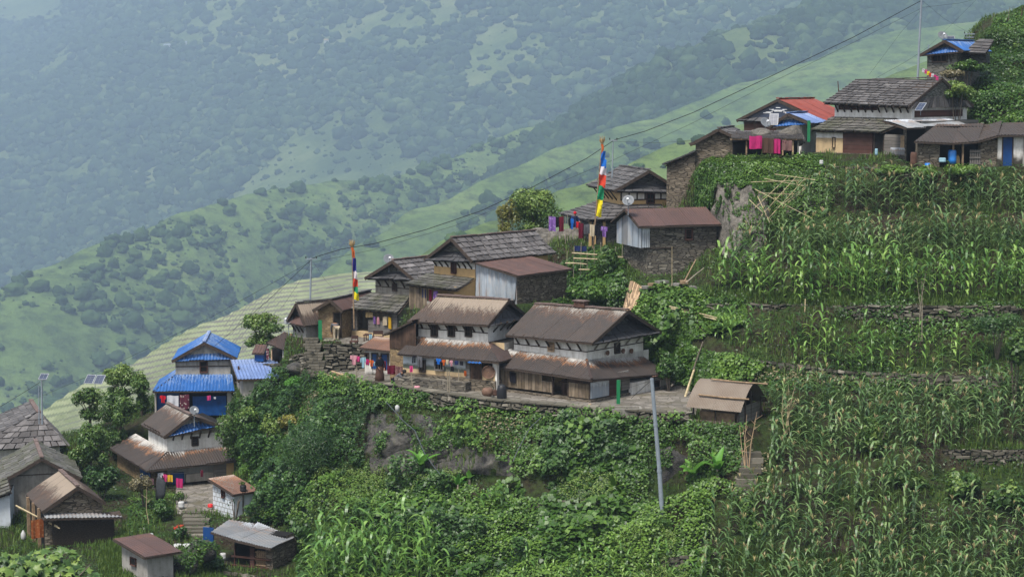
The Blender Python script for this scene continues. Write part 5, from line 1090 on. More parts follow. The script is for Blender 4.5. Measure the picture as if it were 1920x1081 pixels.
nz = fbm(g, 0.35, 4, 3); nz2 = fbm(g, 1.6, 3, 9)
amp = np.full(len(g), 0.20)
pxg, pyg = proj(g)
flat = np.zeros(len(g))
for (poly, z, marg) in PADS:          # house footprints and yards
    P2 = np.array(poly); c = P2.mean(0)
    d = np.full(len(g), -1e9)
    for i in range(len(P2)):
        a = P2[i]; b = P2[(i + 1) % len(P2)]; e = b - a; nn = np.array([e[1], -e[0]]) / np.linalg.norm(e)
        if np.dot(c - a, nn) > 0: nn = -nn
        d = np.maximum(d, (g[:, :2] - a) @ nn)
    w = np.clip(1 - d / marg, 0, 1); w = w * w * (3 - 2 * w)
    g[:, 2] = g[:, 2] * (1 - w) + z * w; flat = np.maximum(flat, w)
amp *= (1 - 0.85 * flat)
yard = (np.abs(g[:, 2] + 16.5) < 0.25) & (pxg > 600) & (pxg < 1420); amp[yard] *= 0.12
g[:, 2] += nz * amp + nz2 * amp * 0.35; g[:, 1] += nz2 * amp * 0.5; g[:, 0] += nz * amp * 0.3
FQ = grid_faces(nr, nc)
tcol = np.random.default_rng(1).random((len(g), 3))
fc = g[FQ].mean(1)
ycx, ycy = proj(fc)
mi = np.zeros(len(FQ), dtype=np.int32)
isyard = (np.abs(fc[:, 2] + 16.5) < 0.22) & (ycx > 610) & (ycx < 1340) & (fc[:, 1] < 116)
isyard |= (np.abs(fc[:, 2] + 15.1) < 0.2) & (ycx > 585) & (ycx < 790) & (fc[:, 1] < 118.5) & (fc[:, 1] > 112.8)
isyard |= (np.abs(fc[:, 2] + 23.2) < 0.25) & (ycx > 330) & (ycx < 425) & (fc[:, 1] < 113) & (fc[:, 1] > 105)
mi[isyard] = 1
CL = [[(1340, 350), (1432, 352), (1440, 420), (1405, 490), (1345, 480)], [(690, 785), (800, 775), (860, 830), (960, 850), (960, 890), (690, 880)]]
ck = [np.clip(1 - np.maximum(np.abs(pxg - a) / w, np.abs(pyg - b) / h_), 0, 1) for a, b, w, h_ in ((1388, 415, 60, 80), (800, 835, 170, 60))]
for q, s_ in ((ck[0], 2.2), (ck[1], 1.4)):
    k = q > 0; rd = 1 - 2 * np.abs(fbm(g, .55, 5, 91)); ww = np.minimum(q * 3, 1)
    g[k, 1] -= (ww * s_ * .55 * (rd + .25))[k]; g[k, 2] += (ww * s_ * .3 * fbm(g, 1.1, 4, 92))[k]
for j, cl in enumerate(CL):
    k = np.zeros(len(fc), dtype=bool); px_, py_ = ycx + 14 * fbm(fc, .8, 3, 5), ycy + 14 * fbm(fc, .8, 3, 6)
    n_ = len(cl); jj = n_ - 1
    for i in range(n_):
        xi, yi = cl[i]; xj, yj = cl[jj]; k ^= ((yi > py_) != (yj > py_)) & (px_ < (xj - xi) * (py_ - yi) / (yj - yi + 1e-9) + xi); jj = i
    mi[k & (mi == 0)] = 2 + j
mi_near = mi.copy()
terrain = bulk('ground', g, FQ, ['soil_grass', 'flagstone', 'rock_pale', 'rock'], tcol, mi, smooth=True)
tag(terrain, kind='structure')
TB = BVHTree.FromPolygons([tuple(v) for v in g], [tuple(q) for q in FQ])
ORG = Vector((0, 0, 0))
g_near = g.copy(); FC_near = g_near[FQ].mean(1); FCX, FCY = proj(FC_near)
def hit(px, py):
    d = ray(px, py).normalized(); h = TB.ray_cast(ORG, d, 400)
    return h[0]
def zat(x, y, top=60):
    h = TB.ray_cast(Vector((x, y, top)), Vector((0, 0, -1)), 400)
    return h[0].z if h[0] is not None else -30.0
def at(px, Y):
    z = -15.0
    for _ in range(6):
        x = (px - 960) / F * (Y * CP - z * SP); z = zat(x, Y)
    return Vector(((px - 960) / F * (Y * CP - z * SP), Y, z))
# ------------------------------------------------------------------ far land
def far_sheet(name, ST, colstep, rowlen, amp, sc, mat, seed=0, reptail=True):
    G = sheet_points(ST, colstep, rowlen); nr, nc, _ = G.shape; g = G.reshape(-1, 3)
    r = np.linspace(0, 1, nr).repeat(nc)
    a = fbm(g, sc, 5, seed); b = fbm(g, sc * 6, 3, seed + 5)
    g[:, 2] += amp * a + amp * 0.15 * b
    g[:, 1] += amp * 0.6 * b
    return g, grid_faces(nr, nc), nr, nc
def crest_sheet(pts, back, steps=None):
    """pts: px -> (list of (py,Y)) front rows up to the crest; adds the fall behind the crest"""
    S = {}
    for k, rows in pts.items():
        c = P(k, *rows[-1]); S[k] = list(rows) + [('z', c.z - back * 0.35, c.y + back * 0.6), ('z', c.z - back, c.y + back * 1.3)]
    return S
def lerp_rows(px, table):
    ks = [t[0] for t in table]; return [np.interp(px, ks, [t[i] for t in table]) for i in range(1, len(table[0]))]
# 1. terraced paddy spur just beyond the village
tb = [(-400, 1010, 260, 900, 262, 258), (0, 800, 300, 960, 235, 0), (200, 690, 335, 900, 240, 0), (400, 592, 375, 850, 250, 0), (560, 520, 405, 800, 255, 0), (690, 505, 425, 780, 260, 0), (850, 495, 440, 780, 270, 0), (1050, 475, 455, 760, 280, 0), (1400, 450, 470, 740, 290, 0)]
S = {}
for px in (-400, 0, 200, 400, 560, 690, 850, 1050, 1400):
    cy, cY, by, bY, _ = lerp_rows(px, tb)
    by = max(by, cy + 60); bY = cY * (.36 + (cy - 150) / F) / (.36 + (by - 150) / F)
    c = P(px, cy, cY); b = P(px, by, bY)
    rows = []
    for t in (0, .25, .5, .75, 1):
        q = b.lerp(c, t); rows.append(('z', q.z + 3.0 * math.sin(t * math.pi) * 0.6, q.y))
    S[px] = rows + [('z', c.z - 4, c.y + 8), ('z', c.z - 60, c.y + 60)]
G = sheet_points(S, 6.0, 0.42); nr, nc, _ = G.shape; g = G.reshape(-1, 3)
g[:, 2] += 0.8 * fbm(g, 0.012, 3, 31)
patch = fbm(g, 0.012, 3, 77) * 0.5 + 0.5
zz = g[:, 2] + 0.25 * fbm(g, 0.05, 3, 33) + .012 * g[:, 0]; st = 0.62
fr = zz / st - np.floor(zz / st)
sfr = np.clip((fr - 0.60) / 0.40, 0, 1)
newz = (np.floor(zz / st) + sfr) * st
keep = (np.arange(nr).repeat(nc) < nr - 130)
g[:, 2] = np.where(keep, newz, g[:, 2])
pxp, pyp = proj(g)
edge = np.interp(pxp, [0, 200, 400, 560, 690, 1400], [800, 690, 592, 520, 505, 450])
c = np.stack([((fr > 0.60) & keep).astype(float), np.clip(patch + np.clip((pxp - 250) / 500, -0.3, 0.5) - np.clip((22 - (pyp - edge)) / 22, 0, 1) * 0.9, 0, 1), patch], 1)
c[~keep] = (1, 0, 0)
o = bulk('paddy_terraces', g, grid_faces(nr, nc), ['paddy'], c); tag(o, kind='structure')
# 2. nearer green spur behind the tree and prayer flag
def spur(name, table, base, mat, amp, sc, seed, col=12.0, row=4.0, back=60, K=2.6, s=.5):
    table = [(a, b, c * K) for a, b, c in table]; base = [(a, b, c * K) for a, b, c in base]; amp *= K; sc /= K; row *= K; back *= K
    S = {}
    ks = [t[0] for t in table]
    for px, cy, cY in table:
        by, bY = np.interp(px, [b[0] for b in base], [b[1] for b in base]), np.interp(px, [b[0] for b in base], [b[2] for b in base])
        bY = cY * (s + (cy - 150) / F) / (s + (by - 150) / F); c = P(px, cy, cY); b = P(px, by, bY); rows = []
        for t in (0, .3, .6, .85, 1):
            q = b.lerp(c, t); rows.append(('z', q.z + (c - b).length * 0.05 * math.sin(t * math.pi), q.y))
        S[px] = rows + [('z', c.z - back * 0.3, c.y + back * 0.6), ('z', c.z - back * 1.6, c.y + back * 1.6)]
    g, f, nr, nc = far_sheet(name, S, col, row, amp, sc, mat, seed)
    o = bulk(name, g, f, [mat], np.full((len(g), 3), 0.5), smooth=True); tag(o, kind='structure')
    return o, g, f
H1 = spur('green_spur', [(560, 640, 430), (700, 530, 450), (770, 492, 465), (840, 440, 480), (925, 405, 500), (1060, 352, 520), (1300, 262, 550), (1500, 200, 575), (1800, 100, 600), (2200, 0, 620)],
          [(560, 760, 420), (1000, 700, 400), (1500, 500, 420), (2200, 400, 430)], 'far_grass', 3.0, 0.02, 41, 8.0, 2.5, 50, 1.7)
H2 = spur('green_ridge', [(420, 640, 560), (560, 560, 590), (620, 490, 620), (690, 450, 640), (800, 385, 670), (960, 318, 710), (1050, 278, 740), (1216, 217, 780), (1400, 150, 820), (1700, 60, 860), (2200, -60, 900)],
          [(420, 760, 540), (700, 640, 560), (1200, 420, 600), (2200, 250, 650)], 'far_grass', 5.0, 0.014, 51, 9.0, 4.0, 80)
H3 = spur('grass_ridge', [(-400, 700, 640), (0, 556, 700), (60, 520, 715), (200, 462, 750), (350, 402, 790), (440, 378, 820), (560, 366, 850), (700, 350, 880), (850, 300, 930), (1000, 250, 980), (1300, 120, 1050), (1700, 0, 1100), (2200, -100, 1100)],
          [(-400, 960, 480), (0, 850, 520), (200, 740, 540), (400, 640, 560), (600, 540, 620), (850, 420, 700), (1300, 260, 800), (2200, 150, 850)], 'far_grass', 9.0, 0.011, 61, 9.0, 4.5, 90)
# 3. big mountain
S = {}
for px, rows in {-500: [(760, 820), (500, 1250), (300, 1800), (150, 2500), (60, 3000), (-120, 3800)], 0: [(720, 850), (470, 1200), (330, 1600), (200, 2200), (80, 2900), (-110, 3600)],
                 250: [(680, 880), (440, 1200), (300, 1500), (180, 1850), (60, 2350), (-120, 3100)], 500: [(620, 900), (400, 1150), (290, 1400), (170, 1700), (50, 2100), (-130, 2700)],
                 800: [(560, 930), (350, 1100), (260, 1300), (150, 1550), (40, 1850), (-140, 2400)], 1200: [(480, 960), (320, 1100), (230, 1250), (130, 1450), (20, 1700), (-150, 2200)],
                 1700: [(400, 980), (260, 1100), (160, 1250), (80, 1400), (0, 1600), (-160, 2100)], 2400: [(300, 1000), (150, 1100), (50, 1250), (-50, 1400), (-120, 1600), (-220, 2100)]}.items():
    s_ = float(np.interp(px, [-500, 0, 500, 1200], [.17, .20, .36, .5])); y0_ = 2900; rows = [(a, y0_ * (s_ + (rows[0][0] - 150) / F) / (s_ + (a - 150) / F)) for a, b in rows]; c = P(px, *rows[-1]); S[px] = rows + [('z', c.z - 60, c.y + 120)]
g, f, nr, nc = far_sheet('mountain', S, 14.0, 22.0, 95.0, 0.0015, 'far_mountain', 71)
o = bulk('mountain', g, f, ['far_mountain'], np.full((len(g), 3), 0.5), smooth=True); tag(o, kind='structure'); H4 = (o, g, f)
# 4. wooded ridge on the right
H5 = spur('wooded_ridge', [(880, 360, 900), (960, 300, 920), (1050, 235, 940), (1140, 175, 950), (1240, 112, 960), (1400, 52, 970), (1550, 18, 980), (1750, 0, 990), (2200, -40, 1000)],
          [(880, 400, 880), (1200, 330, 780), (2200, 200, 780)], 'far_mountain', 8.0, 0.012, 81, 10.0, 5.0, 90)
# ---- forest crowns, one lumpy mesh merged many times
def ico(sub):
    import bmesh
    bm = bmesh.new(); bmesh.ops.create_icosphere(bm, subdivisions=sub, radius=1.0)
    V = np.array([v.co[:] for v in bm.verts]); Fc = np.array([[v.index for v in f.verts] for f in bm.faces]); bm.free(); return V, Fc
def crown_var(seed, IV):
    V = IV.copy(); d = 1 + 0.42 * fbm(V, 1.3, 2, seed) + 0.34 * vnoise(V, 3.6, seed + 3) + .16 * vnoise(V, 8, seed + 5)
    V = V * d[:, None]; V[:, 2] *= 0.85; V[:, 2] = np.where(V[:, 2] < -0.35, -0.35 + (V[:, 2] + 0.35) * 0.3, V[:, 2])
    sh = 0.5 + 0.9 * vnoise(V, 3.0, seed + 8)
    return V, sh
I2, I3 = ico(2), ico(3); CVS = {2: ([crown_var(100 + k, I2[0]) for k in range(8)], I2[1]), 3: ([crown_var(100 + k, I3[0]) for k in range(6)], I3[1])}
def sample_tris(g, f, n, rng):
    t = np.concatenate([f[:, [0, 1, 2]], f[:, [0, 2, 3]]]); a = g[t[:, 0]]; b = g[t[:, 1]]; c = g[t[:, 2]]
    nn = np.cross(b - a, c - a); ar = np.linalg.norm(nn, axis=1); cs = np.cumsum(ar); i = np.searchsorted(cs, rng.random(n) * cs[-1])
    u = rng.random(n); v = rng.random(n); sw = u + v > 1; u[sw] = 1 - u[sw]; v[sw] = 1 - v[sw]
    p = a[i] + (b[i] - a[i]) * u[:, None] + (c[i] - a[i]) * v[:, None]
    nm = nn[i] / (ar[i][:, None] + 1e-12); nm[nm[:, 2] < 0] *= -1
    return p, nm, cs[-1] / 2
def inpoly(px, py, poly):
    r = np.zeros(len(px), dtype=bool); n = len(poly); j = n - 1
    for i in range(n):
        xi, yi = poly[i]; xj, yj = poly[j]
        r ^= ((yi > py) != (yj > py)) & (px < (xj - xi) * (py - yi) / (yj - yi + 1e-9) + xi); j = i
    return r
def crowns(name, pts, size, mat, label_seed, hvar=0.3, lod=3):
    CV, IF = CVS[lod]
    rng = np.random.default_rng(label_seed); n = len(pts); Vs = []; Cs = []; Fs = []; off = 0
    for k in range(len(CV)):
        idx = np.where(np.arange(n) % len(CV) == k)[0]
        if len(idx) == 0: continue
        V, sh = CV[k]; a = rng.random(len(idx)) * 6.28; s = size[idx] * (1 + hvar * (rng.random(len(idx)) - 0.5))
        ca, sa = np.cos(a)[:, None], np.sin(a)[:, None]
        X = V[None, :, 0] * ca - V[None, :, 1] * sa; Y = V[None, :, 0] * sa + V[None, :, 1] * ca; Z = np.repeat(V[None, :, 2], len(idx), 0)
        hz = (0.8 + 0.6 * rng.random(len(idx)))[:, None]
        W = np.stack([X * s[:, None], Y * s[:, None], Z * s[:, None] * hz], 2) + pts[idx][:, None, :]
        W[:, :, 2] += (s * 0.25)[:, None]
        t = np.clip(rng.random(len(idx)) ** 1.6 * .8 + .25 * fbm(pts[idx], .006, 2, 5) + .05, 0, 1)
        Cc = np.clip(t[:, None] * 0.75 + sh[None, :] * 0.25, 0, 1)
        Vs.append(W.reshape(-1, 3)); Cs.append(np.repeat(Cc.reshape(-1, 1), 3, 1))
        Fs.append((IF[None] + (np.arange(len(idx)) * len(V))[:, None, None]).reshape(-1, 3) + off); off += len(idx) * len(V)
    if not Vs: return
    o = bulk(name, np.concatenate(Vs), np.concatenate(Fs), [mat], np.concatenate(Cs), smooth=True)
    return tag(o, kind='stuff')
rng = np.random.default_rng(5)
def field(H, n, polys, size, seed, thr=None, nsc=0.01, lo=None):
    p, nm, A = sample_tris(H[1], H[2], n, np.random.default_rng(seed)); px, py = proj(p)
    k = np.zeros(len(p), dtype=bool)
    for q in polys: k |= inpoly(px, py, q)
    if thr is not None: k &= fbm(p, nsc, 4, seed) + np.random.default_rng(seed).normal(0, .11, len(p)) > thr
    return p[k]
FA = [(-80, 40), (120, 40), (260, 60), (400, 90), (560, 150), (640, 190), (600, 240), (545, 262), (500, 300), (455, 350), (435, 380), (350, 408), (200, 470), (60, 530), (-80, 600)]
FB = [(740, 130), (820, 80), (860, 20), (900, -60), (1500, -60), (1500, 60), (1240, 120), (1130, 190), (1040, 260), (960, 320), (820, 385), (770, 360), (800, 320), (760, 280), (740, 210)]
FC = [(120, -60), (860, -60), (800, 60), (700, 90), (560, 120), (300, 60), (120, 40)]
pm = field(H4, 62000, [FA, FB], 5, 21, -0.34, 0.0045); pm2 = field(H4, 44000, [FC], 5, 22, -0.12, 0.0035)
pm3 = field(H4, 36000, [[(430, 90), (900, 40), (860, 200), (740, 330), (560, 260), (640, 190)]], 5, 23, 0.05, 0.0045)
pm = np.concatenate([pm, pm2, pm3]); pm4 = field(H4, 30000, [[(-100, -100), (1500, -100), (1500, 500), (-100, 700)]], 5, 40, -.35, .004); pm = np.concatenate([pm, pm4[::2]]); crowns('forest', pm, np.where(np.arange(len(pm)) < len(pm) - len(pm4[::2]), 6.0 + 9.0 * rng.random(len(pm)) ** 2.2, 1.5 + 6 * rng.random(len(pm)) ** 3), 'forest_leaf', 31, lod=2)
p5 = field(H5, 26000, [[(-500, -500), (3000, -500), (3000, 900), (-500, 900)]], 5, 24, -0.25, 0.01)
crowns('ridge_forest', p5, 5.0 + 7.0 * rng.random(len(p5)) ** 2, 'forest_leaf', 32, lod=2)
p3 = field(H3, 16000, [[(-80, 590), (120, 540), (420, 440), (640, 440), (760, 420), (700, 520), (560, 520), (300, 660), (0, 830), (-80, 830)]], 3, 25, 0.03, 0.012)
b3 = field(H3, 18000, [[(-80, 830), (-80, 740), (0, 700), (200, 640), (400, 545), (520, 480), (690, 410), (850, 350), (980, 300), (1000, 340), (860, 400), (700, 480), (580, 540), (420, 620), (200, 720), (0, 850)]], 3, 26, -0.25, 0.008)
c3 = field(H3, 26000, [[(-400, 560), (1200, 200), (1200, 500), (-400, 900)]], 3, 27, 0.0, 0.013)
p3 = np.concatenate([p3[::2], b3, c3]); crowns('ridge_shrubs', p3, 0.9 + 7.0 * rng.random(len(p3)) ** 4, 'shrub_leaf', 33)
p2 = np.concatenate([field(H2, 9000, [[(560, 560), (700, 470), (860, 400), (1000, 340), (1200, 260), (1300, 300), (1100, 370), (940, 430), (860, 480), (700, 560)]], 3, 28, 0.02, 0.012), field(H2, 2500, [[(500, 700), (600, 480), (1216, 217), (1500, 150), (1500, 500)]], 3, 29, 0.33, 0.024)])
crowns('valley_shrubs', p2, 2.0 + 6.0 * rng.random(len(p2)) ** 2, 'shrub_leaf', 34)
p1 = field(H1, 1500, [[(700, 560), (840, 430), (1300, 260), (1500, 200), (1500, 400), (1100, 480)]], 3, 30, 0.25, 0.05)
crowns('spur_shrubs', p1, 1.0 + 2.2 * rng.random(len(p1)) ** 2, 'shrub_leaf', 35)
# ------------------------------------------------------------------ air, light, camera
W = bpy.data.worlds.new('World'); SC.world = W; W.use_nodes = True
nt = W.node_tree; bg = nt.nodes['Background']; sky = nt.nodes.new('ShaderNodeTexSky'); sky.sky_type = 'NISHITA'; sky.sun_disc = False
SUN_EL, SUN_AZ = R(62), R(215)      # sun behind the camera's left shoulder, veiled by cloud
sky.sun_elevation = SUN_EL; sky.sun_rotation = SUN_AZ; sky.air_density = 1.0; sky.dust_density = 2.5; sky.ozone_density = 1.0
hs = nt.nodes.new('ShaderNodeHueSaturation'); hs.inputs['Saturation'].default_value = 0.55; nt.links.new(sky.outputs[0], hs.inputs['Color']); nt.links.new(hs.outputs[0], bg.inputs[0]); bg.inputs[1].default_value = 0.08
sl = bpy.data.lights.new('sun', 'SUN'); sl.energy = 2.3; sl.angle = R(14); sl.color = (1.0, 0.96, 0.90)
so = bpy.data.objects.new('sun', sl); COL.objects.link(so)
sd = Vector((math.sin(SUN_AZ) * math.cos(SUN_EL), math.cos(SUN_AZ) * math.cos(SUN_EL), math.sin(SUN_EL)))
so.rotation_euler = sd.to_track_quat('Z', 'Y').to_euler()
mb = MB(); n = NT('haze_air'); n.n.remove(n.b); pv = n.n.new('ShaderNodeVolumePrincipled'); n.l.new(pv.outputs[0], n.out.inputs['Volume'])
pv.inputs['Color'].default_value = (0.60, 0.77, 0.97, 1); pv.inputs['Density'].default_value = 0.0002; pv.inputs['Anisotropy'].default_value = 0.1; M['haze_air'] = n.m
mb.box((-6000, -80, -700), (6000, 12500, 2600), 'haze_air', (0.5, 0.5, 0.5)); o = mb.build('haze'); tag(o, kind='stuff')
cam = bpy.data.cameras.new('camera'); co = bpy.data.objects.new('camera', cam); COL.objects.link(co); SC.camera = co
cam.sensor_fit = 'HORIZONTAL'; cam.sensor_width = 36.0; cam.lens = 36.0 * F / 1920.0; cam.clip_start = 0.5; cam.clip_end = 30000
co.rotation_euler = (math.pi / 2 - PITCH, 0, 0)
SC.view_settings.view_transform = 'Standard'; SC.view_settings.look = 'None'; SC.view_settings.exposure = 1.33; SC.view_settings.gamma = 1.0
SC.cycles.max_bounces = 6; SC.cycles.diffuse_bounces = 2; SC.cycles.glossy_bounces = 2; SC.cycles.transmission_bounces = 3; SC.cycles.transparent_max_bounces = 6; SC.cycles.volume_bounces = 1
SC.cycles.use_denoising = True
# ------------------------------------------------------------------ leaves
def unit(a): return a / (np.linalg.norm(a, axis=1, keepdims=True) + 1e-9)
def leaf_quads(p, nm, size, asp, rng, jit=0.6, up=0.4, droop=0.3):
    n = len(p); N = unit(nm + rng.normal(0, jit, (n, 3)) + np.array([0, 0, up])); t = rng.normal(0, 1, (n, 3)); t[:, 2] -= droop; t = unit(t - N * (t * N).sum(1)[:, None]); s = np.cross(N, t)
    L = size[:, None]; w = L * asp; b = N * (L * 0.12)
    V = np.stack([p - t * L * .5, p + s * w * .5 + b - t * L * .05, p + t * L * .5 - b * .6, p - s * w * .5 + b - t * L * .05], 1)
    return V.reshape(-1, 3), np.arange(4 * n).reshape(n, 4)
def leaf_obj(name, p, nm, size, col, mat, rng, asp=0.75, parent=None, **k):
    V, Fq = leaf_quads(p, nm, size, asp, rng, **k)
    c = np.repeat(np.clip(col, 0, 1), 4)[:, None].repeat(3, 1)
    return bulk(name, V, Fq, [mat], c, parent=parent)
RJ = np.random.default_rng(4).random(len(FQ))
def sample_ground(dens, polys, seed, excl=None, keep=None):
    """points spread evenly over the slope inside picture-plan polygons; dens per square metre"""
    k = np.zeros(len(FQ), dtype=bool)
    for q in polys: k |= inpoly(FCX, FCY, q)
    k &= ~((mi_near == 1) | ((mi_near >= 2) & (RJ > .5)))
    if excl:
        for q in excl: k &= ~inpoly(FCX, FCY, q)
    f = FQ[k]; a = g_near[f]
    A = 0.5 * (np.linalg.norm(np.cross(a[:, 1] - a[:, 0], a[:, 2] - a[:, 0]), axis=1) + np.linalg.norm(np.cross(a[:, 2] - a[:, 0], a[:, 3] - a[:, 0]), axis=1)).sum()
    p, nm, _ = sample_tris(g_near, f, int(A * dens), np.random.default_rng(seed))
    for (O, Mi, x0, x1, y0, y1) in FOOT:
        q = (p - O) @ Mi.T; ins = (q[:, 0] > x0) & (q[:, 0] < x1) & (q[:, 1] > y0) & (q[:, 1] < y1); p = p[~ins]; nm = nm[~ins]
    return p, nm
def cover(name, dens, polys, seed, mat, size=0.14, mound=0.45, msc=0.55, asp=0.8, excl=None, thr=-9, hue=0.5, lift=0.05, label=None, jit=.45, up=.5):
    rng_ = np.random.default_rng(seed + 1); p, nm = sample_ground(dens, polys, seed, excl)
    m = fbm(p, msc, 3, seed); d = fbm(p, 0.22, 3, seed + 9)
    if thr > -9: k = d > thr; p, nm, m, d = p[k], nm[k], m[k], d[k]
    h = np.clip(m + .25, 0, 1) * mound
    q = p + unit(nm + np.array([0, -.3, .6])) * (h * (0.35 + 0.65 * rng_.random(len(p)) ** .5) + lift + .05 * rng_.random(len(p)))[:, None]
    big = fbm(p, 0.13, 2, seed + 20); col = hue + 0.35 * big + 0.25 * m + rng_.normal(0, .16, len(p))
    o = leaf_obj(name, q, nm, size * (0.65 + 0.7 * rng_.random(len(p))), col, mat, rng_, asp, jit=jit, up=up)
    return tag(o, kind='stuff')
def blades(name, dens, polys, seed, mat, h=0.3, w=0.02, excl=None, thr=-9, lean=.5, hue=.5):
    rng_ = np.random.default_rng(seed); p, nm = sample_ground(dens, polys, seed, excl); d = fbm(p, .35, 3, seed + 3); k = d > thr; p = p[k]; d = d[k]; n = len(p)
    a = rng_.random(n) * 6.28; dr = np.stack([np.cos(a), np.sin(a), 0 * a], 1); H_ = h * (.5 + rng_.random(n)) * (1 + .6 * d); s = np.stack([-np.sin(a), np.cos(a), 0 * a], 1) * (w * (1 + rng_.random(n)))[:, None]
    t = p + dr * (H_ * lean * rng_.random(n))[:, None] + np.array([0, 0, 1]) * H_[:, None]; mid = p + (t - p) * .5 + np.array([0, 0, .12]) * H_[:, None]
    V = np.stack([p - s, p + s, mid + s * .8, t, mid - s * .8], 1).reshape(-1, 3); Fq = np.arange(5 * n).reshape(n, 5)
    c = np.repeat(np.clip(hue + .3 * d + rng_.normal(0, .2, n), 0, 1), 5)[:, None].repeat(3, 1)
    return tag(bulk(name, V, Fq, [mat], c), kind='stuff')
ALL = [(-300, 200), (2300, -300), (2300, 1300), (-300, 1300)]
SHED = [(372, 985), (556, 985), (560, 1110), (372, 1110)]
ROCKS = [SHED, [(700, 800), (820, 800), (950, 855), (950, 895), (700, 875)], [(1215, 830), (1290, 830), (1290, 935), (1215, 935)], [(1345, 365), (1420, 360), (1440, 420), (1400, 480), (1345, 470)]]
# low weeds over all of the slope
cover('ground_weeds', 36, [ALL], 201, 'leaf_cover', .12, .25, 1.1, .6, hue=.22, thr=-.25)
blades('grass', 30, [ALL], 202, 'grass_blade', .26, .018, thr=-.05)
# leafy vines: bean and squash cover
cover('squash_vines', 170, [[(440, 1000), (520, 945), (620, 900), (700, 870), (800, 880), (900, 930), (1010, 940), (1200, 900), (1340, 930), (1330, 1010), (1300, 1110), (420, 1130), (380, 1090), (560, 1000)]], 203, 'leaf_cover', .15, 1.35, .62, excl=ROCKS[:3] + [[(400, 985), (560, 1000), (540, 1100), (380, 1100)]], hue=.58)
cover('left_bank', 170, [[(440, 760), (520, 700), (600, 712), (700, 728), (720, 760), (690, 800), (690, 880), (600, 930), (500, 960), (460, 900)]], 214, 'leaf_cover', .15, 1.3, .6, hue=.30, thr=-.3)
cover('yard_edge_plants', 150, [[(640, 712), (760, 732), (900, 752), (1050, 765), (1280, 782), (1280, 800), (1050, 792), (900, 782), (760, 765), (640, 745)]], 215, 'leaf_cover', .13, .75, 1.0, hue=.42, thr=-.12, lift=.12)
cover('bank_vines', 190, [[(700, 775), (820, 785), (900, 778), (1260, 795), (1400, 800), (1390, 880), (1300, 930), (1200, 900), (960, 900), (900, 850)], [(600, 715), (700, 725), (800, 745), (820, 790), (760, 800), (690, 790), (640, 840), (560, 830), (600, 760)]], 204, 'leaf_cover', .14, .9, .7, excl=[[(700, 800), (790, 790), (850, 850), (700, 870)], ROCKS[2]], thr=-.22, hue=.45)
cover('corner_vines', 260, [[(1305, 300), (1400, 292), (1545, 300), (1545, 350), (1440, 360), (1400, 368), (1340, 385), (1305, 400)]], 205, 'leaf_cover', .15, .6, .7, hue=.5)
cover('bank_creeper', 230, [[(1175, 560), (1250, 540), (1400, 570), (1400, 612), (1300, 640), (1300, 720), (1240, 720), (1200, 650)], [(1250, 640), (1440, 690), (1400, 720), (1260, 740)]], 206, 'leaf_cover', .17, .7, .6, hue=.6)
cover('ledge_creeper', 240, [[(1035, 560), (1060, 500), (1110, 470), (1170, 500), (1175, 560), (1130, 620), (1040, 590)]], 207, 'leaf_cover', .18, .8, .6, hue=.42)
cover('hill_bushes', 120, [[(1760, 152), (1805, 128), (1850, 100), (1862, 45), (1880, 30), (2100, -80), (2100, 330), (1830, 240), (1815, 190), (1780, 160)]], 208, 'leaf_cover', .18, .8, .4, hue=.42)
cover('low_weeds', 110, [[(1300, 590), (1900, 600), (1900, 640), (1300, 640)], [(1440, 700), (1950, 710), (1950, 745), (1440, 735)], [(1300, 340), (1560, 330), (1560, 400), (1400, 460)], [(480, 700), (600, 700), (640, 800), (560, 880), (480, 900), (470, 760)], [(240, 940), (330, 930), (340, 1010), (240, 1010)]], 209, 'leaf_cover', .13, .4, .8, hue=.45, thr=-.25)
cover('dry_weeds', 60, [[(1380, 850), (1440, 850), (1440, 940), (1380, 940)], [(1400, 700), (1900, 700), (1900, 720), (1400, 720)], [(480, 740), (620, 730), (600, 860), (500, 880)], [(880, 780), (1000, 780), (960, 850), (880, 840)]], 210, 'weed_dry', .12, .2, .8)
blades('terrace_grass', 160, [[(1290, 545), (1950, 555), (1950, 575), (1290, 570)], [(1780, 838), (1950, 838), (1950, 850), (1780, 850)], [(1390, 900), (1450, 900), (1450, 940), (1390, 940)], [(1330, 1030), (1900, 1060), (1900, 1090), (1330, 1090)], [(330, 1030), (420, 1040), (420, 1100), (330, 1100)], [(190, 1030), (240, 1000), (250, 1100), (180, 1100)]], 211, 'grass_blade', .3, .02)
cover('wall_overgrowth', 150, [[(1330, 560), (1950, 565), (1950, 600), (1330, 590)], [(1395, 662), (1900, 694), (1900, 724), (1395, 690)], [(1760, 832), (1950, 832), (1950, 862), (1760, 862)], [(880, 925), (1180, 925), (1180, 962), (880, 965)]], 216, 'leaf_cover', .12, .45, 1.2, hue=.35, thr=-.05, lift=.14)
CEN = [(440, 1000), (620, 880), (700, 870), (900, 780), (1400, 800), (1340, 930), (1330, 1110), (420, 1130)]
cover('tall_weeds', 210, [CEN, [(440, 760), (640, 730), (690, 880), (500, 960)]], 217, 'leaf_dark', .22, 1.9, .8, hue=.55, thr=.12, excl=ROCKS, asp=.6)
cover('edge_weeds', 150, [[(1290, 900), (1400, 905), (1425, 1000), (1370, 1110), (1280, 1110)]], 220, 'leaf_cover', .14, .8, .9, hue=.5, thr=-.1)
cover('pale_weeds', 260, [CEN], 218, 'leaf_bush', .09, 1.5, .9, hue=.75, thr=.17, excl=ROCKS, asp=.35)
cover('big_leaf_vines', 60, [CEN, [(1180, 560), (1400, 570), (1300, 700), (1200, 700)]], 219, 'leaf_cover', .30, 1.5, .5, hue=.45, thr=.08, excl=ROCKS, asp=.9)
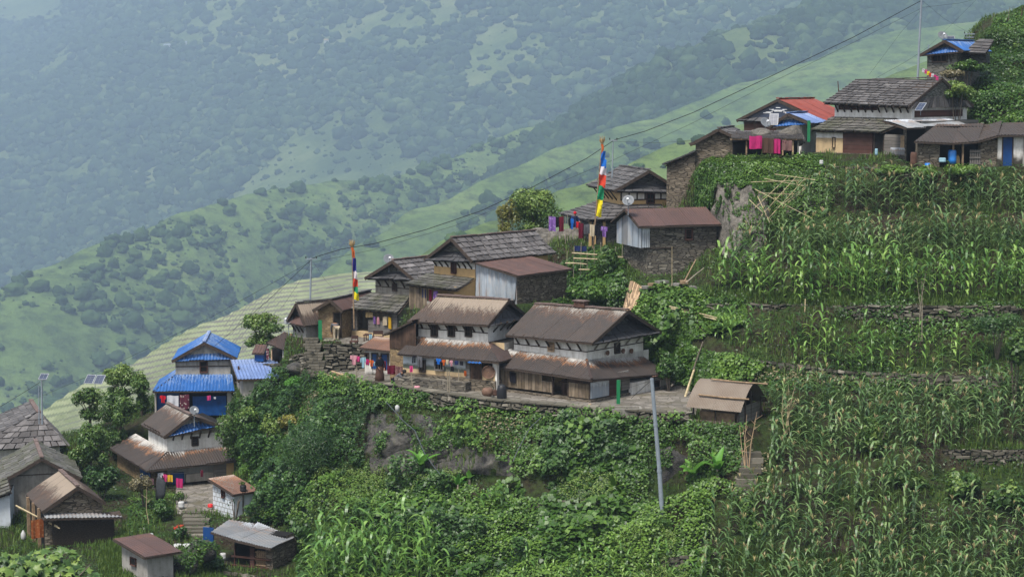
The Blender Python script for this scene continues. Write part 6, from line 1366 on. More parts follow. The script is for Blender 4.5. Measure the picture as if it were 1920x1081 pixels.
# ------------------------------------------------------------------ shrubs and trees
def cloud(c, r, n, size, mat, seed, lumps=14, asp=.6, hue=.5, parent=None, name='crown', lr=(.28, .5), up=.35, droop=.3, jit=.45, zmin=-.62, inner=.25):
    rng_ = np.random.default_rng(seed); c = np.array(c); r = np.array(r)
    d = unit(rng_.normal(0, 1, (lumps, 3))); d[:, 2] = np.abs(d[:, 2]) * 1.1 - .35; rr = rng_.random((lumps, 1)) ** .5 * .75; L = d * rr; R_ = rng_.uniform(lr[0], lr[1], lumps); lt = rng_.normal(0, .12, lumps)
    i = rng_.integers(0, lumps, n); q = unit(rng_.normal(0, 1, (n, 3))); sh = np.where(rng_.random(n) < inner, rng_.random(n) ** .5, 1.0 + rng_.normal(0, .10, n))
    p = (L[i] + q * (R_[i] * sh)[:, None]); k = p[:, 2] > zmin; p, q, i = p[k], q[k], i[k]; W_ = p * r
    hol = fbm(p, 3.2, 2, seed) > -.42; W_, q, i = W_[hol], q[hol], i[hol]
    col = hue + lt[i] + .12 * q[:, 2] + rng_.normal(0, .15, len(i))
    return leaf_obj(name, W_ + c, q, size * (.6 + .8 * rng_.random(len(i))), col, mat, rng_, asp, parent=parent, up=up, droop=droop, jit=jit)
def tree(px, py, Y, rx, rz, mat, seed, label, n=5000, size=.16, kind='broadleaf_tree', cat='tree', trunk=1.5, hue=.5, asp=.55, group=None, lumps=16, mat2=None, bark='bark', low=True, **k):
    c = P(px, py, Y); s = Y / 3700; Rx, Rz = rx * s, rz * s; zb = min(zat(c.x, c.y), c.z - Rz * .4)
    root = empty(kind, (c.x, c.y, zb), 0, label, cat, group); hgt = c.z - zb
    m = MB(); rnd = random.Random(seed); n_l = 6; r0 = .05 + .035 * Rx
    m.tube([(0, 0, -.4), (rnd.uniform(-.05, .05), 0, hgt * .35), (rnd.uniform(-.1, .1), 0, hgt * .8)], [r0 * 1.2, r0, r0 * .6], bark, 7); m.build('trunk', root)
    for j in range(n_l):
        a = j * 6.283 / n_l + rnd.uniform(-.4, .4); m = MB(); b = Vector((0, 0, hgt * rnd.uniform(.3, .7))); e = Vector((math.cos(a) * Rx * .62, math.sin(a) * Rx * .62, hgt + Rz * rnd.uniform(-.3, .5)))
        m.tube([b, b.lerp(e, .5) + Vector((0, 0, .15 * Rz)), e], [r0 * .5, r0 * .32, r0 * .12], bark, 5); m.build('branch', root)
    cloud((0, 0, hgt), (Rx, Rx, Rz), n, size, mat, seed, lumps, hue=hue, asp=asp, parent=root, **k)
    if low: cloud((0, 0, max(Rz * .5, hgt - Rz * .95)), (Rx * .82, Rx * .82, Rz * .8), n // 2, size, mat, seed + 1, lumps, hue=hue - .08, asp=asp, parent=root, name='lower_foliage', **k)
    if mat2: cloud((0, 0, hgt), (Rx * 1.02, Rx * 1.02, Rz * 1.03), n // 5, size, mat2, seed, lumps, hue=.6, asp=asp, parent=root, name='young_leaves', **k)
    return root
def shrub(px, py, Y, rx, rz, mat, seed, label, n=2500, size=.15, name='shrub', cat='shrub', hue=.5, asp=.6, group=None, lumps=10, **k):
    c = P(px, py, Y); s = Y / 3700; root = empty(name, (c.x, c.y, zat(c.x, c.y)), 0, label, cat, group); hgt = c.z - root.location.z
    m = MB(); rnd = random.Random(seed)
    for j in range(6):
        a = rnd.random() * 6.28; m.tube([(0, 0, -.3), (math.cos(a) * rx * s * .35, math.sin(a) * rx * s * .35, hgt), (math.cos(a) * rx * s * .6, math.sin(a) * rx * s * .6, hgt + rz * s * .4)], [.03, .022, .008], 'bark', 4)
    m.build('stems', root)
    cloud((0, 0, hgt), (rx * s, rx * s, rz * s), n, size, mat, seed, lumps, hue=hue, asp=asp, parent=root, name='foliage', **k); return root
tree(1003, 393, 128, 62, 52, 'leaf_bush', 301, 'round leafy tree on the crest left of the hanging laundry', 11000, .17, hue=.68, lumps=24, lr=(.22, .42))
tree(948, 405, 127, 24, 34, 'leaf_olive', 302, 'small yellowish shrub tree against the left side of the round leafy tree', 1500, .17, hue=.45, lumps=9)
tree(488, 606, 127, 52, 34, 'leaf_bush', 303, 'airy light green tree below the tall metal pole', 3600, .16, hue=.6, lumps=22, lr=(.16, .30), inner=.5)
for i, (px, py, Y, rx, rz, hue, lab) in enumerate([(168, 748, 121, 34, 32, .45, 'small dark round tree left of the blue house, highest of its row'), (222, 708, 124, 42, 36, .6, 'pale bushy tree behind the other trees left of the blue house'), (222, 770, 118, 40, 56, .42, 'tall dark tree between the slate roofs and the blue house'), (265, 722, 122, 26, 42, .5, 'slender tree touching the left wall of the blue house'), (170, 838, 113, 50, 62, .45, 'big leafy tree standing between the slate-roofed house and the rusty two-tier roof')]):
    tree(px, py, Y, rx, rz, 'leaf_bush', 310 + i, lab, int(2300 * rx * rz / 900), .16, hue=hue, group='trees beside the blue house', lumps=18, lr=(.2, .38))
cloud_h = shrub(190, 905, 108, 38, 40, 'leaf_dark', 320, 'dark undergrowth bush between the stone cottage and the rusty two-tier roof', 3600, .15)
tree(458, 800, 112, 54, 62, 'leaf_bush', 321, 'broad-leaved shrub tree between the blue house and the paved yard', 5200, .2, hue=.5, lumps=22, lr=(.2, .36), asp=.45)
tree(590, 842, 103, 72, 56, 'leaf_dark', 322, 'dark feathery bamboo clump below the left end of the yard', 11000, .17, 'bamboo_clump', 'bamboo', hue=.5, asp=.16, lumps=16, lr=(.3, .5), droop=.9)
shrub(560, 900, 102, 40, 40, 'leaf_dark', 323, 'dark green bush under the feathery bamboo clump', 3400, .15, hue=.6)
shrub(543, 792, 109, 26, 24, 'leaf_olive', 324, 'yellow-orange leaved bush left of the feathery bamboo', 1500, .15, hue=.7)
shrub(505, 800, 109, 20, 28, 'leaf_bush', 325, 'grey-green maize-like shrub beside the yellow-orange bush', 1100, .16, hue=.8)
shrub(548, 718, 113, 18, 16, 'leaf_bright', 326, 'bright green bush at the corner of the pale blue roofed outhouse', 1500, .12, hue=.4)
shrub(662, 712, 110, 16, 12, 'leaf_bright', 327, 'bright green bush by the log pile at the yard edge', 900, .12, hue=.3)
shrub(800, 742, 104, 20, 14, 'leaf_dark', 328, 'dark green bush at the yard edge below the clothes line posts', 1200, .12, hue=.8)
shrub(740, 742, 106, 30, 16, 'leaf_cover', 329, 'leafy bush spilling over the wall under the squatting person', 1600, .13, hue=.5)
shrub(870, 795, 101, 28, 26, 'leaf_cover', 330, 'bush with small orange flowers on the wall below the yard', 1500, .12, hue=.4)
shrub(305, 958, 104, 24, 26, 'leaf_dark', 331, 'dark green rose bush beside the stepped path, lower left', 1900, .14, hue=.8)
shrub(336, 990, 101, 17, 13, 'flower_red', 332, 'scarlet flowering plant above the two white sacks', 260, .10, lumps=18, lr=(.1, .25), asp=.35); shrub(338, 996, 100.8, 20, 15, 'leaf_dark', 364, 'dark foliage under the scarlet flowers', 900, .12)
shrub(1812, 126, 126, 34, 15, 'leaf_cover', 365, 'bush hiding the foot of the topmost house', 2200, .16, hue=.5)
shrub(337, 930, 107, 12, 14, 'leaf_bush', 333, 'small potted bush at the corner of the slab yard, lower left', 500, .1, hue=.4)
shrub(270, 905, 106, 26, 28, 'weed_dry', 334, 'grey scrubby bush in front of the blue tarpaulin', 1500, .12)
shrub(400, 1050, 97, 28, 24, 'leaf_dark', 335, 'dark bush at the foot of the firewood shed', 1500, .13)
shrub(440, 940, 103, 0.1 + 26, 20, 'leaf_dark', 336, 'dark bush right behind the white block hut', 10, .13)
shrub(500, 930, 102, 30, 22, 'leaf_dark', 337, 'leafy dark bush right of the white block hut', 2000, .14, hue=.7)
shrub(1225, 975, 94, 36, 20, 'leaf_dark', 338, 'feathery dark bush around the foot of the pale pole', 2600, .12, hue=.9, asp=.25)
shrub(1310, 870, 96.2, 40, 26, 'leaf_cover', 339, 'leafy mound spilling below the bamboo-mat shelter', 2600, .14, hue=.6)
tree(1888, 84, 134, 56, 44, 'leaf_bush', 340, 'dense trimmed-looking tree on the hilltop at the right edge', 8000, .17, hue=.35, lumps=26, lr=(.3, .45), trunk=.5)
shrub(1795, 172, 122, 36, 24, 'leaf_bush', 341, 'yellowish green bush behind the ridge of the large slate house', 3600, .17, hue=.6)
shrub(1850, 190, 125, 40, 40, 'leaf_dark', 342, 'dark bush right of the slate gable, middle of the hill', 3600, .16, hue=.8)
shrub(1900, 150, 129, 32, 34, 'leaf_bush', 343, 'bush at the right edge below the hilltop tree', 2600, .17, hue=.4)
shrub(1790, 140, 124, 26, 12, 'weed_dry', 344, 'brownish dry bush under the topmost blue roof', 1600, .15)
shrub(1900, 235, 121, 30, 30, 'leaf_cover', 345, 'bright leafy bush behind the long rusty shed at the right edge', 2200, .17, hue=.6)
for i, (px, py, rx, rz, lab) in enumerate([(1640, 318, 42, 14, 'low round bush hedge below the large slate house, left one'), (1700, 322, 30, 12, 'low round bush in the middle of the hedge row below the long shed'), (1765, 320, 42, 15, 'low round bush hedge right of the middle one below the long shed')]):
    shrub(px + 40, py, 113.2, rx, rz, 'leaf_cover', 350 + i, lab, 1600, .13, hue=.75, group='hedge bushes along the top terrace')
shrub(1905, 655, 98, 34, 55, 'leaf_bush', 353, 'big-leaved shrub at the right edge, half height', 2600, .24, hue=.35, asp=.8)
shrub(1870, 605, 101, 50, 30, 'leaf_dark', 354, 'dark feathery shrub above the big-leaved one at the right edge', 3600, .14, hue=.6, asp=.3)
shrub(1800, 905, 92.5, 46, 36, 'leaf_bush', 355, 'leafy vine bush in front of the dry-stone wall, left of two', 2600, .18, hue=.45, asp=.85)
shrub(1895, 930, 91.6, 42, 40, 'leaf_bush', 356, 'leafy vine bush at the right edge below the dry-stone wall', 2600, .18, hue=.35, asp=.85)
shrub(1640, 830, 95, 34, 58, 'leaf_bush', 357, 'climbing bean plant rising among the maize', 2200, .16, hue=.6, asp=.8)
shrub(1690, 900, 93.2, 40, 26, 'leaf_bush', 358, 'bean bush among the maize beside the leafy vine bush', 1500, .17, hue=.5, asp=.8)
shrub(1140, 500, 112, 22, 44, 'leaf_bush', 359, 'tall creeper climbing the bamboo fence below the laundry', 1900, .24, hue=.35, asp=.85)
shrub(1100, 545, 110.6, 45, 34, 'leaf_cover', 360, 'broad creeper mound above the right house of the yard', 4200, .2, hue=.4, asp=.85)
shrub(1215, 600, 108, 38, 50, 'leaf_cover', 361, 'bright creeper mound beside the gable of the right house', 5200, .18, hue=.6, asp=.85)
shrub(1255, 690, 104.2, 30, 45, 'leaf_dark', 362, 'dark leafy mound behind the right house of the yard', 3000, .16, hue=.8)
shrub(1580, 1000, 91, 1, 1, 'leaf_dark', 363, 'x', 1, .1) if False else None
# ------------------------------------------------------------------ banana and broad-leaf plants
def blade_leaf(m, base, direc, L, w, mat, bend=.6, seg=7, col=None, fold=.25, up=(0, 0, 1)):
    d = Vector(direc).normalized(); pos = Vector(base); s = d.cross(Vector(up)); s = s.normalized() if s.length > .05 else Vector((1, 0, 0)); pts = []; cols = []; t = col if col is not None else random.random()
    for i in range(seg + 1):
        f = i / seg; ww = w * (math.sin(math.pi * min(1, .12 + .88 * f) ** .8) ** .7 if f < 1 else 0.02); n_ = s.cross(d)
        for k in (-1, 0, 1): pts.append(pos + s * ww * .5 * k + n_ * (fold * ww * (abs(k) - .5))); cols.append((t, f, .5))
        pos = pos + d * (L / seg); d = (d + Vector((0, 0, -1)) * bend / seg).normalized()
    m.grid(pts, 3, seg + 1, mat, cols)
def banana(px, py, hgt, label, seed, n=7, mat='leaf_bright', Lf=1.3, w=.42, group='banana plants'):
    c = hit(px, py); rnd = random.Random(seed); root = empty('banana_plant', c, rnd.random() * 6, label, 'banana plant', group)
    m = MB(); m.tube([(0, 0, -.2), (.03, 0, hgt * .5), (0, .02, hgt)], [.09, .07, .04], 'bamboo_grey', 8); m.build('stem', root)
    for i in range(n):
        a = i * 2.4 + rnd.random(); el = rnd.uniform(.5, 1.4); m = MB(); blade_leaf(m, (0, 0, hgt * rnd.uniform(.85, 1)), (math.cos(a) * math.cos(el), math.sin(a) * math.cos(el), math.sin(el)), Lf * rnd.uniform(.7, 1.1), w * rnd.uniform(.8, 1.1), mat, rnd.uniform(.6, 1.6), col=rnd.uniform(.2, .95)); m.build('leaf', root, True)
    return root
banana(790, 905, 1.0, 'banana plant with one upright bright leaf below the rock face', 1, 8, Lf=1.1)
banana(858, 925, .5, 'young banana plant just right of the larger one below the rock face', 2, 5, Lf=.8, w=.3)
banana(1300, 915, .7, 'banana plant in front of the boulder right of the pale pole, left one', 3, 7, Lf=1.2)
banana(1345, 905, .8, 'banana plant right of the boulder, nearest the maize', 4, 7, Lf=1.1)
banana(1150, 925, .3, 'broad-leaved clump low on the slope left of the pale pole', 5, 9, 'leaf_cover', .8, .25, 'broad-leaved clumps')
banana(880, 905, .25, 'broad-leaved clump at the mouth of the dark hollow', 6, 6, 'leaf_bright', .6, .22, 'broad-leaved clumps')
banana(1025, 1000, .3, 'broad-leaved clump on the low wall, bottom centre', 7, 8, 'leaf_bright', .9, .24, 'broad-leaved clumps')
# ------------------------------------------------------------------ maize
def maize_mesh(seed, hgt, young):
    rnd = random.Random(seed); m = MB(); lm = 'maize_young' if young else 'maize_leaf'; t0 = rnd.uniform(.2, .75)
    m.tube([(0, 0, -.1), (rnd.uniform(-.03, .03), rnd.uniform(-.03, .03), hgt * .5), (rnd.uniform(-.06, .06), rnd.uniform(-.06, .06), hgt * .92)], [.016, .013, .006], lm, 4, (t0 * .8 + .2, 0, 0), cap=False)
    n = rnd.randint(9, 11) if not young else rnd.randint(7, 9); a0 = rnd.random() * 6.28
    for i in range(n):
        f = .14 + .80 * i / (n - 1); a = a0 + (i % 2) * math.pi + rnd.uniform(-.5, .5); el = rnd.uniform(.45, 1.0) + .2 * f; L = hgt * rnd.uniform(.36, .48) * (1 - .35 * abs(f - .55)); w = rnd.uniform(.09, .13)
        d = Vector((math.cos(a) * math.cos(el), math.sin(a) * math.cos(el), math.sin(el))); pos = Vector((0, 0, hgt * f)); s = Vector((-math.sin(a), math.cos(a), 0)); pts = []; cols = []; t = min(1, max(0, t0 + rnd.uniform(-.25, .3))); bend = rnd.uniform(2.6, 4.4); seg = 6; tw = rnd.uniform(-.5, .5)
        if f < .35: t = min(1, t + .2)
        for k in range(seg + 1):
            g_ = k / seg; ww = w * (.55 + 1.4 * g_ * (1 - g_) * 1.2) * (1 - g_ ** 4) + .004; q = s * math.cos(tw * g_) + Vector((0, 0, 1)) * math.sin(tw * g_)
            pts += [pos - q * ww * .5, pos + q * ww * .5]; cols += [(t, g_, 0)] * 2
            pos = pos + d * (L / seg); d = (d + Vector((0, 0, -1)) * bend / seg * (.3 + g_)).normalized()
        m.grid(pts, 2, seg + 1, lm, cols)
    if not young:
        for i in range(7):
            a = rnd.random() * 6.28; el = rnd.uniform(.7, 1.5); b = Vector((0, 0, hgt * .9)); e = b + Vector((math.cos(a) * math.cos(el), math.sin(a) * math.cos(el), math.sin(el))) * hgt * rnd.uniform(.12, .17); mid = b.lerp(e, .5) + Vector((0, 0, .03))
            s = Vector((-math.sin(a), math.cos(a), 0)) * .011; t = rnd.random()
            m.grid([b - s, b + s, mid - s * 1.5, mid + s * 1.5, e + Vector((0, 0, -.04)) - s * .6, e + Vector((0, 0, -.04)) + s * .6], 2, 3, 'tassel', [(t, 0, 0)] * 6)
    me_o = m.build('maize_plant'); me = me_o.data; bpy.data.objects.remove(me_o); return me
MZ = {0: [maize_mesh(500 + k, 2.05 + .1 * (k % 3), False) for k in range(11)], 1: [maize_mesh(600 + k, 1.7 + .12 * (k % 3), True) for k in range(10)]}
def mesh_np(me):
    V = np.empty(len(me.vertices) * 3, dtype=np.float32); me.vertices.foreach_get('co', V); V = V.reshape(-1, 3); nf = len(me.polygons)
    lt = np.empty(nf, dtype=np.int32); me.polygons.foreach_get('loop_total', lt); assert (lt == 4).all(); li = np.empty(nf * 4, dtype=np.int32); me.loops.foreach_get('vertex_index', li)
    mi_ = np.empty(nf, dtype=np.int32); me.polygons.foreach_get('material_index', mi_); c = np.empty(len(V) * 4, dtype=np.float32); me.color_attributes['Col'].data.foreach_get('color', c); return V, li.reshape(-1, 4), mi_, c.reshape(-1, 4)[:, :3]
def field_pts(polys, sp, seed, keep=1.0, row=True):
    rng_ = np.random.default_rng(seed); p, nm = sample_ground(30, polys, seed); 
    k = nm[:, 2] > .72; p = p[k]; p = p[rng_.permutation(len(p))]; cell = {}; out = []
    for q in p:
        i, j = int(math.floor(q[0] / sp)), int(math.floor(q[1] / sp)); ok = True
        for a in (-1, 0, 1):
            for b in (-1, 0, 1):
                for o in cell.get((i + a, j + b), ()):
                    if (o[0] - q[0]) ** 2 + (o[1] - q[1]) ** 2 < sp * sp * .72: ok = False
        if ok and rng_.random() < keep: cell.setdefault((i, j), []).append(q); out.append(q)
    return out
FIELDS = [  # polygons, spacing, kind, scale, keep
 ([[(1445, 765), (1960, 752), (1960, 838), (1790, 838), (1770, 900), (1640, 905), (1440, 900)]], .60, 0, .95, .97),
 ([[(1400, 930), (1700, 915), (1740, 962), (1960, 990), (1960, 1135), (1300, 1135), (1330, 1020)]], .58, 0, .92, .98),
 ([[(1270, 650), (1480, 655), (1500, 698), (1850, 705), (1850, 652), (1500, 640), (1290, 632)]], .62, 1, .95, .9),
 ([[(1330, 565), (1960, 568), (1960, 528), (1340, 528)]], .48, 1, 1.15, .97),
 ([[(1360, 512), (1960, 496), (1960, 452), (1420, 460)]], .54, 0, .98, .95),
 ([[(1470, 460), (1500, 408), (1960, 412), (1960, 376), (1540, 372), (1440, 440)]], .58, 0, .95, .9),
 ([[(1560, 372), (1560, 326), (1700, 330), (1700, 372)], [(1850, 372), (1960, 372), (1960, 322), (1850, 326)]], .5, 1, 1.15, .75),
 ([[(580, 1130), (590, 1050), (700, 1035), (810, 1050), (850, 1130)]], .45, 1, 1.25, .95),
 ([[(960, 1130), (980, 1062), (1330, 1062), (1330, 1130)]], .45, 1, .72, .85),
 ([[(905, 912), (975, 905), (975, 890), (905, 892)], [(1030, 925), (1085, 925), (1085, 895), (1030, 895)], [(900, 985), (980, 990), (980, 960), (900, 960)]], .36, 1, .9, .9),
]
plants = []
for k, (polys, sp, kind, sc, keep) in enumerate(FIELDS):
    for q in field_pts(polys, sp, 700 + k, keep): plants.append((q, kind, sc, k))
rnd = random.Random(3)
def vis(q):
    px, py = projv(Vector(q)); return 0 < px < 1920 and py - 40 < 1081
cand = [i for i, pl in enumerate(plants) if vis(pl[0])]; cand.sort(key=lambda i: plants[i][0][1] - (plants[i][2] - 1) * 20 ); single = set(cand[:290])
LBL = {0: 'tall maize plant in the crowded tasselled field right of the bamboo-mat shelter', 1: 'dark tasselled maize plant in the bottom right field', 7: 'tall green maize plant in the thick patch at the bottom centre-left', 8: 'low bright maize plant in the row along the bottom edge, centre', 2: 'bright green untasselled maize plant on the terrace above the mat shelter', 3: 'tall maize plant in the row above the long grassy bank', 9: 'maize plant in a small loose clump on the vine slope', 4: 'maize plant with tassels on an upper terrace', 5: 'maize plant with tassels on an upper terrace', 6: 'maize plant on the highest field terrace'}
GRP = {k: 'maize plants of field %s' % w for k, w in enumerate(['beside the mat shelter', 'at the bottom right', 'on the terrace above the mat shelter', 'above the grassy bank', 'on the upper terraces', 'on the upper terraces', 'on the highest terrace', 'at the bottom centre-left', 'along the bottom edge', 'on the vine slope'])}
acc = {0: [[] for _ in MZ[0]], 1: [[] for _ in MZ[1]]}
for i, (q, kind, sc, k) in enumerate(plants):
    v = rnd.randrange(len(MZ[kind])); a = rnd.random() * 6.28; s = sc * rnd.uniform(.68, 1.18)
    if i in single:
        o = bpy.data.objects.new('maize_plant', MZ[kind][v]); COL.objects.link(o); o.location = q; o.rotation_euler = (rnd.uniform(-.07, .07), rnd.uniform(-.07, .07), a); o.scale = (s, s, s); tag(o, LBL[k], 'maize plant', GRP[k])
    else: acc[kind][v].append((q, a, s, rnd.uniform(-.08, .08)))
Vs, Fs, Ms, Cs, off = [], [], [], [], 0
for kind in (0, 1):
    for v, lst in enumerate(acc[kind]):
        if not lst: continue
        V, Fq_, mi_, c = mesh_np(MZ[kind][v]); Q = np.array([l[0] for l in lst]); A_ = np.array([l[1] for l in lst])[:, None]; S_ = np.array([l[2] for l in lst])[:, None]; T_ = np.array([l[3] for l in lst])[:, None]
        x = V[None, :, 0] + T_ * V[None, :, 2]; y = V[None, :, 1]; X_ = (x * np.cos(A_) - y * np.sin(A_)) * S_; Y_ = (x * np.sin(A_) + y * np.cos(A_)) * S_; Z_ = V[None, :, 2] * S_
        W_ = np.stack([X_, Y_, Z_], 2) + Q[:, None, :]; Vs.append(W_.reshape(-1, 3)); Fs.append((Fq_[None] + (np.arange(len(lst)) * len(V))[:, None, None]).reshape(-1, 4) + off); off += len(lst) * len(V)
        mm = np.where(mi_ == 0, 0 if kind == 0 else 2, 1) if kind == 0 else np.full(len(mi_), 2); Ms.append(np.tile(mm, len(lst))); Cs.append(np.clip(np.repeat(c[None], len(lst), 0) + np.random.default_rng(v).normal(0, .2, (len(lst), 1, 1)), 0, 1).reshape(-1, 3))
o = bulk('maize_field', np.concatenate(Vs), np.concatenate(Fs), ['maize_leaf', 'tassel', 'maize_young'], np.concatenate(Cs), np.concatenate(Ms)); tag(o, kind='stuff')
print('maize', len(plants), len(single))
# ------------------------------------------------------------------ foreground tree with lobed leaves, bottom left
def lobed_tree():
    c = P(62, 1058, 44); root = empty('maple_leaved_tree', (c.x, c.y, c.z - 5), 0, 'nearby bright green tree top with big lobed leaves in the bottom left corner', 'tree')
    m = MB(); m.tube([(0, 0, -2), (.1, 0, 2), (0, .1, 4.6)], [.16, .12, .05], 'bark', 8); m.build('trunk', root)
    rnd = random.Random(8); rng_ = np.random.default_rng(8)
    for j in range(7):
        a = j * .9; m = MB(); m.tube([(0, 0, 3 + j * .15), (math.cos(a) * .7, math.sin(a) * .7, 4.4), (math.cos(a) * 1.3, math.sin(a) * 1.1, 5.0)], [.05, .03, .01], 'bark', 5); m.build('branch', root)
    lob = [];
    for k in range(15):
        a = -2.5 + 5.0 * k / 14; r = (1.0 if k % 3 == 1 else .56) * (1 - .22 * abs(a) / 2.5); lob.append((math.sin(a) * r * .5, math.cos(a) * r * .5 + .1))
    lob = [(0, -.12)] + lob; V = []; Fc = []; C_ = []; off = 0
    for i in range(950):
        u = rng_.normal(0, 1, 3); u /= np.linalg.norm(u); l = rng_.uniform(.55, 1.0) ** .5; k = rnd.randrange(6); cc = [(0, 0, 4.7), (-1.1, .1, 4.75), (.8, .2, 4.55), (-.4, -.3, 4.95), (.3, .5, 4.9), (1.35, 0, 4.3)][k]
        p = Vector((cc[0] + u[0] * l * .7, cc[1] + u[1] * l * .6, cc[2] + u[2] * l * .38)); s = rnd.uniform(.12, .26); N = Vector((u[0] * .6 + rnd.gauss(0, .35), u[1] * .6 - .5 + rnd.gauss(0, .35), .8 + u[2] * .5)).normalized(); t = Vector((rnd.gauss(0, 1), rnd.gauss(0, 1), -.8)); t = (t - N * t.dot(N)).normalized(); b = N.cross(t); tc = min(1, max(0, rnd.gauss(.5, .3)))
        V.append(tuple(p + N * .02)); C_.append((tc * .9,) * 3)
        for (x, y) in lob: V.append(tuple(p + (b * x + t * y) * s * 1.6 - N * (x * x + y * y) * s * .35)); C_.append((tc,) * 3)
        n_ = len(lob)
        for q in range(n_): Fc.append((off, off + 1 + q, off + 1 + (q + 1) % n_))
        off += n_ + 1
    bulk('crown', np.array(V), np.array(Fc), ['leaf_bush'], np.array(C_), parent=root)
lobed_tree()
# ------------------------------------------------------------------ dry-stone walls and steps
def stone_face(m, top, bot, out=.12, sw=(.22, .55), sh=(.10, .2), mat='stone_grey', core=True, jit=.05):
    """top/bot: world polylines of equal length; fills the face between with single stones"""
    top = [Vector(p) for p in top]; bot = [Vector(p) for p in bot]; n = len(top)
    if core:
        for i in range(n - 1): m.face([bot[i], bot[i + 1], top[i + 1], top[i]], 'dark_inside')
    L = sum((top[i + 1] - top[i]).length for i in range(n - 1)); acc = [0]
    for i in range(n - 1): acc.append(acc[-1] + (top[i + 1] - top[i]).length)
    def at_(u):
        u = min(max(u, 0), L - 1e-4)
        for i in range(n - 1):
            if acc[i + 1] >= u: break
        t = (u - acc[i]) / max(1e-6, acc[i + 1] - acc[i]); return top[i].lerp(top[i + 1], t), bot[i].lerp(bot[i + 1], t), (top[i + 1] - top[i]).normalized()
    Hm = max((a - b).length for a, b in zip(top, bot)); v = 0.0
    while v < Hm:
        hh = random.uniform(*sh); u = random.uniform(-.3, 0)
        while u < L:
            w = random.uniform(*sw) * random.choice((.6, 1, 1, 1.4)); a, b, t = at_(u + w / 2); hgt = (a - b).length
            if v < hgt:
                d = (a - b) / max(hgt, 1e-5); c = a - d * (v + hh / 2); nrm = t.cross(d).normalized(); nrm = nrm if nrm.y < 0 else -nrm
                c = c + nrm * random.uniform(-jit, jit) + d * random.uniform(-.04, .04); q = random.random(); r = random.uniform(-.22, .22)
                X = Matrix(((t.x, nrm.x, d.x, c.x), (t.y, nrm.y, d.y, c.y), (t.z, nrm.z, d.z, c.z), (0, 0, 0, 1))) @ Matrix.Rotation(r, 4, 'Y')
                e = .03; w2, h2 = w / 2 - .01, hh / 2 * random.uniform(.75, 1.15)
                f = [(-w2, 0, -h2), (w2, 0, -h2), (w2, 0, h2), (-w2, 0, h2)]; g_ = [(-w2 + e, out, -h2 + e), (w2 - e, out, -h2 + e), (w2 - e, out, h2 - e * .3), (-w2 + e, out, h2 - e * .3)]
                f = [X @ Vector(p) for p in f]; g_ = [X @ Vector((p[0] + random.uniform(-.05, .05), p[1] + random.uniform(-.03, .03), p[2] + random.uniform(-.035, .035))) for p in g_]; col = (q, .5, .5)
                m.face(g_, mat, col)
                for k in range(4): m.face([f[k], f[(k + 1) % 4], g_[(k + 1) % 4], g_[k]], mat, col)
            u += w
        v += hh
n = NT('stone_var', 0.9, 0.15); r, g_, b = n.attr(); co = n.coord('Object'); f = n.noise(co, 5.0, 5)
c = n.ramp(r, [(0.0, (0.04, 0.036, 0.028)), (0.5, (0.085, 0.075, 0.06)), (0.85, (0.14, 0.125, 0.10)), (1.0, (0.24, 0.215, 0.175))]); c = n.mix(n.math('MULTIPLY', f, .5), c, (0.05, 0.05, 0.03)); n.color(c); n.bump(f, .4, .03); M['stone_var'] = n.m
def wall_px(label, tops, hts, out=.12, name='stone_wall', lean=.15, cat='stone wall', shift=.25, **k):
    """tops: pixel points on the lip of a terrace; hts: wall height in metres at each"""
    T = []; B = []
    for (px, py), h_ in zip(tops, hts):
        p = hit(px, py); p = p - Vector((0, shift, 0)); T.append(p + Vector((0, 0, .06))); B.append(p - Vector((0, lean * h_, h_)))
    T2, B2 = [], []
    for i in range(len(T) - 1):
        for s in range(4): t = s / 4; T2.append(T[i].lerp(T[i + 1], t)); B2.append(B[i].lerp(B[i + 1], t))
    T2.append(T[-1]); B2.append(B[-1]); m = MB(); stone_face(m, T2, B2, out, mat='stone_var', **k); o = m.build(name); return tag(o, label, cat)
def yard_edge():
    pts = []
    for px, Y in ((690, 108), (745, 106.2), (800, 104.4), (860, 102.8), (920, 101.4), (980, 100.5), (1040, 99.8), (1095, 99.1), (1150, 98.5), (1200, 97.9), (1250, 97.3), (1290, 97.4)): pts.append(XZ(px, Y, -16.5))
    return pts
E_ = yard_edge(); m = MB(); T_ = [p + Vector((0, -.30, .02)) for p in E_]; stone_face(m, T_, [p + Vector((0, -.2, -.5 - .15 * math.sin(i))) for i, p in enumerate(T_)], .15, mat='stone_var'); tag(m.build('retaining_wall'), 'dry-stone retaining wall carrying the edge of the paved yard', 'stone wall')
m = MB()
for i in range(len(T_) - 1):
    a, b = T_[i], T_[i + 1]; L = (b - a).length; k = max(1, int(L / .7))
    for j in range(k):
        p, q = a.lerp(b, j / k), a.lerp(b, (j + .96) / k); m.beam(p + Vector((0, .1 + random.uniform(-.05, .05), .05)), q + Vector((0, .1 + random.uniform(-.05, .05), .05)), random.uniform(.5, .75), .07, 'stone_var', col=(random.uniform(.5, 1), .5, .5))
tag(m.build('kerb_slabs'), 'row of flat edging slabs along the outer rim of the paved yard', 'kerb')
a, b = XZ(612, 112.6, -15.08), XZ(688, 112.4, -15.08); m = MB(); stone_face(m, [a, a.lerp(b, .5), b], [a + Vector((0, -.25, -1.5)), a.lerp(b, .5) + Vector((0, -.25, -1.5)), b + Vector((0, -.25, -1.5))], .15, mat='stone_var'); tag(m.build('terrace_wall'), 'rubble wall under the upper yard, left of the blue-doored outhouse', 'stone wall')
m = MB()
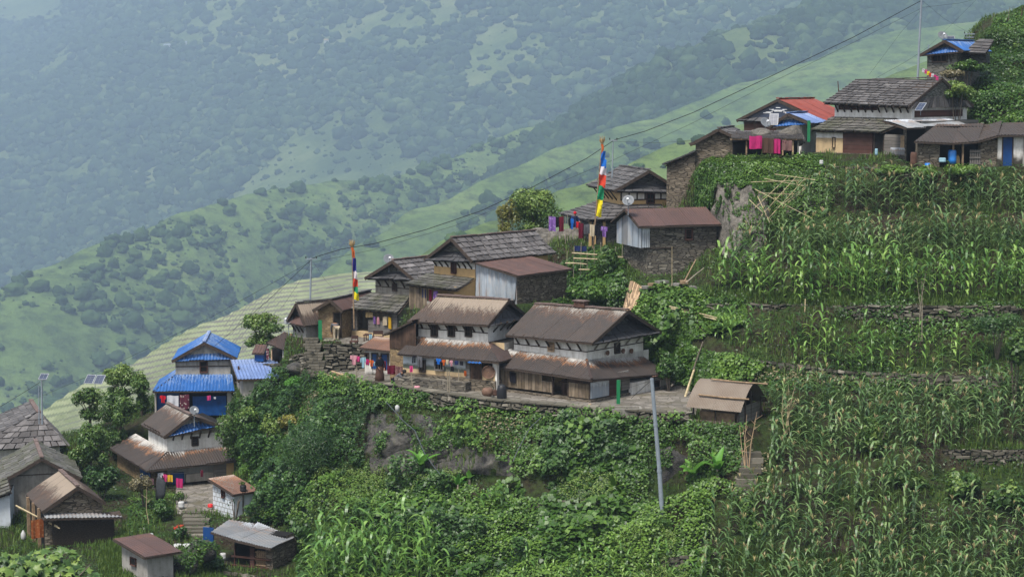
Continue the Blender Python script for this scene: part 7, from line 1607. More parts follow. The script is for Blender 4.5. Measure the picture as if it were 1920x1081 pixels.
for k in range(13):
    z = -16.6 + k * .125; y = 111.2 + k * .32; c = XZ(598 - k * 1.2, y, z); w = .45 + .1 * math.sin(k * 2.1)
    for j in range(3):
        x0 = c.x - w + j * w * .68; m.box((x0, c.y - .3 + random.uniform(-.05, .05), z - .12), (x0 + w * .64, c.y + .35, z + random.uniform(.0, .04)), 'stone_var', (random.uniform(.3, .8), .5, .5))
tag(m.build('stone_steps'), 'rough stone steps climbing to the tall metal pole', 'steps')
a, b = XZ(548, 115.5, -16.2), XZ(588, 113.2, -15.6); m = MB(); stone_face(m, [a, b], [a + Vector((0, -.3, -1.6)), b + Vector((0, -.3, -1.6))], .15, mat='stone_var'); tag(m.build('stone_wall'), 'mossy rubble wall left of the stone steps', 'stone wall')
a, b = XZ(443, 122.0, -17.7), XZ(548, 117.6, -16.9); m = MB(); stone_face(m, [a, a.lerp(b, .5), b], [a + Vector((0, -.2, -1.0)), a.lerp(b, .5) + Vector((0, -.2, -1)), b + Vector((0, -.2, -1))], .15, mat='stone_var'); tag(m.build('stone_wall'), 'low dark stone wall behind the pale blue roofed outhouse', 'stone wall')
wall_px('overgrown dry-stone terrace wall right of the bamboo-mat shelter', [(1400, 672), (1480, 682), (1560, 694), (1640, 698), (1720, 702), (1800, 704), (1870, 706)], [.9, .95, .95, .95, .95, .9, .8])
wall_px('dark dry-stone wall above the two leafy vine bushes at the right edge', [(1770, 842), (1820, 843), (1870, 843), (1930, 842)], [.5, .85, .95, 1.0])
wall_px('rough stone wall under the trellis of thin sticks', [(1478, 395), (1520, 380), (1560, 372)], [1.2, 1.3, 1.0], sh=(.12, .24))
wall_px('stone wall face below the front of the large slate house', [(1545, 312), (1600, 314), (1660, 316), (1715, 318)], [.5, .6, .55, .4])
wall_px('crumbling stone bank under the long grassy terrace', [(1330, 570), (1450, 572), (1600, 574), (1750, 574), (1900, 574)], [.5, .7, .75, .7, .5], sh=(.1, .16))
wall_px('low stone bank beside the low row of maize along the bottom edge', [(1240, 1045), (1300, 1040), (1340, 1035)], [.6, .8, .7], sh=(.1, .18))
wall_px('low broken stone bank in the middle of the vine slope', [(905, 955), (960, 950), (1040, 938), (1100, 935), (1150, 938)], [.35, .5, .6, .6, .4], sh=(.1, .18))
wall_px('rubble heap wall below the firewood shed', [(400, 1066), (440, 1072), (480, 1078), (515, 1082)], [1.0, 1.1, 1.1, 1.0], sh=(.12, .25))
m = MB()
for k in range(8):
    c = hit(1412 - k * 3, 850 + k * 10)
    if c: m.box((c.x - .45, c.y - .3, c.z - .15), (c.x + .45 + random.uniform(-.1, .2), c.y + .2, c.z + .1), 'stone_var', (random.uniform(.5, 1), .5, .5))
tag(m.build('stone_steps'), 'mossy stone steps beside the dead branches, edge of the maize', 'steps')
m = MB()
for k in range(7):
    c = hit(362 + k * 2, 962 + k * 7)
    if c: m.box((c.x - .6, c.y - .35, c.z - .15), (c.x + .6 + random.uniform(-.1, .2), c.y + .25, c.z + .12), 'stone_var', (random.uniform(.5, 1), .5, .5))
tag(m.build('stone_steps'), 'short stone steps from the slab yard past the red flowers', 'steps')
# ------------------------------------------------------------------ rock outcrops
rock('rock_outcrop', 748, 840, 102.3, 1.5, 1.1, 1.5, 'rock', 'steep grey rock face below the yard, taller part on the left', 21, 5, 'rock', rough=.4)
rock('rock_outcrop', 845, 842, 100.5, 1.7, 1.0, .8, 'rock', 'low rounded grey rock above the dark hollow', 22, 5, 'rock', rough=.35)
rock('rock_outcrop', 905, 862, 99.7, 1.6, .9, .45, 'rock', 'dark overhanging rock ledge over the hollow', 23, 5, 'rock', rough=.35)
rock('rock_outcrop', 1255, 886, 96.2, 1.15, .9, 1.25, 'rock', 'big grey boulder behind the pale pole', 24, 5, 'boulder', rough=.25)
rock('rock_outcrop', 1392, 440, 113.2, .8, .8, 1.0, 'rock_pale', 'pale craggy rock face right of the stone barn', 25, 5, 'rock', rough=.3)
rock('rock_outcrop', 1356, 400, 114.6, .7, .8, 1.2, 'rock_pale', 'grey rock shoulder touching the barn roof corner', 26, 4, 'rock', rough=.4)
rock('rock_outcrop', 1075, 450, 121.0, 3.1, 1.4, .95, 'rock_pale', 'broad bare rock hump under the hanging laundry', 27, 5, 'rock', rough=.25)
rock('rock_outcrop', 1010, 455, 121.5, 1.9, 1.2, .75, 'rock_pale', 'low bare rock at the foot of the round leafy tree', 28, 5, 'rock', rough=.25)
rock('rock_outcrop', 560, 690, 114.6, .9, .8, .5, 'rock', 'grey rock beside the pale blue roofed outhouse', 29, 4, 'boulder')
rock('rock_outcrop', 590, 712, 112.6, .8, .7, .45, 'rock', 'flat grey rock at the foot of the stone steps', 30, 4, 'boulder')
rock('rock_outcrop', 380, 1035, 96, .8, .6, .7, 'rock', 'dark boulder between the white sacks and the firewood shed', 31, 4, 'boulder')
rock('rock_outcrop', 345, 1060, 95, .9, .6, .6, 'rock', 'dark boulder behind the red-roofed grey outhouse', 32, 4, 'boulder')
rv = np.random.default_rng(9); RP, RN = [], []
for o in [x for x in bpy.data.objects if x.name.startswith('rock_outcrop')]:
    V = np.array([v.co[:] for v in o.data.vertices]) + np.array(o.location); N = np.array([v.normal[:] for v in o.data.vertices]); k = (fbm(V, 1.3, 3, 77) + N[:, 2] * .35 > .22); idx = np.where(k)[0]
    if len(idx) and o.location.y < 112: i = rv.choice(idx, min(5000, len(idx) * 3)); RP.append(V[i] + N[i] * rv.uniform(.02, .2, (len(i), 1)) + rv.normal(0, .08, (len(i), 3))); RN.append(N[i])
RP, RN = np.concatenate(RP), np.concatenate(RN); tag(leaf_obj('rock_creepers', RP, RN, .12 * (.6 + .8 * rv.random(len(RP))), .4 + rv.normal(0, .2, len(RP)), 'leaf_cover', rv), kind='stuff')
# ------------------------------------------------------------------ small builders
def wire(pts, label, r=.016, name='power_cable', mat='black_wire', cat='cable', group=None):
    m = MB(); m.tube(pts, r, mat, 5, cap=False); return tag(m.build(name), label, cat, group)
def sag(a, b, d, n=14):
    a = Vector(a); b = Vector(b); return [a.lerp(b, k / n) - Vector((0, 0, d * 4 * (k / n) * (1 - k / n))) for k in range(n + 1)]
def pole(px0, py0, px1, py1, Y, r0, r1, label, mat='galv_pole', name='utility_pole', cat='pole', arms=()):
    a = P(px0, py0, Y); b = P(px1, py1, Y); root = empty(name, a, 0, label, cat); m = MB(); d = b - a
    n = 3
    for k in range(n):
        ra = r0 + (r1 - r0) * k / n; m.tube([d * (k / n) - (Vector((0, 0, .6)) if k == 0 else Vector()), d * ((k + 1) / n)], [ra, ra * .96], mat, 10)
        if k: m.tube([d * (k / n) - Vector((0, 0, .06)), d * (k / n) + Vector((0, 0, .06))], ra * 1.2, mat, 10)
    m.build('mast', root, False)
    for (t, l) in arms:
        m = MB(); p = d * t; m.beam(p - Vector((l, .05, 0)), p + Vector((l, -.05, 0)), .05, .06, 'galv_pole')
        for s in (-1, 1): m.tube([p + Vector((s * l * .9, 0, .02)), p + Vector((s * l * .9, 0, .16))], .035, 'plastic_black', 6)
        m.build('crossarm', root)
    return a, b
_, t1 = pole(580, 640, 583.5, 483, 117.5, .062, .045, 'tall galvanised pole at the head of the stone steps', arms=((.985, .35),))
_, t2 = pole(1147, 350, 1150, 262, 123.5, .045, .03, 'thin steel pole on the crest right of the five-coloured flag', arms=((.985, .25),))
_, t3 = pole(1720, 155, 1729, -25, 125.0, .07, .055, 'tall galvanised pole behind the large slate house')
_, t4 = pole(1243.5, 968, 1222, 709, 94.2, .115, .085, 'pale slightly leaning steel pole standing on the vine slope')
pole(1740, 135, 1741, 84, 128, .04, .03, 'short thin pipe pole beside the topmost house')
pole(1817, 100, 1817.5, 60, 133, .025, .02, 'roof aerial mast on the topmost annex', name='aerial', cat='aerial', arms=((.9, .35), (.75, .28)))
pole(1573, 178, 1571, 152, 124, .03, .025, 'short rod sticking up left of the large slate roof', 'rust_drum')
pole(1913, 40, 1918, 12, 139, .03, .025, 'thin dark stake on the hilltop at the right edge', 'rust_drum')
for k, (px, py) in enumerate(((1893, 12), (1862, 25), (1845, 48))):
    c = P(px, py, 139); m = MB(); m.tube([c - Vector((0, 0, 1.6)), c - Vector((.05, 0, .6)), c], [.03, .02, .008], 'bark', 5)
    for j in range(5): z = -.2 - j * .25; m.tube([c + Vector((0, 0, z)), c + Vector(((-1) ** j * .28, 0, z + .2))], .008, 'bark', 4)
    tag(m.build('bare_shoot'), ['tallest bare twiggy shoot above the hilltop tree', 'middle bare shoot above the hilltop tree', 'lowest bare shoot at the left shoulder of the hilltop tree'][k], 'shoot')
def cpts(L): return [P(x, y, Y) for x, y, Y in L]
wire(cpts([(1728, 1, 125), (1600, 70, 124.8), (1450, 141, 124.3), (1300, 211, 124), (1210, 246, 123.8), (1150, 263, 123.5)]), 'thick black power cable spanning from the tall upper pole to the thin crest pole', .022)
wire(cpts([(1150, 264, 123.5), (1100, 297, 123), (1000, 350, 122), (900, 396, 121), (800, 430, 120), (700, 457, 119), (640, 467, 118), (600, 479, 117.6), (584, 485, 117.5)]), 'thick black power cable from the thin crest pole down to the stone steps', .022)
wire(cpts([(1727, 16, 125), (1600, 80, 125), (1450, 153, 125), (1300, 230, 124.8), (1150, 300, 124), (1000, 363, 122.5), (850, 424, 121), (700, 468, 119), (584, 492, 117.5)]), 'thin lower cable running the length of the village below the thick one', .009)
wire(cpts([(583, 487, 117.5), (500, 565, 119), (410, 642, 121), (372, 672, 122)]), 'cable dropping from the pole at the steps behind the blue roof ridge', .013)
wire(cpts([(583, 490, 117.5), (400, 592, 122), (200, 690, 130), (0, 775, 140), (-100, 815, 146)]), 'long thin cable crossing the paddy slope down to the left edge', .010)
wire(cpts([(583, 492, 117.5), (560, 530, 118), (530, 575, 119)]), 'thin cable from the pole at the steps to the airy tree', .006)
wire(cpts([(588, 492, 117.5), (610, 525, 117), (640, 556, 116)]), 'thin cable from the pole at the steps to the clay shed', .006)
wire(cpts([(1152, 265, 123.5), (1230, 268, 123), (1330, 262, 122.5), (1400, 248, 122)]), 'thin cable from the crest pole to the red-roofed house', .007)
wire(cpts([(1730, 14, 125), (1800, 6, 126), (1840, -4, 127)]), 'thin cable leaving the photo at top right', .008)
wire(cpts([(1730, 2, 125), (1770, 35, 127), (1817, 62, 131)]), 'thin cable from the tall upper pole to the topmost aerial', .006)
wire(cpts([(1741, 88, 128), (1700, 115, 126), (1640, 148, 124)]), 'thin cable above the ridge of the large slate roof', .008)
wire(cpts([(1726, 20, 125), (1690, 60, 125), (1630, 140, 124)]), 'slack thin cable left of the tall upper pole', .006)
wire(cpts([(1741, 88, 128), (1790, 40, 130), (1835, -5, 131)]), 'thin cable rising right of the short pipe pole', .006)
wire(cpts([(0, 762, 112), (40, 738, 112), (75, 716, 112)]), 'cable tied to the solar lamp pole at the left edge', .012)
wire(cpts([(1222, 712, 94.2), (1208, 724, 96.5), (1192, 738, 99), (1184, 746, 100)]), 'cable from the pale pole to the rounded white wall', .014)
wire(cpts([(985, 660, 101), (1060, 695, 99), (1130, 722, 97.5), (1180, 726, 96), (1221, 713, 94.2)]), 'thin wire across the right farmhouse roof to the pale pole', .005)
# hoses
wire(cpts([(724, 753, 104.9), (755, 787, 102.2), (778, 807, 100.9), (795, 847, 99.2), (812, 872, 98.4), (826, 889, 97.8)]), 'grey water hose running down over the rock face', .022, 'water_hose', 'grey_hose', 'hose', 'water hoses')
wire(cpts([(1016, 781, 99.0), (995, 800, 98.4), (982, 822, 97.8), (970, 845, 97.2), (962, 864, 96.8)]), 'grey water hose hanging from the yard wall below the firewood', .022, 'water_hose', 'grey_hose', 'hose', 'water hoses')
# solar lamp pole far left
pole(79, 775, 78, 712, 112, .05, .045, 'pair-pole of the solar lamp above the slate house at the left edge'); pole(73, 775, 73, 722, 112.2, .03, .03, 'thinner companion pole of the solar lamp at the left edge')
solar(82, 706, 111.8, .5, .5, -10, 35, 'solar lamp panel on top of its pole at the left edge', 1)
solar(178, 711, 119, .58, .72, -15, 40, 'double solar panel raised above the small trees', 2)
solar(1783, 77, 136, .5, .7, -10, 75, 'small upright solar panel on the gable of the topmost house'); solar(1451, 224, 121, .55, .75, -15, 65, 'small upright solar panel beside the green-grey dish')
dish(364, 769, 112.5, .27, 25, 'satellite dish on the rusty roof below the blue house'); dish(541, 600, 116.6, .30, -30, 'satellite dish at the left eave of the cottage behind the pole'); dish(729, 485.5, 116.5, .32, 15, 'satellite dish above the slate roof beside the flag')
dish(1178, 376, 112.5, .33, -10, 'satellite dish with white mark in front of the ochre house', .5); dish(1435, 230, 119.5, .33, 25, 'dark green-grey satellite dish left of the blue porch roof'); dish(1767, 67, 136, .33, 10, 'satellite dish on the ridge of the topmost house')
# ------------------------------------------------------------------ prayer flags
def flag(base, top, Y, bands, label, wpx, side=1):
    a = P(*base, Y); b = P(*top, Y); root = empty('prayer_flag', a, 0, label, 'prayer flag', None); d = b - a; m = MB(); m.tube([Vector((0, 0, -.5)), d * .5, d], [.05, .04, .03], 'log_wood', 7); m.build('pole', root)
    s = Y / 3700; m = MB(); rnd = random.Random(4)
    for k in range(60):
        an = rnd.random() * 6.28; e = d + Vector((math.cos(an) * .17, math.sin(an) * .17, rnd.uniform(.1, .42))); m.tube([d - Vector((0, 0, .12)), e], [.02, .008], 'straw', 3)
    m.build('straw_tuft', root); m = MB(); m.tube([d * .985, d * .97 + Vector((.06, -.03, -.15)), d * .95 + Vector((.02, 0, -.4))], [.09, .07, .03], 'cloth_orange', 6); m.build('scarf', root)
    for i, (y0, y1, mat, w) in enumerate(bands):
        m = MB(); pts = []; nu, nv = 6, 5
        for v in range(nv):
            py = y0 + (y1 - y0) * v / (nv - 1); t = (base[1] - py) / (base[1] - top[1]); c = d * t
            for u in range(nu): f = u / (nu - 1); pts.append(c + Vector((side * f * w * s, .07 * math.sin(f * 5 + py * .12 + i), -.12 * f * (1 if i % 2 else .5) + .03 * math.sin(f * 9 + i))))
        m.grid(pts, nu, nv, mat, [(.5, .5, .5)] * (nu * nv)); m.build('cloth_band', root)
flag((664, 600), (660, 462), 114.5, [(468, 482, 'cloth_orange', 5), (481, 508, 'flag_navy', 7), (507, 521, 'flag_white', 8), (520, 536, 'flag_red', 9), (535, 547, 'flag_green', 9), (546, 560, 'flag_yellow', 10)], 'narrow five-coloured prayer flag on a pole left of the slate-roofed grey house', 8)
flag((1112, 450), (1129, 268), 116.5, [(282, 297, 'cloth_blue', 8), (296, 312, 'cloth_blue', 11), (311, 326, 'flag_white', 13), (325, 348, 'flag_red', 13), (347, 373, 'flag_green', 12), (372, 404, 'flag_yellow', 11)], 'large five-coloured prayer flag on a leaning pole above the laundry', 14)
# ------------------------------------------------------------------ laundry
def garment(px, py, w, h, Y, mat, label, kind='sheet', group=None, name=None, yaw=0, fold=.04):
    """top-left corner at px,py; w,h in pixels"""
    c = P(px, py, Y); s = Y / 3700; W_, H_ = w * s, h * s; m = MB(); cs, sn = math.cos(R(yaw)), math.sin(R(yaw)); ph = random.random() * 6
    def q(x, z): y = fold * math.sin(x / max(W_, .1) * 11 + ph) * min(1, -z / H_ + .2); return Vector((x * cs - y * sn, x * sn + y * cs - .02, z + .02 * math.sin(x * 9 + ph)))
    def g_(x0, x1, z0, z1, nu=7, nv=5, sk=0.0):
        m.grid([q(x0 + (x1 - x0) * u / (nu - 1) + sk * v / (nv - 1), z0 + (z1 - z0) * v / (nv - 1)) for v in range(nv) for u in range(nu)], nu, nv, mat, [(.5, .5, .5)] * (nu * nv))
    if kind == 'sheet': g_(0, W_, 0, -H_)
    elif kind == 'shirt': g_(W_ * .22, W_ * .78, 0, -H_); g_(0, W_ * .25, -H_ * .03, -H_ * .45, 3, 4, -W_ * .05); g_(W_ * .75, W_, -H_ * .03, -H_ * .45, 3, 4, W_ * .05)
    elif kind == 'trousers': g_(0, W_, 0, -H_ * .3); g_(0, W_ * .44, -H_ * .28, -H_, 4, 5); g_(W_ * .56, W_, -H_ * .28, -H_, 4, 5)
    o = m.build(name or {'sheet': 'hanging_cloth', 'shirt': 'shirt', 'trousers': 'trousers'}[kind], None, False, c); return tag(o, label, {'sheet': 'cloth', 'shirt': 'shirt', 'trousers': 'trousers'}[kind], group)
def line(a, b, label, s=.05): return wire(sag(P(*a), P(*b), s), label, .008, 'clothes_line', 'black_wire', 'clothes line')
def post(px, py0, py1, Y, label, dx=0, r=.03, mat='bamboo_grey', name='bamboo_post'):
    a = P(px + dx, py0, Y); b = P(px, py1, Y); m = MB(); m.tube([(0, 0, -.05), (b - a) * .5 + Vector((.02, 0, 0)), b - a], [r, r * .95, r * .8], mat, 6); return tag(m.build(name, None, False, a), label, 'post')
Yl = hit(700, 718).y
line((655, 664, Yl), (740, 672, Yl), 'clothes line in front of the blue-doored outhouse')
post(741, 728, 668, Yl, 'clothes-line post between the standing woman and the squatting person'); post(668, 712, 666, Yl, 'clothes-line post left of the pink shirt')
for a in [(657, 665, 13, 18, 'cloth_pink', 'pale pink shirt on the line left of the outhouse', 'shirt'), (669, 667, 6, 10, 'cloth_pinkrose', 'small rose cloth beside the pale pink shirt', 'sheet'), (676, 669, 10, 20, 'cloth_cyan', 'pale grey-blue shirt between pink clothes and the orange one', 'shirt'), (686, 673, 6, 11, 'cloth_magenta', 'small magenta cloth beside the orange shirt', 'sheet'), (692, 675, 9, 12, 'cloth_orange', 'bright orange shirt on the line by the blue doors', 'shirt'), (701, 677, 6, 8, 'cloth_cyan', 'small light blue cloth right of the orange shirt', 'sheet'), (707, 677, 6, 10, 'cloth_yellow', 'small mustard cloth near the woman', 'sheet'), (714, 676, 10, 18, 'cloth_maroon', 'maroon cloth right of the standing woman', 'sheet')]:
    garment(a[0], a[1], a[2], a[3], Yl - .05, a[4], a[5], a[6])
q = HB.W(V3(HB.F(728, 700).x, -.1, 0)).y
garment(726, 684, 15, 17, q, 'cloth_maroon', 'dark red rug hanging beside the blue doors, left of the patterned one', name='hanging_rug'); garment(741, 686, 14, 18, q, 'cloth_check', 'patterned rug hanging on the rubble wall end', name='hanging_rug')
Yb = HB.W(V3(HB.F(840, 700).x, -.75, 0)).y
line((772, 665, HB.W(V3(HB.F(772, 680).x, -.55, 0)).y), (885, 676, HB.W(V3(HB.F(885, 680).x, -.55, 0)).y), 'clothes line under the eaves of the left farmhouse')
for a in [(773, 666, 8, 14, 'cloth_black', 'black trousers under the eaves, far left of the line', 'trousers'), (782, 667, 11, 20, 'cloth_grey', 'dark grey trousers covering the left window', 'trousers'), (818, 671, 10, 11, 'cloth_blue', 'blue and red shirt in the row under the eaves', 'shirt'), (829, 673, 7, 11, 'cloth_orange', 'orange child shirt second in the row under the eaves', 'shirt'), (836, 674, 6, 9, 'cloth_cream', 'cream cloth between the orange and the pink garments', 'sheet'), (843, 675, 7, 11, 'cloth_pink', 'pink garment near the door end of the row', 'shirt'), (845, 686, 7, 9, 'cloth_black', 'small black cloth hanging below the pink garment', 'sheet'), (852, 676, 9, 8, 'cloth_navy', 'navy cloth right of the pink garment', 'sheet'), (862, 677, 8, 8, 'cloth_black', 'black cloth at the right end of the row under the eaves', 'sheet')]:
    garment(a[0], a[1], a[2], a[3], HB.W(V3(HB.F(a[0], 680).x, -.6, 0)).y, a[4], a[5], a[6], yaw=-29)
garment(870, 694, 6, 10, HB.W(V3(HB.F(872, 700).x, -.1, 0)).y, 'cloth_orange', 'small orange bag hanging on the plank wall', name='hanging_bag')
garment(955, 696, 16, 20, HC.W(V3(HC.F(960, 700).x, -.12, 0)).y, 'cloth_black', 'black cloth hanging on the weathered plank wall', yaw=-40)
garment(768, 686, 6, 12, hit(771, 735).y, 'cloth_pinkrose', 'bright pink cloth on top of a stick in the yard')
for px, p0, p1, dx, lab in ((771, 736, 698, 2, 'stick post carrying the bright pink cloth'), (838, 745, 692, 2, 'left one of two crossed yard posts'), (842, 747, 694, 1, 'right one of two crossed yard posts'), (860, 733, 692, -1, 'thin yard post in front of the plank wall')):
    post(px, p0, p1, hit(px, p0).y, lab, dx)
Ya = HA2.W(V3(HA2.F(800, 545).x, -.1, 0)).y
for a in [(783, 539, 8, 11, 'cloth_black', 'black cloth under the slate veranda roof of the ochre house'), (791, 541, 12, 16, 'cloth_navy', 'dark navy cloth second under the slate veranda roof'), (804, 543, 9, 22, 'cloth_maroon', 'maroon cloth under the slate veranda roof'), (813, 545, 11, 15, 'cloth_purple', 'purple cloth at the right end under the slate veranda roof')]:
    garment(a[0], a[1], a[2], a[3], HA2.W(V3(HA2.F(a[0], 545).x, -.12, 0)).y, a[4], a[5], yaw=-42)
for a in [(686, 578, 17, 16, 'straw', 'straw-coloured mat slung over the slate veranda eave'), (700, 593, 5, 14, 'cloth_purple', 'purple striped cloth on the grey house veranda'), (707, 593, 5, 14, 'cloth_pink', 'pink cloth beside the purple striped one'), (718, 593, 11, 17, 'cloth_cream', 'cream cloth on the grey house veranda'), (728, 594, 7, 22, 'cloth_yellow', 'yellow shawl at the right post of the grey veranda')]:
    garment(a[0], a[1], a[2], a[3], HA1.W(V3(HA1.F(a[0], 590).x, -.3, 0)).y, a[4], a[5], yaw=-38)
# laundry on the rock hump
Yr = 116.2; line((1028, 405, Yr), (1062, 408, Yr), 'clothes line with the purple shawl on the rock hump'); line((1064, 402, Yr), (1150, 424, Yr), 'longer clothes line between rock hump and barn', .12)
post(1029, 456, 403, Yr, 'stick post at the left end of the rock laundry', r=.025); post(1060, 455, 405, Yr, 'stick post right of the maroon shawl on the rock', r=.02); post(1064, 450, 402, Yr, 'stick post left of the blue laundry', r=.02)
for a in [(1029, 406, 13, 27, 'cloth_purple', 'purple checked shawl at the left end of the rock laundry', 'sheet'), (1042, 407, 6, 19, 'cloth_black', 'black cloth beside the purple shawl', 'sheet'), (1048, 406, 9, 28, 'cloth_maroon', 'maroon shawl third from the left on the rock', 'sheet'), (1066, 408, 5, 15, 'cloth_black', 'black sock-like cloth left of the blue garment', 'sheet'), (1069, 410, 7, 20, 'cloth_blue', 'blue garment on the rock laundry line', 'shirt'), (1074, 412, 6, 14, 'cloth_navy', 'navy cloth between the blue and red laundry', 'sheet'), (1079, 415, 7, 11, 'cloth_red', 'red cloth in the middle of the rock laundry', 'sheet'), (1085, 418, 9, 28, 'cloth_maroon', 'long dark red shawl hanging low on the rock', 'sheet'), (1095, 420, 11, 18, 'cloth_grey', 'charcoal cloth with white mark on the rock laundry', 'trousers'), (1106, 421, 9, 22, 'cloth_cream', 'cream cloth beside the flag pole foot', 'sheet'), (1115, 422, 10, 20, 'cloth_black', 'black trousers right of the flag pole', 'trousers'), (1127, 424, 12, 20, 'cloth_purple', 'lilac shirt nearest the zinc-clad barn end', 'shirt')]:
    garment(a[0], a[1], a[2], a[3], Yr - .05, a[4], a[5], a[6])
garment(1076, 461, 24, 10, 113.6, 'cloth_navy', 'blue cloth bundle lying over the bamboo fence')
# blankets in the open shed
for a in [(1405, 255, 24, 24, 'cloth_magenta', 'bright pink blanket in the open shed'), (1429, 259, 21, 28, 'cloth_brown', 'dark brown blanket in the open shed'), (1451, 261, 12, 27, 'cloth_magenta', 'deep magenta shawl right of the brown blanket'), (1466, 263, 19, 19, 'cloth_check', 'striped maroon blanket at the right post')]:
    garment(a[0], a[1], a[2], a[3], 116.3, a[4], a[5], fold=.05)
# blue house and its neighbour
Yh = P(350, 783, 1).y and hit(300, 800).y
YL1 = PZ(290, 783, -20.6).y - .3
for a in [(300, 741, 11, 14, 'cloth_red', 'red shirt on the veranda of the blue-roofed house', 'shirt'), (313, 741, 22, 20, 'cloth_white', 'white lace sheet on the blue house veranda', 'sheet'), (337, 739, 18, 28, 'cloth_floral', 'dark floral curtain on the blue house veranda', 'sheet'), (388, 741, 7, 9, 'cloth_pinkrose', 'small pink bag over the blue tarpaulin', 'sheet'), (401, 744, 4, 4, 'cloth_white', 'tiny white cloth on the blue tarpaulin', 'sheet')]:
    garment(a[0], a[1], a[2], a[3], YL1, a[4], a[5], a[6])
YL2 = HL2.W(V3(1.2, -.7, 0)).y
line((293, 884, YL2), (350, 886, YL2), 'clothes line across the porch of the rusty two-tier house')
for a in [(296, 885, 10, 14, 'cloth_white', 'white shirt on the porch line, lower left house', 'shirt'), (306, 888, 8, 14, 'cloth_pinkrose', 'rose shirt right of the white shirt on the porch line', 'shirt'), (314, 890, 10, 13, 'cloth_yellow', 'yellow cloth on the porch line', 'sheet'), (330, 896, 13, 18, 'cloth_magenta', 'magenta cloth hung before the blue door curtain', 'sheet'), (279, 896, 9, 12, 'cloth_pink', 'white and pink cloth on the bare sapling', 'sheet'), (376, 881, 5, 13, 'cloth_maroon', 'dark red cloth by the plank wall, lower left house', 'sheet')]:
    garment(a[0], a[1], a[2], a[3], YL2, a[4], a[5], a[6])
rock('tarp_bundle', 301, 917, 106.3, .42, .3, .8, 'fabric_net', 'dark grey covered bundle standing before the porch laundry', 44, 3, 'bundle', rough=.25)
# bunting near the top pole
wire(cpts([(1728, 128, 124.5), (1742, 140, 122), (1760, 147, 120)]), 'string of little flags behind the slate roof', .01, 'bunting_string', 'black_wire', 'bunting')
for k in range(7):
    t = k / 7; garment(1729 + 30 * t, 129 + 17 * t, 5, 7, 124.3 - 4 * t, ['flag_white', 'cloth_pinkrose', 'flag_yellow', 'flag_red', 'flag_white', 'cloth_magenta', 'cloth_pinkrose'][k], 'small bright pennant on the string behind the slate roof', group='pennants behind the slate roof', name='pennant')
# ------------------------------------------------------------------ boards, barrels, furniture
def board(px0, py0, px1, py1, Y, mat, label, name='green_board', cat='board', t=.04):
    a = P(px0, py1, Y); b = P(px1, py0, Y); m = MB(); m.box((0, 0, 0), (b.x - a.x, t, b.z - a.z), mat); m.box((.02, t, 0), (.07, t + .05, b.z - a.z), 'beam_wood'); m.box((b.x - a.x - .07, t, 0), (b.x - a.x - .02, t + .05, b.z - a.z), 'beam_wood'); return tag(m.build(name, None, False, a), label, cat)
board(597, 600, 603.5, 637, hit(600, 640).y, 'green_paint', 'upright green sheet beside the tall pole at the stone steps')
board(1156, 712, 1163, 757, HC.W(V3(.45, sy(1160), 0)).y - .1, 'green_paint', 'upright green sheet at the corner of the right farmhouse')
board(1513.5, 226, 1519.7, 266, 116.0, 'green_paint', 'upright green sheet between the boulders and the large slate house')
def drum(px, py, r, h_, mat, label, name='barrel', cat='barrel', Y=None, prof=None):
    c = hit(px, py) if Y is None else P(px, py, Y); m = MB(); prof = prof or [(.02, 0), (r, .0), (r * 1.03, h_ * .3), (r, h_ * .33), (r * 1.03, h_ * .66), (r * .98, h_ * .9), (r * .8, h_), (.02, h_)]
    m.lathe(prof, (0, 0, 0), mat, 16); return tag(m.build(name, None, True, c), label, cat)
drum(941, 750, .24, .78, 'plastic_black', 'dark covered barrel standing in the yard between the two farmhouses', prof=[(.24, 0), (.26, .1), (.25, .6), (.2, .76), (.08, .84), (.01, .85)])
drum(914, 744, .3, .5, 'brown_pot', 'big round brown pot beside the dark barrel', 'clay_pot', 'pot', prof=[(.1, 0), (.27, .12), (.31, .28), (.25, .45), (.16, .5), (.02, .48)])
drum(928, 741, .12, .3, 'rust_drum', 'small rusty tin between the brown pot and the dark barrel', 'tin', 'tin')
drum(1713, 313, .2, .85, 'rust_drum', 'rusty drum at the corner between the slate house and the long shed', Y=113.9); drum(1785, 307, .24, .8, 'plastic_blue', 'blue plastic barrel under the long rusty shed', Y=114.4); drum(1767, 304, .2, .25, 'cloth_cyan', 'greenish plastic bag heap beside the blue barrel', 'plastic_bag', 'bag', Y=114.0)
drum(1739, 311, .16, .16, 'plastic_blue', 'blue-white plastic bundle on the ground before the long shed', 'plastic_bag', 'bag', Y=113.8); drum(1643, 291, .09, .38, 'cloth_cyan', 'tall light blue bottle on the ledge of the large slate house', 'bottle', 'bottle', Y=115.2)
drum(1540, 308, .11, .24, 'plastic_white', 'white bucket on the wall end below the large slate house', 'bucket', 'bucket', Y=113.9)
drum(728, 648, .35, .16, 'plastic_blue', 'bright blue basin on the outhouse roof terrace', 'basin', 'basin', Y=112.8, prof=[(.02, .02), (.28, 0), (.36, .2), (.38, .2), (.38, .17), (.3, -.02)])
drum(394.5, 950, .14, .18, 'plastic_red', 'small red pot on a stone beside the white block hut', 'pot', 'pot', Y=105.6); m = MB(); c = P(388, 958, 105.5); m.box((-.2, -.2, -.2), (.5, .2, .08), 'concrete_block'); tag(m.build('stone_block', None, False, c), 'concrete block carrying the small red pot', 'block')
drum(456, 920, .17, .34, 'plastic_black', 'black bucket planter on the rusty hut roof', 'planter', 'planter', Y=104.6)
shrub(455, 905, 104.6, 7, 5, 'leaf_cover', 371, 'little plant growing in the black bucket on the hut roof', 90, .09, name='potted_plant', cat='plant')
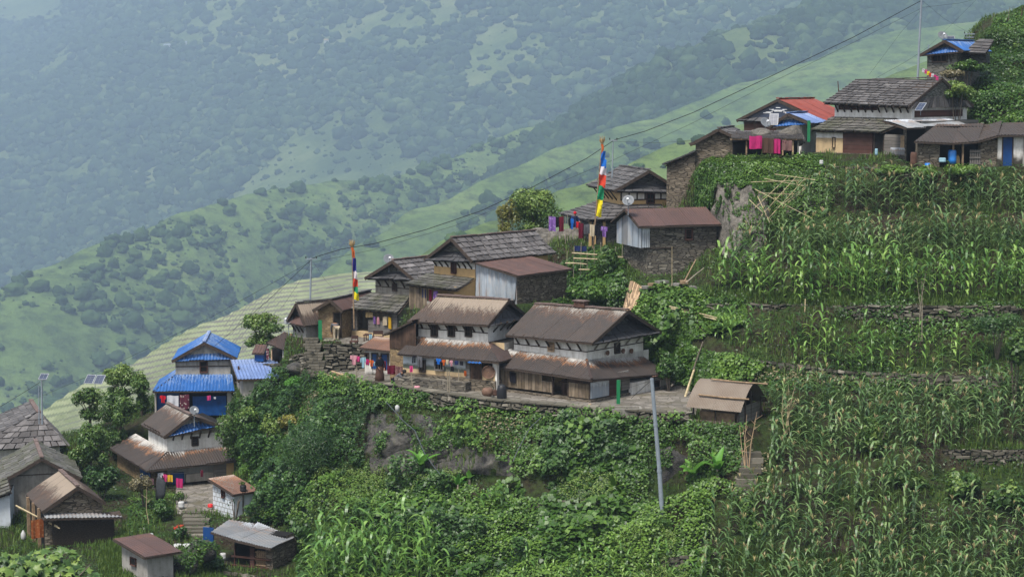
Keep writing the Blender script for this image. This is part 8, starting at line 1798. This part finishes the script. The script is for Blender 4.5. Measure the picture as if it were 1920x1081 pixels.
for px, lab in ((333, 'white plastic sack planter left of two under the red flowers'), (350, 'white plastic sack planter right of two under the red flowers')): drum(px, 1036, .19, .46, 'plastic_white', lab, 'sack_planter', 'planter', Y=99.0, prof=[(.1, 0), (.17, .1), (.16, .3), (.2, .46), (.17, .44), (.02, .4)])
drum(340, 951, .17, .34, 'plastic_white', 'white sack planter at the slab yard corner', 'sack_planter', 'planter', Y=106.0); drum(283, 1010, .13, .3, 'plastic_white', 'small white sack behind the red-roofed grey outhouse', 'sack_planter', 'planter', Y=99.5)
drum(418, 1047, .16, .3, 'plastic_white', 'white buckets stacked beside the firewood shed', 'bucket', 'bucket', Y=97.3); drum(44, 1010, .17, .4, 'plastic_white', 'pale lilac sack beside the orange cloth, lower left', 'sack', 'sack', Y=100.8, prof=[(.1, 0), (.14, .1), (.13, .3), (.06, .42), (.04, .48)])
garment(58, 974, 24, 36, HN3.W(V3(HN3.F(80, 1000).x - .1, -.6, 0)).y + .3, 'cloth_rust', 'big orange cloth screening the entrance of the rubble cottage', yaw=24)
for k, (a, b) in enumerate((((30, 947, 101.5), (112, 990, 99.6)), ((34, 951, 101.5), (108, 986, 99.7)))):
    m = MB(); m.tube([P(*a), P(*b)], [.045, .035], 'bamboo', 7); tag(m.build('bamboo_pole'), ['upper one of two long bamboo poles leaning above the orange cloth', 'lower one of two long bamboo poles leaning above the orange cloth'][k], 'bamboo pole')
# logs, planks, sticks
def stick(a, b, r, mat, label, name='pole', cat='stick', group=None, flat=False):
    a = P(*a); b = P(*b); m = MB()
    if flat: m.beam(a, b, r * 3.2, r, mat)
    else: m.tube([a, a.lerp(b, .5) + Vector((0, 0, .02)), b], [r, r * .9, r * .7], mat, 6)
    return tag(m.build(name), label, cat, group)
yq = hit(640, 712).y
for k, (x0, y0, x1, y1) in enumerate([(608, 700, 652, 716), (612, 703, 660, 719), (622, 695, 668, 712), (630, 699, 648, 718), (640, 700, 672, 716), (618, 706, 640, 712)]):
    stick((x0, y0, yq + .8 - k * .1), (x1, y1, yq - .4 - k * .05), .045, 'pale_wood' if k % 2 == 0 else 'log_wood', 'sawn plank in the loose heap at the left end of the yard', 'plank', 'plank', 'planks heaped at the left end of the yard', True)
for k in range(9):
    x = 1022 + k * 8; h_ = hit(x + 8, 768); stick((x, 770 - (k % 3) * 1.5, h_.y), (x + 22, 757 + (k % 2) * 2, h_.y + .9), .055, 'pale_wood' if k % 3 else 'log_wood', 'split firewood log lying before the veranda opening of the right farmhouse', 'log', 'log', 'firewood logs before the right farmhouse')
for k in range(6): x = 1168 + k * 4.2; stick((x, 590 - k * 3, 108.2), (x + 17 - k, 527 + k * 2, 109.8), .06, 'pale_wood' if k % 2 else 'log_wood', 'long timber leaning on the bank beside the stone barn', 'timber', 'timber', 'long timbers leaning below the stone barn', True)
for k in range(7): x = 1215 + k * 14; c = P(x, 538 - (k % 3) * 5, 109.2 - k * .02); m = MB(); m.box((-.35, -.15, -.08), (.3, .3, .06), 'log_wood' if k % 2 else 'stone_grey', None, Matrix.Rotation(.3 * k, 4, 'Z')); tag(m.build('timber_offcut', None, False, c), 'timber offcut in the dark pile at the foot of the stone barn', 'timber', 'offcuts at the foot of the stone barn')
stick((1281, 755, 101.9), (1302, 690, 103.6), .07, 'bamboo', 'long pale pole leaning on the bank behind the mat shelter', 'leaning_pole', 'pole'); stick((1300, 692, 103.5), (1318, 640, 104.2), .04, 'bark', 'thin dark top of a dead stem above the leaning pole', 'dry_cane', 'cane')
stick((1283, 528, 107.8), (1305, 486, 108.9), .04, 'log_wood', 'short pole leaning on the stone barn', 'leaning_pole', 'pole'); stick((1286, 530, 107.5), (1320, 502, 108), .035, 'bamboo_grey', 'greenish cane lying right of the short leaning pole', 'cane', 'cane'); stick((1260, 535, 108.8), (1260, 462, 108.9), .02, 'bamboo', 'thin upright cane before the stone barn', 'cane', 'cane')
for k, (a, b) in enumerate([((1255, 574, 107.2), (1385, 606, 105.6)), ((1258, 578, 107.1), (1390, 612, 105.5)), ((1300, 590, 106.6), (1440, 618, 105)), ((1485, 569, 105.6), (1670, 614, 103.4)), ((1550, 590, 104.4), (1665, 611, 103.3))]): stick(a, b, .04, 'bamboo', 'fallen bamboo cane lying on the bank above the bright green maize row', 'bamboo_cane', 'cane', 'fallen canes on the bank')
for k, (a, b) in enumerate([((1413, 365), (1520, 425)), ((1405, 352), (1525, 352)), ((1450, 337), (1524, 352)), ((1430, 345), (1515, 366)), ((1413, 400), (1475, 345)), ((1425, 415), (1490, 345)), ((1438, 420), (1505, 350)), ((1455, 400), (1518, 356)), ((1475, 390), (1522, 355)), ((1420, 372), (1500, 380)), ((1403, 385), (1445, 430)), ((1418, 378), (1440, 432))]):
    p_, q_ = hit(*a), hit(*b); m = MB(); m.tube([p_ + Vector((0, -.55, .35)), q_ + Vector((0, -.75, .5))], [.022, .014], 'bamboo', 5); tag(m.build('trellis_stick'), 'thin cane of the collapsed trellis above the pale rock face', 'cane', 'canes of the collapsed trellis')
for k in range(9):
    x = 1062 + k * 13; m = MB(); m.tube([P(x, 522, 113.2), P(x + random.uniform(-2, 2), 470 - (k % 3) * 8, 113.2)], .02, 'bamboo_grey', 5); tag(m.build('fence_stake'), 'upright stake of the bamboo fence beside the stone barn', 'stake', 'stakes of the bamboo fence')
for y0, y1, x0, x1 in ((474, 482, 1072, 1168), (493, 495, 1060, 1100), (484, 489, 1075, 1168), (505, 508, 1085, 1168)): stick((x0, y0, 113.1), (x1, y1, 113.0), .045, 'bamboo', 'horizontal bamboo rail of the fence beside the stone barn', 'fence_rail', 'rail', 'rails of the bamboo fence')
m = MB(); a = P(1142, 512, 113.3); b = P(1169, 480, 113.3)
m.box((0, 0, 0), (b.x - a.x, .03, b.z - a.z), 'woven_mat'); tag(m.build('bamboo_screen', None, False, a), 'small woven bamboo screen against the stone barn', 'screen')
def dead_branches(px, py0, py1, Y, n, label, mat='log_wood', spread=.6, seed=1):
    rnd = random.Random(seed); a = P(px, py0, Y); b = P(px, py1, Y); H_ = b.z - a.z; m = MB()
    for i in range(n):
        e = Vector((rnd.uniform(-spread, spread), rnd.uniform(-.2, .2), H_ * rnd.uniform(.6, 1.0))); s = Vector((rnd.uniform(-.15, .15), 0, -.1)); mid = s.lerp(e, .5) + Vector((rnd.uniform(-.1, .1), 0, 0)); m.tube([s, mid, e], [.028, .02, .008], mat, 5)
        for j in range(3): t = rnd.uniform(.4, .95); p = s.lerp(e, t); m.tube([p, p + Vector((rnd.uniform(-.35, .35), rnd.uniform(-.1, .1), rnd.uniform(.05, .3)))], [.012, .004], mat, 4)
    return tag(m.build('dead_branches', None, False, a), label, 'branches')
dead_branches(1402, 880, 772, 94.8, 5, 'reddish dead branches stuck up right of the mat shelter', 'pale_wood', .5, 3); dead_branches(1475, 810, 715, 96.5, 7, 'bunch of tall dry canes at the corner of the maize field', 'bamboo', .45, 4); dead_branches(1725, 640, 480, 102.6, 3, 'tall bare stem standing between the upper maize rows', 'bamboo_grey', .4, 6); dead_branches(1185, 600, 540, 108.5, 3, 'dark dead stems beside the leaning timbers', 'bark', .4, 7)
for k, (px, a, b) in enumerate(((1508, 612, 560), (1634, 600, 563))): stick((px, a, 103.9), (px + 2, b, 104.2), .04, 'bamboo', ['upright cane stump on the bank, left of two', 'upright cane stump on the bank, right of two'][k], 'cane_stump', 'stump')
dead_branches(277, 990, 872, 103.0, 1, 'pale bare sapling in front of the blue tarpaulin house', 'bamboo', .05, 9)
# furniture on the upper yard
def table_like(px0, px1, py, Y, h_, label, name, cat, back=False, d=.55):
    a = P(px0, py, Y); b = P(px1, py, Y); w = b.x - a.x; root = empty(name, a, R(-8), label, cat)
    for x, y in ((.03, 0), (w - .08, 0), (.03, d), (w - .08, d)):
        m = MB(); m.box((x, y, 0), (x + .05, y + .05, h_ * (1.7 if back and y else 1)), 'wood_redbrown'); m.build('leg', root)
    m = MB(); m.box((0, 0, h_ - .05), (w, d + .05, h_), 'wood_redbrown'); m.build('seat' if back else 'tabletop', root)
    if back: m = MB(); m.box((.08, d, h_ + .1), (w - .08, d + .04, h_ * 1.7), 'wood_redbrown'); m.build('backrest', root)
    return root
yq = hit(690, 650).y; table_like(655, 670, 653, yq + .2, .42, 'carved wooden chair standing alone on the upper yard', 'chair', 'chair', True, .4)
table_like(681, 694, 647, yq + .9, .62, 'small dark table beside the wooden bench on the upper yard', 'table', 'table'); table_like(695, 716, 646, yq + .8, .45, 'wooden bench with back on the upper yard', 'bench', 'bench', True)
garment(692, 627, 6, 13, yq + .75, 'cloth_cyan', 'grey cloth draped between the table and the bench')
m = MB(); c = hit(1130, 775); m.box((-.5, -.25, -.1), (.55, .3, .28), 'concrete_block'); m.box((-.5, .3, -.1), (-.2, .6, .2), 'concrete_block'); tag(m.build('stone_bench', None, False, c), 'low pale concrete block bench at the corner of the right farmhouse', 'bench')
m = MB(); c = hit(1175, 772); w, d, t = 1.5, .9, .12
for q in (((-w / 2, -d / 2), (w / 2, -d / 2 + t)), ((-w / 2, d / 2 - t), (w / 2, d / 2)), ((-w / 2, -d / 2 + t), (-w / 2 + t, d / 2 - t)), ((w / 2 - t, -d / 2 + t), (w / 2, d / 2 - t))): m.box((q[0][0], q[0][1], -.1), (q[1][0], q[1][1], .24), 'concrete_block')
m.box((-w / 2 + t, -d / 2 + t, -.1), (w / 2 - t, d / 2 - t, .03), 'dark_inside'); tag(m.build('water_basin', None, False, c), 'square concrete water basin in front of the green sheet', 'basin')
c = HB.W(V3(HB.F(916, 700).x, -.12, 0)); p_ = P(916, 697, c.y - .15); m = MB(); m.lathe([(.02, 0), (.3, 0), (.34, .06), (.36, .05)], (0, 0, 0), 'brown_pot', 18); X = Matrix.Rotation(R(90), 4, 'X') ; m.v = [tuple(X @ Vector(v)) for v in m.v]; tag(m.build('round_tray', None, False, p_), 'large round winnowing tray leaning in the doorway bay of the left farmhouse', 'tray')
drum(782, 730, .16, .2, 'cloth_pink', 'crumpled pinkish bag on the yard below the ochre wall', 'bag', 'bag'); m = MB(); c = P(746, 765, 103.9); m.lathe([(.02, 0), (.11, .02), (.12, .28), (.04, .36)], (0, 0, 0), 'plastic_white', 10); tag(m.build('plastic_bottle', None, True, P(745, 771, 103.5)), 'white plastic can hanging on the bank beside the hose', 'can')
# ------------------------------------------------------------------ tiny far houses
def far_house(px, py, Y, w, label, roofm='zinc_old', wallm='white_wall', K=1.7):
    Y *= K; c = P(px, py, Y); g0 = None; root = empty('far_house', c, R(random.uniform(-20, 20)), label, 'house', 'far houses on the mountain'); W_ = w * Y / 3700; d = W_ * .6; h_ = W_ * .4
    m = MB(); m.box((-W_ / 2, -d / 2, -8), (W_ / 2, d / 2, h_), wallm); m.build('wall', root); m = MB()
    for s in (-1, 1): m.face([(-W_ * .58, s * d * .65, h_ * .95), (W_ * .58, s * d * .65, h_ * .95), (W_ * .58, 0, h_ * 1.6), (-W_ * .58, 0, h_ * 1.6)], roofm)
    m.build('roof', root); return root
def far_hit(H, px, py):
    T = BVHTree.FromPolygons([tuple(v) for v in H[1]], [tuple(q) for q in H[2]]); return T.ray_cast(ORG, ray(px, py).normalized(), 9000)[0]
for px, py, w, lab, rm in ((314, 90, 12, 'far pale-roofed house high on the hazy mountain, leftmost', 'zinc_sheet'), (346, 83, 9, 'far tiny house just right of the leftmost one on the mountain', 'zinc_sheet'), (565, 79, 9, 'far tiny house on the mountain, third from the left', 'zinc_sheet'), (612, 79, 9, 'far tiny house on the mountain, fourth from the left', 'straw'), (797, 243, 13, 'far house with a blue roof on the forest edge', 'blue_sheet')):
    q = far_hit(H4, px, py)
    if q: far_house(px, py, q.y - 8, w, lab, rm, K=1)
# ------------------------------------------------------------------ people: one skinned body each, clothing as children
def skin_mesh(name, V, E, Rr, mat, parent, sub=1):
    me = bpy.data.meshes.new(name); me.from_pydata(V, E, []); ob = bpy.data.objects.new(name, me); COL.objects.link(ob)
    md = ob.modifiers.new('s', 'SKIN'); md.use_smooth_shade = True
    for i, v in enumerate(me.skin_vertices[0].data): v.radius = (Rr[i], Rr[i]) if not isinstance(Rr[i], tuple) else Rr[i]; v.use_root = (i == 0)
    sb = ob.modifiers.new('u', 'SUBSURF'); sb.levels = sub; sb.render_levels = sub
    dg = bpy.context.evaluated_depsgraph_get(); m2 = bpy.data.meshes.new_from_object(ob.evaluated_get(dg)); bpy.data.objects.remove(ob)
    m2.materials.clear(); m2.materials.append(M[mat]); o = bpy.data.objects.new(name, m2); COL.objects.link(o)
    if parent: o.parent = parent
    return o
def person(loc, rz, J, label, top, bottom, headcloth=None, skirt=False, hair=True):
    """J: joint positions, feet at z=0, facing local -y"""
    V = []; E = []; Rr = []; ix = {}
    def a(n, p, r, par=None): ix[n] = len(V); V.append(tuple(p)); Rr.append(r); (E.append((ix[par], ix[n])) if par else None)
    J = {k: Vector(v) for k, v in J.items()}
    a('pelvis', J['pelvis'], (.13, .10)); a('chest', J['chest'], (.15, .10), 'pelvis'); a('neck', J['neck'], .05, 'chest'); hd = J['head']; a('jaw', J['neck'].lerp(hd, .55), .062, 'neck'); a('head', hd, (.078, .092), 'jaw'); a('crown', hd + (hd - J['neck']).normalized() * .09, .06, 'head')
    for s in 'LR':
        a('sh' + s, J['sh' + s], .055, 'chest'); a('el' + s, J['el' + s], .042, 'sh' + s); a('wr' + s, J['wr' + s], .026, 'el' + s); d = (J['wr' + s] - J['el' + s]).normalized(); a('pa' + s, J['wr' + s] + d * .06, (.03, .02), 'wr' + s)
        sd = d.cross(Vector((0, 0, 1))); sd = sd.normalized() if sd.length > .1 else Vector((1, 0, 0))
        for k in range(4): b = J['wr' + s] + d * .09 + sd * (.022 * (k - 1.5)); a('f%d' % k + s, b + d * .02, .009, 'pa' + s); a('g%d' % k + s, b + d * (.055 + .01 * (1.5 - abs(k - 1.5))) + Vector((0, 0, -.015)), .007, 'f%d' % k + s)
        a('th' + s, J['wr' + s] + d * .05 + sd * .045, .010, 'pa' + s)
        a('hi' + s, J['hi' + s], .085, 'pelvis'); a('kn' + s, J['kn' + s], .06, 'hi' + s); a('an' + s, J['an' + s], .038, 'kn' + s); a('to' + s, J['an' + s] + Vector((0, -.17, -.03)), .03, 'an' + s)
    root = skin_mesh('person', V, E, Rr, 'skin', None, 2); root.location = loc; root.rotation_euler = (0, 0, rz); tag(root, label, 'person')
    def part(name, chain, mat, sub=2):
        v = []; e = []; r = []; idx = {}
        for n_, par, rr in chain:
            idx[n_] = len(v); v.append(tuple(J[n_])); r.append(rr)
            if par: e.append((idx[par], idx[n_]))
        skin_mesh(name, v, e, r, mat, root, sub)
    part('jacket', [('pelvis', None, (.155, .125)), ('chest', 'pelvis', (.175, .125)), ('neck', 'chest', .06), ('shL', 'chest', .072), ('elL', 'shL', .058), ('wrL', 'elL', .042), ('shR', 'chest', .072), ('elR', 'shR', .058), ('wrR', 'elR', .042)], top)
    if skirt:
        m = MB(); z1 = J['pelvis'].z + .1; m.lathe([(.16, z1), (.2, z1 - .15), (.24, z1 - .5), (.27, .08), (.25, .07)], (J['pelvis'].x, J['pelvis'].y, 0), bottom, 14); m.build('skirt', root, True)
    else: part('trousers', [('pelvis', None, (.15, .12)), ('hiL', 'pelvis', .105), ('knL', 'hiL', .08), ('anL', 'knL', .055), ('hiR', 'pelvis', .105), ('knR', 'hiR', .08), ('anR', 'knR', .055)], bottom)
    m = MB(); u = (J['head'] - J['neck']).normalized(); c = J['head'] + u * .045 + Vector((0, .018, 0)); Vv, Ff = ICO[2]
    q = MB(); q.v = [tuple(c + Vector((p[0] * .1, p[1] * .105, p[2] * .105))) for p in Vv if True]; q.c = [(.5, .5, .5)] * len(Vv); mi_ = q.m(headcloth or 'hair'); q.f = [tuple(int(i) for i in f) for f in Ff if Vv[f].mean(0)[2] > -.35 or Vv[f].mean(0)[1] > .1]; q.mi = [mi_] * len(q.f); q.build('headscarf' if headcloth else 'hair', root, True)
    f = J['head'] + Vector((0, -.085, -.005)); m = MB(); m.box((f.x - .008, f.y - .015, f.z - .02), (f.x + .008, f.y + .012, f.z + .015), 'skin'); m.build('nose', root)
    m = MB()
    for s in (-1, 1): m.box((f.x + s * .032 - .01, f.y - .004, f.z + .018), (f.x + s * .032 + .01, f.y + .01, f.z + .027), 'hair')
    m.box((f.x - .02, f.y + .0, f.z - .05), (f.x + .02, f.y + .01, f.z - .044), 'cloth_maroon'); m.build('face_features', root)
    return root
STAND = dict(pelvis=(0, 0, .82), chest=(0, -.01, 1.14), neck=(0, -.02, 1.32), head=(0, -.05, 1.45), shL=(.17, 0, 1.26), elL=(.24, -.03, 1.0), wrL=(.2, -.18, .82), shR=(-.17, 0, 1.26), elR=(-.24, -.03, 1.0), wrR=(-.16, -.2, .88), hiL=(.09, 0, .78), knL=(.1, -.02, .43), anL=(.1, .02, .08), hiR=(-.09, 0, .78), knR=(-.1, -.02, .43), anR=(-.1, .02, .08))
c = hit(712, 717); person(c, R(25), STAND, 'woman in black with a long dark skirt standing behind the laundry', 'cloth_black', 'cloth_brown', None, True)
SQ = dict(pelvis=(0, .12, .26), chest=(0, -.12, .48), neck=(0, -.26, .6), head=(0, -.36, .66), shL=(.17, -.18, .54), elL=(.2, -.36, .36), wrL=(.1, -.5, .2), shR=(-.17, -.18, .54), elR=(-.2, -.36, .36), wrR=(-.08, -.5, .18), hiL=(.1, .1, .25), knL=(.17, -.22, .42), anL=(.13, -.05, .08), hiR=(-.1, .1, .25), knR=(-.17, -.22, .42), anR=(-.13, -.05, .08))
c = hit(744, 722); r = person(c, R(75), SQ, 'person in dark grey squatting and working at the left end of the yard', 'cloth_grey', 'cloth_black'); r.scale = (1.15,) * 3
BEND = dict(pelvis=(0, .1, .86), chest=(0, -.22, 1.02), neck=(0, -.4, 1.0), head=(0, -.52, .94), shL=(.17, -.3, .98), elL=(.2, -.38, .72), wrL=(.15, -.45, .5), shR=(-.17, -.3, .98), elR=(-.2, -.38, .72), wrR=(-.15, -.45, .52), hiL=(.09, .1, .82), knL=(.11, .04, .44), anL=(.11, .06, .08), hiR=(-.09, .1, .82), knR=(-.11, .0, .44), anR=(-.11, .02, .08))
c = hit(630, 640); person(c + Vector((0, .1, 0)), R(200), BEND, 'person in grey trousers bending in the doorway of the clay shed', 'cloth_grey', 'cloth_cream')
SIT = dict(pelvis=(0, 0, .12), chest=(0, -.08, .44), neck=(0, -.1, .62), head=(0, -.12, .75), shL=(.18, -.05, .56), elL=(.28, -.16, .34), wrL=(.14, -.36, .3), shR=(-.18, -.05, .56), elR=(-.28, -.16, .34), wrR=(-.14, -.36, .3), hiL=(.1, 0, .1), knL=(.2, -.38, .28), anL=(.14, -.5, -.1), hiR=(-.1, 0, .1), knR=(-.2, -.38, .28), anR=(-.14, -.5, -.1))
person(P(1076, 424, 117.2), R(35), SIT, 'person with a red headscarf sitting on the bare rock hump', 'cloth_navy', 'cloth_brown', 'cloth_red')
